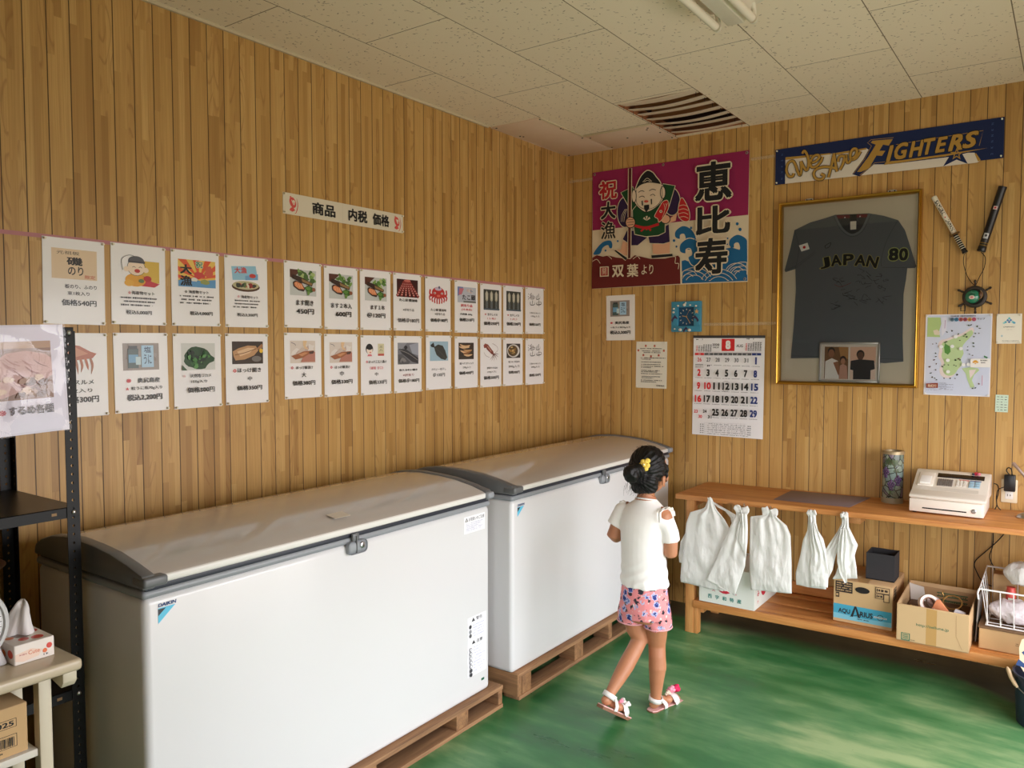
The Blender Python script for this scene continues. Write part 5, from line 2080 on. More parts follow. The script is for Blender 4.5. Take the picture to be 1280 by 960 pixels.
# ------------------------------------------------------------------ island map
f = homog(((28, 305), (428, 302), (425, 797), (30, 790)))
s = Sheet(.300, .421, S(236, 234, 240), M_PRINT)
P = lambda pts, c: s.poly(hx(f, pts), c)
LAV, LG, PK = S(206, 212, 232), S(186, 208, 154), S(230, 214, 212)
s.rect(.015, .012, .985, .988, LAV)
P([(40, 322), (118, 322), (124, 360), (112, 410), (120, 442), (40, 440)], S(176, 200, 132))
P([(76, 402), (100, 396), (118, 412), (114, 430), (84, 428)], S(220, 206, 184))
Lw = lambda pts, w, c, **k: s.line(hx(f, pts), w, c, **k)
P([(126, 322), (158, 322), (156, 400), (128, 440)], S(222, 222, 236))
isl = [(312, 384), (322, 410), (296, 440), (268, 470), (252, 500), (262, 540), (244, 580), (256, 610), (230, 640), (206, 676), (170, 690), (136, 676), (122, 640), (132, 600), (112, 560), (118, 520), (108, 490), (124, 462), (160, 452), (200, 436), (250, 420), (286, 396)]
P([(v.x, v.y) for v in smooth_path(isl, 3, True)], PK)
P([(218 + .88 * (v.x - 210), 545 + .9 * (v.y - 545)) for v in smooth_path(isl, 3, True)], LG)
P([(150, 480), (180, 498), (186, 530), (170, 548), (150, 536), (146, 506)], S(84, 142, 62))
P([(256, 630), (300, 622), (352, 628), (360, 640), (330, 668), (318, 700), (336, 740), (310, 744), (292, 700), (280, 660)], LG)
P([(300, 640), (340, 636), (330, 660), (306, 690)], PK)
P([(386, 552), (408, 562), (404, 570), (384, 562)], S(60, 130, 80))
q = random.Random(5)
for cx_, cy_ in ((190, 404), (160, 412), (98, 480), (76, 484), (96, 540), (98, 560), (102, 604), (88, 580), (62, 622), (70, 660), (100, 640), (80, 684), (96, 690), (106, 700), (152, 690), (188, 690), (218, 690), (230, 668), (290, 372), (302, 370), (340, 378), (356, 390), (330, 420), (322, 440), (320, 478), (288, 500), (322, 498), (300, 545), (318, 552), (288, 520), (352, 420), (140, 620), (150, 610), (176, 610), (210, 610), (222, 616), (160, 470), (152, 476), (230, 424), (240, 462), (262, 436), (272, 426), (280, 440), (218, 580), (236, 572), (244, 578), (360, 720), (340, 745), (325, 748)):
    pp = f(cx_, cy_)
    s.ell(pp[0], pp[1], q.uniform(.008, .02), q.uniform(.005, .011), q.choice([S(50, 46, 44), S(90, 60, 44), S(70, 90, 60), S(40, 60, 40)]), q.uniform(-40, 40), 8, irr=.3, seed=cx_)
for x, y in ((214, 440), (130, 500), (196, 498), (172, 582), (176, 650), (266, 608), (296, 606), (248, 512)):
    pp = f(x, y)
    s.ell(pp[0], pp[1], .03, .021, S(236, 236, 236), n=14)
for k, (x, c) in enumerate(((190, S(90, 120, 140)), (216, S(60, 130, 170)), (243, S(190, 90, 80)), (269, S(170, 70, 90)), (295, S(206, 150, 70)), (321, S(190, 80, 110)))):
    pp = f(x, 336)
    s.ell(pp[0], pp[1], .033, .024, c)
    s.text('奥尻島まるご'[k], pp[0], pp[1], .036, .027, S(40, 40, 50), .02)
s.text('マップ', *f(362, 333), .12, .024, S(60, 60, 66), .02)
s.scrib(f(182, 317)[0], f(330, 317)[0], f(0, 317)[1], .015, S(70, 70, 76), 3, .05)
P([(47, 722), (118, 718), (118, 748), (47, 748)], S(140, 60, 40))
s.text('島紀行', *f(83, 735), .14, .035, S(232, 206, 180), .02)
for i, y in enumerate((717, 724, 732, 740, 748, 754)):
    s.scrib(f(124, y)[0], f(170 + 40 * (i % 2), y)[0], f(0, y)[1], .006, S(120, 120, 140), i)
s.scrib(f(50, 760)[0], f(110, 760)[0], f(0, 760)[1], .007, S(140, 140, 150), 77)
P([(306, 572), (410, 570), (424, 572), (424, 622), (308, 622)], S(240, 236, 232))
pp = f(337, 590)
for dx, dy, r in ((0, -.006, .03), (-.025, .004, .02), (.025, .004, .02), (0, .02, .014)):
    s.ell(pp[0] + dx, pp[1] + dy, r, r * .5, S(226, 164, 50), n=10)
s.text('奥尻島観光', *f(386, 581), .105, .014, K, .02)
s.text('協会', *f(382, 594), .07, .013, K, .02)
Lw([(380, 670), (380, 730)], .002, S(190, 90, 120), smooth=False)
Lw([(150, 340), (148, 390)], .002, S(170, 110, 170), smooth=False)
o = s.place('island_map', 'B', 2.365, 1.589, .002, -.2)
tag(o, 'pale lavender map poster of a green island beside the framed shirt', 'map')
add_pins(o, .300, .421)

# certificate
s = Sheet(.107, .149, S(238, 232, 216), M_PRINT)
for x, y, c in ((.36, .28, S(80, 170, 196)), (.44, .22, S(70, 130, 190)), (.5, .16, S(90, 190, 200)), (.56, .22, S(70, 130, 190)), (.64, .28, S(120, 200, 210)), (.5, .28, S(60, 110, 170)), (.3, .31, S(150, 206, 210)), (.7, .31, S(80, 160, 196))):
    s.poly([(x, y - .05), (x + .06, y), (x, y + .035), (x - .06, y)], c)
s.text('UNIMARU', .5, .44, .44, .035, S(60, 60, 70), .005)
s.scrib(.38, .62, .53, .012, S(150, 150, 150), 4)
s.poly([(.18, .74), (.22, .7), (.27, .74), (.22, .78)], S(170, 200, 210))
s.scrib(.24, .9, .90, .014, S(110, 110, 110), 5, .05)
s.scrib(.24, .8, .935, .012, S(120, 120, 120), 6, .05)
o = s.place('certificate', 'B', 2.588, 1.722, .002, .4)
tag(o, 'cream certificate card with a blue crest right of the map', 'certificate')
add_pins(o, .107, .149)
s = Sheet(.055, .087, S(206, 226, 206), M_PRINT)
q = random.Random(2)
for r in range(6):
    for c_ in range(3):
        s.scrib(.12 + .3 * c_, .3 + .3 * c_, .12 + .15 * r, .05, S(60, 70, 66), r * 3 + c_, .1)
o = s.place('small_card', 'B', 2.567, 1.347, .002, -.5)
tag(o, 'tiny pale green card with rows of figures below the certificate', 'card')

# tasting poster and notice
s = Sheet(A4W, A4H, S(240, 236, 232))
jars(s, .14, .12, .82, .47)
T(('※', .19, .61, .09, .05, S(216, 60, 70), .02), ('奥尻島産', .56, .61, .5, .065, K, .03), ('＋粒うに瓶70g入り', .5, .715, .70, .045), ('税込2,200円', .5, .825, .72, .085, K, .045))(s)
o = s.place('price_sheet', 'B', .416, 1.8195, .0016, .6)
tag(o, 'urchin jar price sheet alone on the back wall, below the big flag', 'price sheet')
add_pins(o, A4W, A4H)
s = Sheet(A4W * 1.03, A4H * 1.01, S(232, 226, 210), M_PRINT)
for x, y in ((.31, .09), (.6, .09), (.07, .19), (.9, .19), (.24, .29), (.49, .315), (.74, .29)):
    s.rect(x - .028, y - .022, x + .028, y + .022, S(206, 90, 70))
    s.rect(x - .012, y - .024, x + .012, y - .010, S(90, 110, 70))
for i, (y, a, c_) in enumerate(((.15, .12, .86), (.2, .2, .8), (.235, .25, .8), (.35, .16, .95), (.38, .18, .5), (.44, .18, .82), (.49, .18, .8), (.53, .18, .9), (.56, .18, .5), (.62, .18, .78), (.65, .18, .7), (.69, .18, .86), (.75, .2, .8), (.78, .2, .6), (.83, .18, .86), (.865, .18, .7))):
    s.scrib(a, c_, y, .018, S(70, 64, 60), i + 90, .12)
s.text('双葉商店', .81, .94, .26, .03, K, .02)
o = s.place('notice', 'B', .641, 1.5115, .0016, -.4)
tag(o, 'cream typed notice with ring of small red marks beside the calendar', 'notice')
add_pins(o, A4W, A4H)

# ------------------------------------------------------------------ wall clock
cx, cz = .884, 1.817
t = thing('wall_clock', 'square turquoise wall clock decorated with shells and dolphins', 'clock', (cx, -.001, cz - .096))
M_TURQ = mat('turquoise_paint', S(64, 142, 172), .4)
M_NAVYF = mat('clock_face_blue', S(20, 74, 108), .4)
b = MB()
b.box(cx - .097, cx + .097, -.030, -.001, cz - .095, cz - .058, M_TURQ, .004)
b.box(cx - .097, cx + .097, -.030, -.001, cz + .058, cz + .095, M_TURQ, .004)
b.box(cx - .097, cx - .052, -.0298, -.001, cz - .059, cz + .059, M_TURQ, .004)
b.box(cx + .052, cx + .097, -.0298, -.001, cz - .059, cz + .059, M_TURQ, .004)
b.build('case', t)
b = MB()
b.box(cx - .056, cx + .056, -.014, -.002, cz - .062, cz + .062, M_NAVYF)
fc = b.build('face', t)
b = MB()
for k in range(12):
    a = R(30 * k)
    r = .045
    b.box(-.0018, .0018, -.016, -.0135, r - .005, r + .004, M_IVORY, T=Matrix.Translation((cx, 0, cz)) @ Matrix.Rotation(-a, 4, 'Y').inverted())
b.build('hour_marks', fc)
for nm, a, L, w in (('hour_hand', -80, .028, .004), ('minute_hand', 148, .046, .003), ('second_hand', 25, .045, .0012)):
    b = MB()
    b.box(-w / 2, w / 2, -.0185, -.0175, -.006, L, mat('hand_gold', S(206, 160, 96), .4), T=Matrix.Translation((cx, 0, cz)) @ Matrix.Rotation(R(a), 4, 'Y'))
    b.build(nm, t)
q = random.Random(8)
M_SHELL = mat('shell', S(232, 222, 206), .45)
M_STARF = mat('starfish', S(222, 172, 110), .6)
M_DOLPH = mat('dolphin_paint', S(60, 50, 84), .4)
for k, (dx, dz, r) in enumerate(((-.008, .072, .011), (-.05, .068, .007), (.03, .07, .006), (.068, .064, .007), (-.078, .05, .007), (-.08, .028, .008), (-.034, -.082, .011), (.026, -.084, .011), (-.072, -.076, .006), (.0, .084, .006))):
    b = MB()
    b.ball((cx + dx, -.032, cz + dz), (r, .006, r * .85), M_SHELL, 10)
    b.build('shell', t)
pts = [(cx + .073 + (.015 if k % 2 == 0 else .006) * math.sin(math.pi * k / 5), cz + .03 + (.015 if k % 2 == 0 else .006) * math.cos(math.pi * k / 5)) for k in range(10)]
b = MB()
b.prism(pts, 'Y', -.034, -.028, M_STARF)
b.build('starfish', t)
for sx_, dx, dz, sc_ in ((1, -.074, -.012, 1), (-1, .066, -.014, 1), (1, .002, -.082, .8)):
    b = MB()
    D_ = [(-.022, -.012), (-.010, .008), (.0, .016), (.004, .024), (.009, .015), (.018, .006), (.024, -.002), (.014, -.001), (.004, .004), (-.006, -.006), (-.014, -.022), (-.018, -.012)]
    b.prism([(cx + dx + sx_ * u * sc_, cz + dz + v * sc_) for u, v in D_], 'Y', -.034, -.029, M_DOLPH)
    b.build('dolphin', t)

# ------------------------------------------------------------------ calendar
f = homog(((577, 325), (972, 315), (985, 895), (583, 885)))
CW, CH = .443, .612
s = Sheet(CW, CH, S(244, 242, 244), M_PRINT)
NB, RD = S(28, 50, 120), S(216, 36, 44)


def cal(t, x, y, w, h, c, bold=.06):
    px, py = f(x, y)
    s.text(t, px, py, w / 397, h / 572, c, bold)


s.poly(hx(f, [(735, 336), (807, 334), (808, 402), (736, 404)]), S(212, 34, 36))
cal('8', 771, 369, 30, 52, WHITE, .07)
cal('2020', 703, 370, 40, 14, K, .03)
cal('令和2年', 703, 385, 36, 10, K, .02)
cal('AUG', 836, 372, 36, 16, K, .02)
for bx, by, cols, rows in ((598, 372, 7, 5), (875, 352, 7, 6)):
    for r in range(rows):
        for c_ in range(cols):
            if (r == 0 and c_ < 3):
                continue
            px, py = f(bx + 13 * c_, by + 8.5 * r)
            s.scrib(px - .008, px + .012, py, .011, RD if c_ == 0 else K, r * 7 + c_, 0)
cal('7', 632, 343, 5, 8, K, .02)
cal('9', 914, 333, 5, 8, K, .02)
s.scrib(f(592, 0)[0], f(606, 0)[0], f(598, 343)[1], .012, K, 1, 0)
s.scrib(f(870, 0)[0], f(886, 0)[0], f(878, 333)[1], .012, K, 2, 0)
for k in range(7):
    xa, xb = 592 + 53 * k, 592 + 53 * (k + 1) - 3
    c_ = RD if k == 0 else (NB if k == 6 else S(90, 90, 94))
    yo = -1.3 * k
    s.poly(hx(f, [(xa, 418 + yo), (xb, 417 + yo), (xb, 430 + yo), (xa, 431 + yo)]), c_)
    cal('日月火水木金土'[k], (xa + xb) / 2, 424 + yo, 11, 10, WHITE, .0)
XS = [619, 670, 721, 774, 826, 880, 934]
rows = [(455, ['26', '27', '28', '29', '30', '31', '1']), (528, list('2345678')), (602, ['9', '10', '11', '12', '13', '14', '15']), (676, ['16', '17', '18', '19', '20', '21', '22']), (752, ['', '', '25', '26', '27', '28', '29'])]
for r, (y, nums) in enumerate(rows):
    for k, n_ in enumerate(nums):
        if not n_:
            continue
        sm = (r == 0 and k < 6)
        c_ = RD if (k == 0 or n_ == '10' and r == 2) else (NB if k == 6 else K)
        if sm:
            cal(n_, XS[k], y - .6 * k, 24, 24, S(200, 60, 70) if k == 0 else S(90, 90, 94), .03)
        else:
            cal(n_, XS[k], y - .4 * k, (11 if n_ == '1' else 20) if len(n_) == 1 else 40, 42, c_, .06)
        px, py = f(XS[k], y + 29)
        s.scrib(px - .055, px + .055, py, .006, S(130, 130, 134), r * 7 + k, .05)
for n_, x, y, c_ in (('23', 610, 749, RD), ('30', 636, 778, RD), ('24', 661, 747, K), ('31', 690, 778, K)):
    cal(n_, x, y, 22, 19, c_, .05)
s.line([f(775 + 26 * math.cos(R(a)), 600 + 28 * math.sin(R(a))) for a in range(0, 360, 30)], .0014, S(90, 90, 96), closed=True, n=3)
for i, y in enumerate((482, 490, 498)):
    s.scrib(f(600, y)[0], f(645, y)[0], f(600, y)[1], .008, S(120, 120, 124), 200 + i, .1)
s.scrib(f(660, 0)[0], f(684, 0)[0], f(670, 488)[1], .02, S(80, 80, 84), 210, .1)
for k in range(13):
    xx = 640 + 22.5 * k
    if 650 < xx < 895:
        s.line([f(xx, 812), f(xx + 2, 878)], .0007, S(150, 150, 154), smooth=False)
for k in range(6):
    s.line([f(668, 812 + 13 * k), f(896, 810 + 13 * k)], .0007, S(150, 150, 154), smooth=False)
    s.scrib(f(670, 0)[0], f(894, 0)[0], f(760, 818 + 11.5 * k)[1], .008, S(140, 140, 144), 300 + k, .35)
for xx in (642, 655, 912, 922):
    for k in range(5):
        pp = f(xx, 822 + 12 * k)
        s.scrib(pp[0] - .008, pp[0] + .012, pp[1], .012, S(80, 80, 84), k, 0)
o = s.place('wall_calendar', 'B', 1.1485, 1.388, .004, -.3)
tag(o, 'large white wall calendar showing August with red and blue numbers', 'calendar')
b = MB()
b.box(-CW / 2 - .002, CW / 2 + .002, CH / 2 - .012, CH / 2 + .004, -.001, .004, mat('calendar_bar', S(60, 58, 60), .5), .001)
b.build('top_bar', o, local=True)
b = MB()
b.ball((0, CH / 2 + .012, .001), (.004, .004, .004), M_METAL, 8)
b.build('nail', o, local=True)

# ------------------------------------------------------------------ wall socket, adapter
t = thing('wall_socket', 'cream wall socket plate with two-pin outlet above the counter', 'socket', (2.611, 0, .849))
b = MB()
b.box(2.576, 2.646, -.008, -.0005, .849, .967, mat('socket_plate', S(232, 220, 190), .4), .004)
b.build('plate', t)
b = MB()
b.box(2.594, 2.628, -.0095, -.007, .868, .906, M_WHITEP, .002)
b.box(2.603, 2.6055, -.0102, -.009, .882, .893, M_DARK)
b.box(2.615, 2.6175, -.0102, -.009, .883, .892, M_DARK)
b.build('outlet', t)
t = thing('power_adapter', 'black plug-in power adapter in the wall socket', 'adapter', (2.613, -.008, .915))
b = MB()
b.box(2.589, 2.638, -.040, -.008, .910, .994, M_BLKP, .005)
b.build('body', t)
b = MB()
b.tube(smooth_path([(2.612, -.024, .992), (2.598, -.026, 1.012), (2.604, -.028, 1.028), (2.618, -.028, 1.022), (2.622, -.026, .992)], 5), .0028, M_BLACK, 6)
b.tube(smooth_path([(2.591, -.03, .93), (2.566, -.04, .915), (2.56, -.05, .88), (2.563, -.06, .84), (2.556, -.07, .82)], 5), .0024, M_BLACK, 6)
b.tube(smooth_path([(2.553, -.11, .955), (2.566, -.09, .945), (2.570, -.07, .91), (2.562, -.06, .865), (2.566, -.06, .835), (2.58, -.055, .817)], 5), .0024, M_BLACK, 6)
b.build('cable', t)

# strips of old clear tape on the back wall
M_CLEAR = thin_glass('clear_tape', (1, 1, 1, 1), rough=.3)
_n = M_CLEAR.node_tree
_d = _n.nodes.new('ShaderNodeBsdfDiffuse')
_d.inputs[0].default_value = S(236, 214, 176)
_m = _n.nodes.new('ShaderNodeMixShader')
_m.inputs[0].default_value = .22
_n.links.new(next(k for k in _n.nodes if k.type == 'BSDF_TRANSPARENT').outputs[0], _m.inputs[1])
_n.links.new(_d.outputs[0], _m.inputs[2])
_n.links.new(_m.outputs[0], next(k for k in _n.nodes if k.type == 'OUTPUT_MATERIAL').inputs[0])
for k, (x0_, x1_, z_, lab) in enumerate(((.015, .20, 2.752, 'strip of old clear tape left of the big flag'), (1.27, 1.41, 2.735, 'strip of old clear tape between flag and towel'), (.99, 1.44, 1.767, 'strip of old clear tape right of the clock'))):
    b = MB()
    b.box(x0_, x1_, -.0008, -.0003, z_ - .009, z_ + .009, M_CLEAR)
    o = rebase(b.build('clear_tape'), ((x0_ + x1_) / 2, -.0003, z_))
    tag(o, lab, 'tape', 'strips of clear tape on the back wall')
# ------------------------------------------------------------------ long wooden counter under the back wall
def tz(x):
    return .0135 * (x - 1.04)


TB = Matrix.Translation((1.04, 0, 0)) @ Matrix.Rotation(-.0135, 4, 'Y') @ Matrix.Translation((-1.04, 0, 0))
BX1 = 3.3
bench = thing('counter_bench', 'long wooden counter with lower shelf under the framed shirt', 'counter', (2.1, -.25, 0))
b = MB()
b.box(1.04, BX1, -.485, -.008, .764, .793, M_BENCH, .004, T=TB)
b.build('top', bench)
for x in (1.087, 2.25, 3.22):
    if x != 2.25:
        b = MB()
        b.box(x, x + .05, -.465, -.415, 0, .764 + tz(x), M_BENCHZ, .003)
        b.build('leg', bench)
        b = MB()
        b.box(x, x + .05, -.075, -.025, 0, .764 + tz(x), M_BENCHZ, .003)
        b.build('leg', bench)
        b = MB()
        b.box(x + .05, x + .075, -.462, -.415, 0, .19 + tz(x), M_BENCHZ, .003)
        b.box(x + .05, x + .09, -.415, -.03, .11 + tz(x), .15 + tz(x), M_BENCHZ, .003)
        b.build('leg_block', bench)
for x in (1.087, 1.955, 2.75):
    b = MB()
    b.box(x, x + .052, -.44, -.03, .727 + tz(x), .764 + tz(x), wood_mat('bench_brace_wood', S(150, 96, 50), S(196, 140, 84), 'Y'), .003)
    b.build('cross_brace', bench)
b = MB()
b.box(1.14, BX1, -.475, -.432, .150, .193, M_BENCH, .003, T=TB)
b.build('shelf_rail', bench)
for y0, y1 in ((-.425, -.275), (-.262, -.115), (-.1, -.02)):
    b = MB()
    b.box(1.14, BX1, y0, y1, .174, .192, M_BENCH, .002, T=TB)
    b.build('shelf_board', bench)
b = MB()
b.box(1.14, BX1, -.03, -.008, .195, .26, M_BENCH, .003, T=TB)
b.build('back_batten', bench)

# grey-violet desk mat
b = MB()
b.prism([(1.549, -.370), (1.939, -.372), (1.975, -.040), (1.552, -.052)], 'Z', .7935, .7955, mat('mat_vinyl', S(124, 106, 108), .55), bev=.0006)
for v in b.bm.verts:
    v.co.z += tz(v.co.x)
o = rebase(b.build('desk_mat'), (1.75, -.2, .80))
tag(o, 'flat grey violet desk mat lying on the counter', 'mat')

# ------------------------------------------------------------------ stained-glass vase
vx, vy, vr = 2.093, -.105, .0515
vz = .793 + tz(vx)
t = thing('stained_glass_vase', 'tall cylinder vase with stained glass grapes on the counter', 'vase', (vx, vy, vz))


def glass_mosaic():
    g = NG('leaded_glass', .18)
    o = g.new('ShaderNodeTexCoord').outputs['Object']
    x, y, z = sep(g, o)
    v = g.xyz(g.math('MULTIPLY', x, 34.0), g.math('MULTIPLY', y, 34.0), g.math('MULTIPLY', z, 26.0))
    e = g.new('ShaderNodeTexVoronoi', feature='DISTANCE_TO_EDGE')
    g.put(e.inputs['Vector'], v)
    e.inputs['Scale'].default_value = 1.0
    c = g.new('ShaderNodeTexVoronoi')
    g.put(c.inputs['Vector'], v)
    c.inputs['Scale'].default_value = 1.0
    s_ = g.new('ShaderNodeSeparateColor')
    g.n.links.new(c.outputs['Color'], s_.inputs[0])
    col = g.ramp(s_.outputs[0], [(0.0, S(136, 152, 138)), (.35, S(112, 130, 128)), (.6, S(150, 158, 140)), (.8, S(100, 116, 106)), (1.0, S(128, 112, 128))])
    lead = g.ramp(e.outputs['Distance'], [(.03, 1.0), (.07, 0.0)])
    g.color(g.mix(lead, col, S(40, 40, 36)))
    return g.m


b = MB()
TV = Matrix.Translation((vx, vy, vz))
b.lathe([(vr - .012, .001), (vr - .002, .001), (vr, .004), (vr, .25), (vr - .001, .262)], glass_mosaic(), 36, TV)
body = b.build('glass_body', t)
b = MB()
b.lathe([(vr - .004, .258), (vr + .003, .259), (vr + .003, .272), (vr + .001, .276), (vr - .010, .276), (vr - .011, .262)], mat('pewter', S(170, 150, 116), .45, .5), 36, TV, cap=False)
b.build('rim', t)
b = MB()
b.lathe([(vr - .004, .0), (vr + .0015, .0), (vr + .0015, .028), (vr - .001, .030)], mat('vase_foot', S(150, 138, 112), .4), 36, TV, cap=False)
b.build('foot', t)
q = random.Random(4)
for (ang, zc) in ((-120, .165), (-50, .125), (-88, .10)):
    b = MB()
    for i in range(15):
        rr = int(i ** .5)
        row = [0, 1, 1, 1, 2, 2, 2, 2, 3, 3, 3, 4, 4, 5, 5][i]
        n_in = {0: 1, 1: 3, 2: 4, 3: 3, 4: 2, 5: 2}[row]
        k = i - {0: 0, 1: 1, 2: 4, 3: 8, 4: 11, 5: 13}[row]
        a = R(ang) + (k - (n_in - 1) / 2) * .2
        b.ball((vx + vr * math.cos(a), vy + vr * math.sin(a), vz + zc + .022 - .0095 * row), (.0055, .0055, .0055), mat('grape_glass', S(104, 76, 108), .25, var=(60, S(82, 60, 102), .4, .6)), 8)
    b.build('grape_cluster', body)
M_LEAF = mat('leaf_glass', S(74, 92, 52), .3, var=(40, S(54, 70, 40), .4, .6))
for i, (ang, zc, sc_, ro) in enumerate(((-105, .222, .024, .2), (-70, .215, .026, -.4), (-62, .175, .018, .8), (-135, .2, .016, 1.0), (-85, .062, .018, 2.6))):
    b = MB()
    P_ = []
    for k in range(15):
        th = 2 * math.pi * k / 15
        r = sc_ * (1.0 if k % 3 == 0 else .62)
        u, v = r * math.cos(th + ro), r * math.sin(th + ro)
        a = R(ang) + u / vr
        P_.append(Vector((vx + (vr + .0012) * math.cos(a), vy + (vr + .0012) * math.sin(a), vz + zc + v)))
    a = R(ang)
    c0 = b.bm.verts.new((vx + (vr + .002) * math.cos(a), vy + (vr + .002) * math.sin(a), vz + zc))
    vs = [b.bm.verts.new(p) for p in P_]
    fs = [b.bm.faces.new((c0, vs[k], vs[(k + 1) % 15])) for k in range(15)]
    b._fin(fs, M_LEAF, False)
    b.build('leaf', body)
b = MB()
b.tube(smooth_path([(vx + (vr + .001) * math.cos(R(a)), vy + (vr + .001) * math.sin(R(a)), vz + z) for a, z in ((-140, .23), (-110, .20), (-95, .225), (-70, .19), (-60, .15), (-72, .13))], 4), .0014, mat('vine_lead', S(70, 54, 40), .5), 5)
b.build('vine', body)

# ------------------------------------------------------------------ cash register
rx0, rx1, ry0, ry1 = 2.211, 2.534, -.345, -.035
rz = .793 + tz(2.37)
t = thing('cash_register', 'white electronic cash register with printer and drawer on the counter', 'cash register', ((rx0 + rx1) / 2, (ry0 + ry1) / 2, rz))
M_REG = mat('register_plastic', S(236, 228, 216), .45)
M_REGD = mat('register_seam', S(70, 62, 58), .6)
b = MB()
b.box(rx0 + .004, rx1 - .004, ry0 + .012, ry1, rz + .006, rz + .078, M_REG, .004)
for x in (rx0 + .02, rx1 - .02):
    for y in (ry0 + .03, ry1 - .03):
        b.lathe([(.009, 0), (.009, .008)], M_BLKP, 10, Matrix.Translation((x, y, rz)))
b.build('base', t)
b = MB()
b.box(rx0, rx1 - .012, ry0, ry0 + .02, rz + .008, rz + .072, M_REG, .004)
dr = b.build('drawer', t)
b = MB()
b.box(rx0 + .058, rx1 - .075, ry0 - .0006, ry0 + .004, rz + .026, rz + .032, M_DARK)
b.build('slot', dr)
b = MB()
TL = Matrix.Translation((rx1 - .045, ry0, rz + .037)) @ Matrix.Rotation(R(90), 4, 'X')
b.lathe([(.0105, -.001), (.0105, .0025), (.008, .004), (.007, .002), (.004, .002), (.0035, .004), (.0, .004)], M_METAL, 20, TL, cap=False)
b.build('lock', dr)
b = MB()
side = [(ry0 - .002, rz + .076), (ry0 - .002, rz + .088), (ry0 + .010, rz + .094), (ry0 + .075, rz + .108), (ry0 + .225, rz + .178), (ry0 + .25, rz + .186), (ry1 - .02, rz + .182), (ry1, rz + .15), (ry1, rz + .07)]
b.prism(side, 'X', rx0 - .002, rx1 + .004, M_REG, bev=.005)
bd = b.build('upper_body', t)
SL = Matrix.Translation((0, ry0 + .075, rz + .108)) @ Matrix.Rotation(math.atan2(.070, .150), 4, 'X')   # sloped keyboard plane: local y up the slope


def slab(bb, x0, x1, u0, u1, h0, h1, m, bev=.001):
    bb.box(x0, x1, u0, u1, h0, h1, m, bev, T=SL)


b = MB()
slab(b, rx0 + .098, rx1 - .020, .122, .160, -.004, .0012, mat('display_window', S(34, 28, 26), .15), .001)
b.build('display', bd)
b = MB()
slab(b, rx0 + .018, rx0 + .088, .03, .15, .0, .009, M_REG, .004)
pr = b.build('printer_cover', bd)
b = MB()
slab(b, rx0 + .028, rx0 + .076, .045, .112, .0085, .0115, mat('receipt_paper', S(246, 244, 240), .7), .001)
b.tube([SL @ Vector((rx0 + .03, .045, .012)), SL @ Vector((rx0 + .075, .045, .012))], .004, MATS['receipt_paper'], 8)
b.build('receipt', pr)
for nm, x0, x1, u0, u1, c, nc, nr, kc in (('keypad', .104, .172, .045, .106, S(150, 140, 132), 7, 5, S(120, 112, 106)), ('keypad', .186, .232, .050, .106, S(206, 196, 184), 3, 4, S(236, 230, 220)), ('keypad', .240, .290, .050, .106, S(180, 196, 206), 2, 3, S(160, 196, 216))):
    b = MB()
    slab(b, rx0 + x0, rx0 + x1, u0, u1, -.001, .0015, mat('pad_%d' % int(x0 * 1000), c, .5), .0006)
    kp = b.build(nm, bd)
    for i in range(nc):
        for j in range(nr):
            wx, wy = (x1 - x0) / nc, (u1 - u0) / nr
            b = MB()
            slab(b, rx0 + x0 + wx * (i + .12), rx0 + x0 + wx * (i + .88), u0 + wy * (j + .14), u0 + wy * (j + .86), .0012, .0045, mat('key_%d' % int(x0 * 1000), kc, .5), .0008)
            b.build('key', kp)
b = MB()
slab(b, rx0 + .196, rx0 + .24, .107, .115, .0, .001, mat('red_label', S(216, 110, 110), .5), 0)
slab(b, rx0 + .244, rx0 + .292, .107, .115, .0, .001, mat('blue_label', S(80, 96, 150), .5), 0)
b.build('colour_label', bd)
# shallow coin ledge below the keys
b = MB()
slab(b, rx0 + .035, rx1 - .035, .0, .030, -.0005, .0008, mat('ledge_shade', S(222, 214, 202), .5), 0)
b.build('coin_ledge', bd)
b = MB()
b.ball((rx1 - .058, ry0 + .225, rz + .186), (.012, .008, .009), mat('red_trinket', S(190, 40, 60), .5), 10)
b.ball((rx1 - .046, ry0 + .218, rz + .186), (.009, .007, .007), mat('pink_trinket', S(226, 120, 140), .5), 10)
b.ball((rx1 - .07, ry0 + .222, rz + .184), (.008, .006, .006), mat('navy_trinket', S(50, 44, 70), .5), 8)
o = rebase(b.build('trinket'), (rx1 - .056, ry0 + .222, rz + .178))
tag(o, 'small red trinket resting on the cash register display', 'trinket')

# pen stand at the right end of the counter
px_, py_ = 2.695, -.19
pz_ = .793 + tz(px_)
t = thing('pen_stand', 'silver domed pen stand with sloping clear pen right of the register', 'pen stand', (px_, py_, pz_))
b = MB()
b.lathe([(.042, 0), (.043, .004), (.038, .012), (.025, .021), (.010, .026), (.0, .027)], M_METAL, 24, Matrix.Translation((px_, py_, pz_)), cap=False)
b.build('base', t)
b = MB()
b.tube([(px_ + .02, py_ - .0, pz_ + .02), (2.72, py_, pz_ + .12), (2.679, -.2, 1.021), (2.637, -.2, 1.072), (2.631, -.2, 1.078)], [.003, .004, .0065, .0085, .006], mat('smoky_plastic', S(150, 126, 112), .2), 10)
b.build('pen', t)

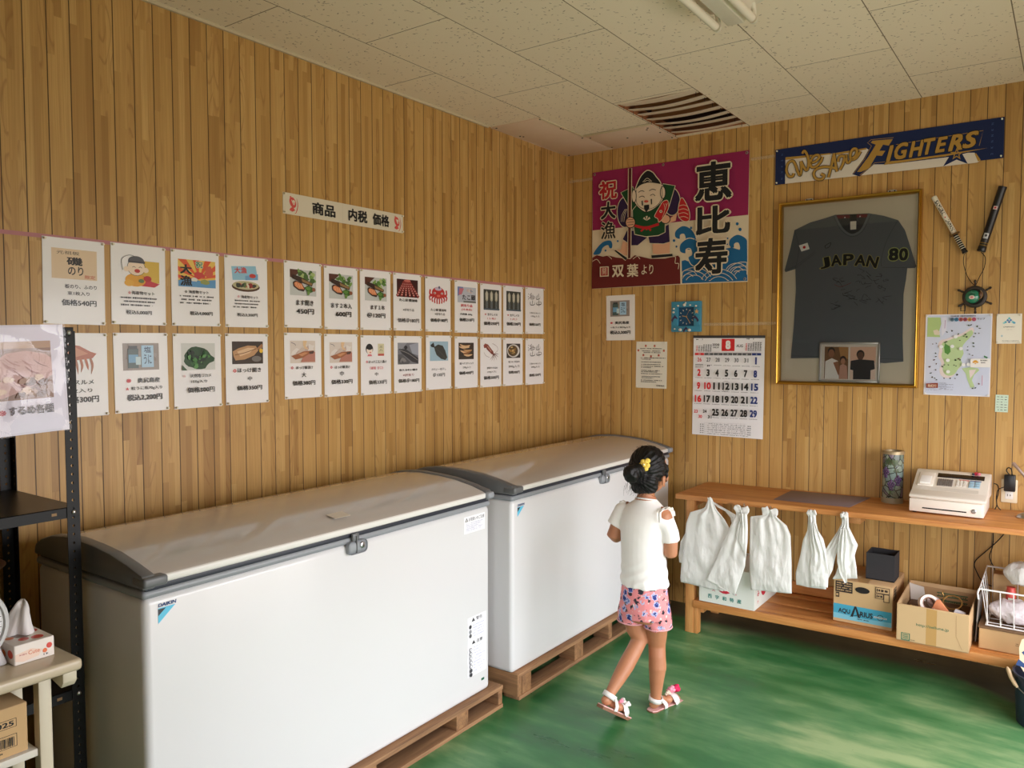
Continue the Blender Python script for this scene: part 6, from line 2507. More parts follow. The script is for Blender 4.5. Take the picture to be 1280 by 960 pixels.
# ------------------------------------------------------------------ plastic carrier bags hanging on the counter edge
def bag_mat():
    m = mat('white_poly_bag', S(250, 250, 248), .38, spec=.4)
    n = m.node_tree
    bs = n.nodes['Principled BSDF']
    tl = n.nodes.new('ShaderNodeBsdfTranslucent')
    tl.inputs[0].default_value = S(250, 252, 246)
    mx = n.nodes.new('ShaderNodeMixShader')
    mx.inputs[0].default_value = .25
    out = n.nodes['Material Output']
    n.links.new(bs.outputs[0], mx.inputs[1])
    n.links.new(tl.outputs[0], mx.inputs[2])
    n.links.new(mx.outputs[0], out.inputs[0])
    t = n.nodes.new('ShaderNodeTexCoord')
    nz = n.nodes.new('ShaderNodeTexNoise')
    nz.inputs['Scale'].default_value = 26
    nz.inputs['Detail'].default_value = 3
    mp = n.nodes.new('ShaderNodeMapping')
    mp.inputs['Scale'].default_value = (1.6, 1, .55)
    bp = n.nodes.new('ShaderNodeBump')
    bp.inputs['Strength'].default_value = .5
    bp.inputs['Distance'].default_value = .02
    n.links.new(t.outputs['Object'], mp.inputs[0])
    n.links.new(mp.outputs[0], nz.inputs['Vector'])
    n.links.new(nz.outputs[0], bp.inputs['Height'])
    n.links.new(bp.outputs[0], bs.inputs['Normal'])
    return m


M_BAG = bag_mat()
Y0 = -.522


def along(P, t):
    L = [0]
    for a, c in zip(P[:-1], P[1:]):
        L.append(L[-1] + math.hypot(c[0] - a[0], c[1] - a[1]))
    d = t * L[-1]
    for i in range(len(P) - 1):
        if d <= L[i + 1] or i == len(P) - 2:
            k = (d - L[i]) / max(1e-9, L[i + 1] - L[i])
            return (P[i][0] + (P[i + 1][0] - P[i][0]) * k, P[i][1] + (P[i + 1][1] - P[i][1]) * k)


def bag_sheet(b, left, right, yc, depth, seed, nu=36, nv=48, fold=.0075):
    """closed limp pouch between two hanging outlines (x, z), gathered at the top"""
    q = random.Random(seed)
    ph = [q.uniform(0, 6.28) for _ in range(6)]
    rings = []
    for j in range(nv + 1):
        t = j / nv
        l, r = along(left, t), along(right, t)
        front, back = [], []
        for i in range(nu + 1):
            s_ = i / nu
            x, z = l[0] + (r[0] - l[0]) * s_, l[1] + (r[1] - l[1]) * s_
            env = math.sin(math.pi * s_) ** .55
            open_ = .35 + .65 * min(1, t * 1.6)
            if t > .93:
                open_ *= max(.12, (1 - t) / .07)
            radial = math.sin((s_ - .5) * 17 + ph[0]) * math.exp(-((t - .25) / .28) ** 2) + .6 * math.sin((s_ - .5) * 31 + ph[1]) * math.exp(-((t - .15) / .2) ** 2)
            wr = noise.noise(Vector((x * 13 + seed, z * 8, seed * 1.7))) * 1.1 + .5 * noise.noise(Vector((x * 30 + seed, z * 22, 3.1)))
            cr = abs(noise.noise(Vector((x * 9 + z * 5 + seed * 2.3, z * 7 - x * 4, 1.3)))) + .6 * abs(noise.noise(Vector((x * 22 - z * 12 + seed, z * 16 + x * 8, 5.1))))
            vo_ = noise.voronoi(Vector((x * 11 + seed * 3.1, z * 8 + x * 4, seed)))[0]
            fc = vo_[0] - .4
            y = fold * (radial * 1.1 + wr * .4 - 1.3 * cr + 2.6 * fc) * env
            front.append((x, yc - depth * .5 * env * open_ + y, z))
            back.append((x, yc + depth * .5 * env * open_ + y * .5 + .0004, z))
        rings.append(front + list(reversed(back[1:-1])))
    b.loft(rings, M_BAG, cap=True)


def bag(label, hook, parts, lobes, grp='white carrier bags hooked on the counter edge'):
    hx_, hz_ = hook
    t = thing('carrier_bag', label, 'plastic bag', (hx_, -.5, min(p[1] for L in parts for p in L[0] + L[1])), 0)
    for k, (l, r, yc, dp, sd) in enumerate(parts):
        b = MB()
        bag_sheet(b, l, r, yc, dp, sd)
        b.build('pouch', t, ang=180)
    for cx_, cz_, rx_, rz_, dy_ in lobes:
        b = MB()
        b.ball((0, 0, 0), (1, 1, 1), M_BAG, 22)
        for v in b.bm.verts:
            p_ = [math.copysign(abs(k_) ** .6, k_) for k_ in v.co]
            pinch = 1 - .45 * max(0, -p_[2])
            v.co = Vector((cx_ + p_[0] * rx_ * pinch, Y0 - .010 + dy_ + p_[1] * .007, cz_ - .006 + p_[2] * rz_ + .004 * math.sin(p_[0] * 4)))
            v.co += noise.noise_vector(v.co * 48) * .007
            v.co.y += .006 * noise.voronoi(v.co * 60)[0][0]
        b.build('handle', t, ang=180)
    return t


def hook(x, z):
    b = MB()
    b.tube([(x, -.470, z), (x, -.512, z - .004), (x, -.514, z + .012)], .002, M_METAL, 6)
    b.build('hook_nail', bench)


bag('big white carrier bag, leftmost on the counter edge beside the girl', (1.253, .785),
    [([(1.242, .800), (1.232, .770), (1.218, .740), (1.135, .706), (1.112, .640), (1.105, .56), (1.088, .426), (1.080, .318), (1.084, .300)], [(1.262, .800), (1.272, .770), (1.288, .740), (1.335, .690), (1.366, .640), (1.364, .52), (1.345, .40), (1.335, .32), (1.330, .292)], Y0, .026, 3),
     ([(1.24, .77), (1.20, .72), (1.11, .60), (1.070, .525), (1.060, .44), (1.064, .405)], [(1.26, .77), (1.262, .74), (1.25, .66), (1.22, .56), (1.20, .46), (1.19, .40)], Y0 + .022, .010, 8),
     ([(1.25, .775), (1.29, .750), (1.33, .732), (1.36, .70), (1.37, .66)], [(1.262, .778), (1.31, .756), (1.386, .722), (1.384, .69), (1.376, .655)], Y0 + .018, .006, 9)],
    [(1.252, .797, .012, .012, 0)])
bag('slanting folded white carrier bag, second from the left on the counter', (1.437, .782),
    [([(1.412, .765), (1.408, .735), (1.388, .69), (1.366, .636), (1.305, .48), (1.247, .350)], [(1.466, .765), (1.470, .735), (1.474, .67), (1.474, .60), (1.462, .46), (1.409, .292)], Y0 - .034, .010, 5),
     ([(1.43, .745), (1.44, .70), (1.432, .64), (1.428, .60)], [(1.47, .75), (1.474, .70), (1.474, .62), (1.470, .50)], Y0 - .046, .008, 6)],
    [(1.418, .768, .019, .026, -.024), (1.458, .766, .020, .022, -.026)])
bag('flat squared white carrier bag, third from the left on the counter', (1.578, .775),
    [([(1.546, .770), (1.542, .742), (1.475, .726), (1.474, .56), (1.476, .42), (1.486, .330)], [(1.612, .770), (1.616, .742), (1.668, .704), (1.689, .655), (1.697, .50), (1.700, .350)], Y0 - .004, .028, 12)],
    [(1.556, .770, .021, .024, 0), (1.602, .768, .021, .022, 0)])
bag('crumpled white carrier bag, fourth from the left on the counter', (1.793, .788),
    [([(1.772, .800), (1.775, .745), (1.770, .69), (1.750, .640), (1.738, .56), (1.716, .46), (1.720, .400)], [(1.811, .798), (1.814, .740), (1.824, .70), (1.850, .66), (1.866, .60), (1.872, .48), (1.868, .402)], Y0, .022, 15),
     ([(1.79, .74), (1.79, .66), (1.80, .58), (1.79, .50), (1.80, .41)], [(1.812, .74), (1.842, .67), (1.866, .60), (1.884, .50), (1.882, .42)], Y0 - .022, .010, 16)],
    [(1.780, .790, .012, .016, 0), (1.803, .790, .013, .014, 0)])
bag('torn crumpled white carrier bag, rightmost on the counter edge', (1.945, .795),
    [([(1.929, .804), (1.930, .745), (1.910, .70), (1.868, .625), (1.842, .575), (1.834, .50), (1.838, .452)], [(1.957, .804), (1.957, .745), (1.935, .67), (1.912, .60), (1.902, .56), (1.892, .50), (1.872, .452)], Y0 + .026, .014, 21),
     ([(1.930, .80), (1.934, .73), (1.92, .64), (1.922, .54), (1.905, .48), (1.890, .452)], [(1.960, .80), (1.964, .73), (2.008, .645), (1.994, .590), (2.004, .53), (2.008, .475)], Y0 + .030, .014, 22),
     ([(1.93, .72), (1.915, .62), (1.916, .55), (1.93, .49), (1.955, .448)], [(1.96, .72), (1.970, .64), (1.964, .56), (1.962, .50), (1.967, .452)], Y0 + .008, .010, 23)],
    [(1.938, .796, .010, .014, .02), (1.952, .796, .010, .013, .02)])
for x_, z_ in ((1.253, .778), (1.437, .779), (1.578, .782), (1.793, .785), (1.945, .786)):
    hook(x_, z_)


# ------------------------------------------------------------------ boxes on the lower shelf
def shz(x):
    return .194 + tz(x)


def carton_shell(b, x0, x1, y0, y1, z0, z1, m, th=.004):
    b.box(x0, x1, y0, y1, z0, z0 + th, m)
    b.box(x0, x1, y0, y0 + th, z0, z1, m)
    b.box(x0, x1, y1 - th, y1, z0, z1, m)
    b.box(x0, x0 + th, y0 + th, y1 - th, z0, z1, m)
    b.box(x1 - th, x1, y0 + th, y1 - th, z0, z1, m)


def front(w, h, x, z, y, c=None):
    return Matrix(((1, 0, 0, x), (0, 0, -1, y), (0, 1, 0, z), (0, 0, 0, 1)))


# white citrus carton behind the bags
wx0, wx1, wy0, wy1 = 1.172, 1.487, -.470, -.085
wz = shz(1.33)
wh = .205
t = thing('fruit_carton', 'white fruit carton with red ring and green characters behind the bags', 'carton', ((wx0 + wx1) / 2, (wy0 + wy1) / 2, wz))
M_WCARD = mat('white_cardboard', S(222, 226, 218), .7)
b = MB()
b.box(wx0, wx1, wy0, wy1, wz, wz + wh, M_WCARD, .002)
b.build('box', t)
for x0_, x1_, a in ((wx0, (wx0 + wx1) / 2 - .002, 1), ((wx0 + wx1) / 2 + .002, wx1, -1)):
    b = MB()
    b.box(x0_, x1_, wy0, wy1, wz + wh, wz + wh + .003, M_WCARD)
    b.build('lid_flap', t)


def fruit_print(s):
    TEAL, RD_ = S(40, 130, 120), S(196, 40, 60)
    s.ell(.47, .42, .17, .27, RD_)
    s.ell(.47, .42, .12, .19, S(226, 230, 222))
    s.ell(.47, .42, .09, .14, S(90, 150, 110))
    s.ell(.47, .42, .05, .08, S(226, 230, 222))
    s.text('大', .27, .62, .06, .10, RD_, .02)
    s.text('礼', .66, .62, .06, .10, RD_, .02)
    for k, ch in enumerate('西宇和特産'):
        s.text(ch, .2 + .135 * k, .82, .075, .12, TEAL, .03)


s = Sheet(wx1 - wx0 - .004, wh - .004, S(222, 226, 218), M_PAPER, thick=.0004)
fruit_print(s)
s.place('printed_front', 'B', (wx0 + wx1) / 2, wz + wh / 2, -wy0 + .0002, parent=t)
s = Sheet(wy1 - wy0 - .004, wh - .004, S(222, 226, 218), M_PAPER, thick=.0004)
s.text('み', .16, .6, .09, .17, S(196, 40, 60), .03)
s.ell(.4, .5, .13, .26, S(190, 36, 56), -12)
s.text('か', .14, .82, .05, .09, S(206, 70, 80), .02)
s.rect(.62, .5, .9, .72, S(120, 150, 140))
s.text('西宇和', .76, .61, .22, .12, S(222, 226, 218), .02)
s.place('printed_side', Matrix(((0, 0, 1, wx1 + .0002), (1, 0, 0, (wy0 + wy1) / 2), (0, 1, 0, wz + wh / 2), (0, 0, 0, 1))), 0, 0, parent=t)

# drinks carton
ax0, ax1, ay0, ay1 = 1.873, 2.154, -.388, -.065
az = shz(2.0)
ah = .222
t = thing('drinks_carton', 'brown drinks carton with a blue band printed along its base', 'carton', ((ax0 + ax1) / 2, (ay0 + ay1) / 2, az))
b = MB()
b.box(ax0, ax1, ay0, ay1, az, az + ah, M_CARD, .003)
b.build('box', t)
s = Sheet(ax1 - ax0 - .004, ah - .004, S(198, 164, 118), M_PAPER, thick=.0004)
s.poly([(.0, .58), (1, .58), (1, .93), (.0, .93)], S(64, 160, 190))
s.poly([(.0, .80), (.5, .84), (1, .82), (1, .93), (.0, .93)], S(120, 190, 210))
s.text('AQU', .19, .74, .21, .13, K, .04)
s.poly([(.30, .84), (.345, .84), (.385, .64), (.43, .84), (.475, .84), (.40, .58), (.37, .58)], K)
s.poly([(.27, .86), (.44, .755), (.50, .75), (.47, .775), (.31, .83)], K)
s.text('RIUS', .575, .74, .22, .13, K, .04)
s.scrib(.42, .62, .87, .025, S(30, 60, 80), 5, .05)
s.ell(.81, .745, .055, .07, S(40, 60, 70))
s.ell(.81, .745, .043, .055, S(80, 166, 190))
s.rect(.70, .73, .92, .765, S(216, 226, 226))
s.scrib(.71, .91, .748, .02, S(40, 60, 70), 6, 0)
s.rect(.03, .03, .33, .29, S(44, 34, 28))
for k in range(4):
    s.scrib(.05, .31, .075 + .055 * k, .03, S(190, 156, 112), 30 + k, .1)
s.rect(.04, .30, .10, .42, S(50, 40, 32))
s.scrib(.045, .095, .36, .08, S(190, 156, 112), 41, 0)
s.ell(.5, .17, .125, .075, S(20, 16, 14))
for x0_, y0_, x1_, y1_ in ((.72, .03, .96, .17), (.72, .18, .86, .30), (.86, .17, .96, .36)):
    s.rect(x0_, y0_, x1_, y1_, S(70, 52, 38))
    s.rect(x0_ + .012, y0_ + .015, x1_ - .012, y1_ - .015, S(198, 164, 118))
    s.scrib(x0_ + .02, x1_ - .02, (y0_ + y1_) / 2, (y1_ - y0_) * .5, S(60, 44, 32), int(x0_ * 100), .1)
s.place('printed_front', 'B', (ax0 + ax1) / 2, az + ah / 2, -ay0 + .0002, parent=t)
s = Sheet(ay1 - ay0 - .004, ah - .004, S(190, 152, 108), M_PAPER, thick=.0004)
s.rect(.06, .06, .3, .34, S(44, 34, 28))
for k in range(4):
    s.scrib(.08, .28, .1 + .065 * k, .03, S(186, 150, 108), 70 + k, .1)
s.place('printed_side', Matrix(((0, 0, 1, ax1 + .0002), (1, 0, 0, (ay0 + ay1) / 2), (0, 1, 0, az + ah / 2), (0, 0, 0, 1))), 0, 0, parent=t)
# packing tape over the top seam
b = MB()
b.box((ax0 + ax1) / 2 - .025, (ax0 + ax1) / 2 + .025, ay0 + .001, ay1 - .001, az + ah, az + ah + .0006, mat('packing_tape', S(188, 150, 100), .3))
b.build('tape_seam', t)

# black open-topped box on it
bz0 = az + ah + .0012
t = thing('black_box', 'matte black open-topped box standing on the drinks carton', 'box', (2.08, -.235, bz0))
b = MB()
carton_shell(b, 2.010, 2.145, -.300, -.165, bz0, bz0 + .137, mat('black_card', S(44, 43, 46), .8), .004)
b.build('box', t)
b = MB()
b.box(2.02, 2.135, -.29, -.175, bz0 + .09, bz0 + .10, mat('box_filling', S(60, 52, 46), .8), .003)
b.tube([(2.03, -.24, bz0 + .105), (2.1, -.25, bz0 + .118), (2.12, -.24, bz0 + .108)], .005, mat('cream_scrap', S(206, 190, 160), .7), 8)
b.build('contents', t)

# open mail-order carton
cx0, cx1, cy0, cy1 = 2.193, 2.499, -.503, -.125
cz0 = shz(2.345)
ch = .180
t = thing('open_carton', 'open brown shipping carton full of odds and ends on the lower shelf', 'carton', ((cx0 + cx1) / 2, (cy0 + cy1) / 2, cz0))
b = MB()
th = .004
b.box(cx0, cx1, cy0, cy1, cz0, cz0 + th, M_CARD)
b.box(cx0, cx1, cy0, cy0 + th, cz0, cz0 + ch, M_CARD, .001)
b.box(cx0, cx1, cy1 - th, cy1, cz0, cz0 + ch + .02, M_CARD, .001)
for x in (cx0, cx1 - th):
    b.prism([(cy0 + th, cz0), (cy1 - th, cz0), (cy1 - th, cz0 + ch + .02), (cy0 + th, cz0 + ch)], 'X', x, x + th, M_CARD)
b.build('box', t)
s = Sheet(cx1 - cx0 - .006, ch - .006, S(200, 168, 124), M_PAPER, thick=.0004)
s.rect(.415, .0, .565, 1.0, S(184, 144, 84))
s.text('http://selluna.jp', .505, .50, .46, .10, S(70, 110, 80), .02)
s.rect(.06, .78, .19, .99, S(60, 110, 84))
s.rect(.075, .80, .175, .96, S(190, 164, 120))
for k in range(3):
    s.rect(.085, .82 + .045 * k, .165, .845 + .045 * k, S(60, 110, 84))
s.scrib(.2, .26, .95, .03, S(120, 110, 80), 3)
s.line([(.83, .05), (.835, .62), (.92, .96)], .0012, S(150, 118, 80), smooth=False)
s.place('printed_front', 'B', (cx0 + cx1) / 2, cz0 + ch / 2, -cy0 + .0002, parent=t)
s = Sheet(cx1 - cx0 - .03, ch - .02, S(180, 142, 100), M_PAPER, thick=.0004)
for y in (.12, .22, .34, .44):
    s.rect(.4, y, .9, y + .035, S(70, 104, 72))
s.scrib(.42, .88, .19, .05, S(90, 100, 70), 8, .1)
s.scrib(.42, .88, .39, .06, S(90, 100, 70), 9, .1)
s.place('inside_print', 'B', (cx0 + cx1) / 2, cz0 + ch / 2 + .01, -(cy1 - th - .0004) + .0001, parent=t)
b = MB()
b.prism([(cx0 + .004, cz0 + ch + .018), (cx0 + .07, cz0 + ch + .006), (cx0 + .085, cz0 + ch - .09), (cx0 + .012, cz0 + ch - .08)], 'Y', cy1 - .05, cy1 - .046, mat('white_liner', S(206, 198, 190), .8))
b.build('side_flap', t)
# what is in it
M_WROLL = mat('tape_roll_white', S(226, 214, 206), .6)
M_ORP = mat('orange_paper', S(224, 142, 98), .7)


def roll(label, c, r0, r1, h, T_, m, core):
    t_ = thing('tape_roll', label, 'tape roll', c)
    b_ = MB()
    TT = Matrix.Translation(c) @ T_
    b_.lathe([(r0, -h / 2), (r1, -h / 2), (r1, h / 2), (r0, h / 2), (r0, -h / 2)], m, 28, TT, cap=False)
    b_.build('roll', t_)
    b_ = MB()
    b_.lathe([(r0 - .004, -h / 2), (r0 + .0005, -h / 2), (r0 + .0005, h / 2), (r0 - .004, h / 2), (r0 - .004, -h / 2)], core, 24, TT, cap=False)
    b_.build('core', t_)


fz = cz0 + .122
b = MB()
b.box(cx0 + .008, cx1 - .008, cy0 + .008, cy1 - .008, cz0 + .005, cz0 + .115, mat('packed_papers', S(110, 84, 66), .9, bump=(30, .8)), .01)
o = rebase(b.build('packed_papers'), ((cx0 + cx1) / 2, -.3, cz0 + .005))
tag(o, 'dim packed papers filling the bottom of the open shipping carton', 'papers')
roll('large white tape roll standing in the open carton', (2.315, -.405, fz + .052), .030, .042, .045, Matrix.Rotation(R(70), 4, 'X') @ Matrix.Rotation(R(20), 4, 'Y'), M_WROLL, mat('tape_core', S(150, 116, 100), .8))
roll('small pale tape roll lying in the open carton', (2.330, -.34, fz + .045), .016, .028, .02, Matrix.Rotation(R(30), 4, 'X'), mat('pale_roll', S(200, 186, 186), .5), MATS['tape_core'])
b = MB()
b.prism([(2.330, fz + .03), (2.352, fz + .082), (2.366, fz + .086), (2.405, fz + .035), (2.42, fz + .01), (2.34, fz + .0)], 'Y', -.425, -.418, M_ORP, bev=.001)
o = rebase(b.build('orange_card'), (2.37, -.42, fz))
tag(o, 'folded orange card leaning among the tape rolls', 'card')
t = thing('wire_bracelet', 'gold coloured wire hoop lying in the open carton', 'hoop', (2.41, -.33, fz + .04))
b = MB()
b.tube([(2.41 + .04 * math.cos(R(a)), -.33 + .03 * math.sin(R(a)), fz + .055 + .025 * math.sin(R(a))) for a in range(0, 360, 15)], .0035, mat('brass_wire', S(176, 136, 74), .35, .7), 6, closed=True)
b.build('hoop', t)
b = MB()
b.tube(smooth_path([(2.37, -.33, fz + .05), (2.372, -.34, fz + .085), (2.366, -.34, fz + .10), (2.374, -.345, fz + .108)], 4), .0018, MATS['brass_wire'], 6)
b.build('clasp', t)
b = MB()
b.prism([(2.425, fz + .035), (2.432, fz + .052), (2.475, fz + .04), (2.474, fz + .012), (2.43, fz + .01)], 'Y', -.44, -.41, mat('white_pack', S(226, 222, 226), .4), bev=.002)
o = rebase(b.build('paper_packet'), (2.45, -.425, fz))
tag(o, 'small white paper packet in right side of the open carton', 'packet')
b = MB()
b.ball((2.462, -.45, fz + .02), (.035, .03, .025), mat('violet_film', S(126, 104, 126), .3, coat=.4), 14)
for v in b.bm.verts:
    v.co += noise.noise_vector(v.co * 45) * .008
o = rebase(b.build('plastic_wrap'), (2.462, -.45, fz))
tag(o, 'crumpled violet plastic wrap in the open carton corner', 'wrap')
b = MB()
b.box(2.225, 2.262, -.47, -.44, fz - .004, fz + .042, mat('yellow_pack', S(226, 186, 90), .5), .003, T=Matrix.Translation((2.24, 0, fz)) @ Matrix.Rotation(R(24), 4, 'Y') @ Matrix.Translation((-2.24, 0, -fz)))
o = rebase(b.build('yellow_packet'), (2.243, -.455, fz))
tag(o, 'small yellow packet in left side of the open carton', 'packet')
b = MB()
b.box(2.272, 2.290, -.46, -.43, fz - .004, fz + .036, mat('grey_pack', S(170, 160, 156), .5), .004)
o = rebase(b.build('grey_packet'), (2.28, -.445, fz))
tag(o, 'small grey packet beside the large tape roll in the carton', 'packet')

# carton under the wire basket, and the basket
nx0, nx1, ny0, ny1 = 2.530, 2.93, -.405, -.06
nz = shz(2.7)
t = thing('flat_carton', 'low brown carton under the white wire basket', 'carton', ((nx0 + nx1) / 2, (ny0 + ny1) / 2, nz))
b = MB()
b.box(nx0, nx1, ny0, ny1, nz, nz + .098, M_CARD, .003)
b.build('box', t)
b = MB()
b.box(nx0 - .004, nx1 + .004, ny0 - .006, ny1 + .004, nz + .098, nz + .106, mat('dark_card', S(120, 92, 66), .85), .002)
b.build('lid', t)
s = Sheet(nx1 - nx0 - .01, .09, S(196, 160, 114), M_PAPER, thick=.0004)
s.text('ニッポン', .44, .52, .16, .17, K, .03)
s.place('printed_front', 'B', (nx0 + nx1) / 2, nz + .049, -ny0 + .0002, parent=t)
bz_ = nz + .108
bx0, bx1, by0, by1, bh = 2.545, 2.93, -.40, -.095, .175
t = thing('wire_basket', 'white wire basket holding wrapped goods at end of the lower shelf', 'basket', ((bx0 + bx1) / 2, (by0 + by1) / 2, bz_))
M_WIRE = mat('white_wire', S(232, 230, 228), .35)
b = MB()
rim_h = bz_ + bh
b.tube([(bx0 - .018, by0 - .014, rim_h), (bx1, by0 - .014, rim_h), (bx1, by1, rim_h + .035), (bx0 - .012, by1, rim_h + .035)], .0042, M_WIRE, 8, closed=True)
b.build('rim_wire', t)
b = MB()
b.tube([(bx0 + .01, by0 + .01, bz_ + .004), (bx1, by0 + .01, bz_ + .004), (bx1, by1 - .01, bz_ + .004), (bx0 + .01, by1 - .01, bz_ + .004)], .0035, M_WIRE, 8, closed=True)
b.build('base_wire', t)
for k in range(8):
    x = bx0 + .012 + k * .053
    b = MB()
    b.tube([(x, by0 - .012, rim_h), (x + .004, by0 + .008, bz_ + .005), (x + .004, by1 - .01, bz_ + .005), (x, by1, rim_h + .035)], .0026, M_WIRE, 6)
    b.build('wire', t)
for k in range(4):
    y = by0 + .05 + k * .07
    b = MB()
    b.tube([(bx0 - .015, y, rim_h + .035 * (y - by0) / (by1 - by0)), (bx0 + .012, y, bz_ + .005), (bx1 - .01, y, bz_ + .005)], .0026, M_WIRE, 6)
    b.build('wire', t)
# corner hook of the basket
b = MB()
b.tube(smooth_path([(bx0 - .018, by0 - .014, rim_h), (bx0 - .024, by0 - .016, rim_h - .02), (bx0 - .02, by0 - .016, rim_h - .05)], 4), .0042, M_WIRE, 8)
b.build('hook', t)
g = bz_ + .008
M_CLRBAG = mat('clear_film_bag', S(232, 222, 226), .2, coat=.6, bump=(60, .8), trans=.1)
b = MB()
b.ball((2.665, -.33, g + .06), (.105, .05, .055), M_CLRBAG, 26)
for v in b.bm.verts:
    v.co += noise.noise_vector(v.co * 26) * .014
o = rebase(b.build('wrapped_goods'), (2.66, -.33, g))
tag(o, 'shiny clear plastic bag of goods at bottom of the wire basket', 'plastic bag')
b = MB()
b.ball((2.715, -.24, g + .215), (.105, .075, .062), M_BAG, 26)
for v in b.bm.verts:
    v.co += noise.noise_vector(v.co * 18) * .024
    v.co.z += .012 * noise.voronoi(v.co * 22)[0][0]
o = rebase(b.build('plastic_bag'), (2.715, -.24, g + .15))
tag(o, 'white crumpled bag lying on top of the wire basket', 'plastic bag')
b = MB()
b.box(2.567, 2.66, -.19, -.11, g, g + .19, M_CARD, .003)
b.box(2.568, 2.659, -.189, -.111, g + .19, g + .193, M_CARDIN)
o = rebase(b.build('small_carton'), (2.61, -.15, g))
tag(o, 'narrow brown carton standing in the rear of the wire basket', 'carton')
b = MB()
b.lathe([(.02, 0), (.021, .002), (.021, .10), (.018, .104), (.018, .118), (.0, .119)], mat('red_bottle', S(196, 70, 60), .35), 18, Matrix.Translation((2.645, -.262, g + .04)))
b.box(2.635, 2.66, -.2845, -.2825, g + .07, g + .11, mat('green_dot_label', S(222, 232, 214), .5), .001)
o = rebase(b.build('red_jar'), (2.645, -.262, g + .04))
tag(o, 'red jar with pale label in the wire basket', 'jar')
b = MB()
b.box(2.72, 2.82, -.30, -.24, g + .09, g + .16, mat('brown_pack', S(150, 100, 74), .6), .006, T=Matrix.Translation((2.77, -.27, g + .12)) @ Matrix.Rotation(R(-14), 4, 'Y') @ Matrix.Translation((-2.77, .27, -g - .12)))
o = rebase(b.build('brown_packet'), (2.75, -.32, g + .05))
tag(o, 'brown packet tilted among the bags in the wire basket', 'packet')
b = MB()
b.prism([(2.509, nz + .004), (2.5135, nz + .004), (2.523, nz + .22), (2.5185, nz + .22)], 'Y', -.34, -.12, mat('grey_board', S(150, 146, 142), .6))
o = rebase(b.build('grey_board'), (2.525, -.23, nz))
tag(o, 'thin grey board wedged between open carton and wire basket', 'board')

# the adapter's cable hanging on the wall under the counter
adapter = bpy.data.objects['power_adapter']
for pts in ([(2.535, -.018, .76), (2.544, -.016, .73), (2.55, -.016, .68), (2.548, -.016, .62), (2.536, -.016, .565), (2.553, -.016, .52), (2.575, -.016, .47)],
            [(2.625, -.018, .76), (2.60, -.016, .70), (2.565, -.016, .645), (2.52, -.016, .59), (2.472, -.016, .525), (2.485, -.016, .47), (2.512, -.016, .43), (2.55, -.016, .415)]):
    b = MB()
    b.tube(smooth_path(pts, 6), .0026, M_BLACK, 6)
    b.build('cable', adapter)

# ------------------------------------------------------------------ bucket and paper fan at the right edge
kx, ky, kr, kh = 2.812, -.60, .132, .222
t = thing('bucket', 'dark navy bucket with pale wooden handle at end of the counter', 'bucket', (kx, ky, 0))
M_NAVY = mat('navy_plastic', S(36, 44, 66), .45)
b = MB()
b.lathe([(.0, .0), (kr - .016, .0), (kr - .014, .004), (kr - .002, kh - .012), (kr + .004, kh - .010), (kr + .005, kh), (kr - .002, kh), (kr - .006, kh - .012), (kr - .018, .008), (.0, .008)], M_NAVY, 36, Matrix.Translation((kx, ky, 0)), cap=False)
b.build('body', t)
b = MB()
b.tube(smooth_path([(kx - .128, ky - .01, kh - .006), (kx - .150, ky - .035, kh - .018), (kx - .13, ky - .075, kh - .04)], 4), .0022, M_METAL, 6)
b.tube(smooth_path([(kx - .130, ky - .076, kh - .040), (kx + .02, ky - .17, kh - .10), (kx + .14, ky - .06, kh - .03), (kx + .128, ky, kh - .006)], 6), .0022, M_METAL, 6)
hd = b.build('bail', t)
b = MB()
b.tube([(kx - .155, ky - .020, kh + .004), (kx - .150, ky - .032, kh - .002), (kx - .138, ky - .060, kh - .022), (kx - .122, ky - .082, kh - .040), (kx - .112, ky - .092, kh - .048)], [.005, .0085, .0085, .0085, .005], mat('pale_handle_wood', S(206, 178, 140), .5), 12)
b.build('grip', t)
s = Sheet(.20, .19, S(226, 206, 172), M_PAPER, thick=.0012, outline=[(.02, .3), (.04, .1), (.14, .02), (.5, 0), (.86, .02), (.96, .1), (.98, .3), (.9, .7), (.7, .95), (.5, 1.0), (.3, .95), (.1, .7)])
NV = S(40, 70, 120)
for k in range(7):
    a = R(-78 + 26 * k)
    for r0, r1, w_ in ((.32, .48, .05), (.55, .86, .075)):
        ca, sa = math.sin(a), -math.cos(a)
        s.poly([(.5 + ca * r0 * .55 - sa * w_ * .5, .78 + sa * r0 * .85 + ca * w_ * .5), (.5 + ca * r0 * .55 + sa * w_ * .5, .78 + sa * r0 * .85 - ca * w_ * .5), (.5 + ca * r1 * .55 + sa * w_, .78 + sa * r1 * .85 - ca * w_), (.5 + ca * r1 * .55 - sa * w_, .78 + sa * r1 * .85 + ca * w_)], NV)
s.ell(.5, .8, .09, .07, NV)
t = thing('paper_fan', 'cream paper fan with blue petals sticking out of the bucket', 'fan', (2.79, -.60, .10))
Bf = Matrix.Translation((2.787, -.592, .265)) @ Matrix.Rotation(R(6), 4, 'Z') @ Matrix.Rotation(R(84), 4, 'X') @ Matrix.Rotation(R(-8), 4, 'Z')
fo = s.place('fan_leaf', Bf, 0, 0, parent=t)
b = MB()
b.tube([Bf @ Vector((0, -.06, -.0006)), Bf @ Vector((0, -.235, -.0006))], .006, mat('bamboo', S(196, 160, 104), .5), 8, flat=.5)
b.build('handle', t)
# ------------------------------------------------------------------ the girl
GP = Matrix.Translation((1.33, -1.53, 0)) @ Matrix.Rotation(YAW, 4, 'Z')


def Q(x, z, d=0.0):
    """seen position (x to the right, z up, both read at her own distance) -> her local frame at depth d"""
    k = 1 + d / 3.412
    return Vector(((x + .569) * k - .569, d, 1.644 - (1.644 - z) * k))


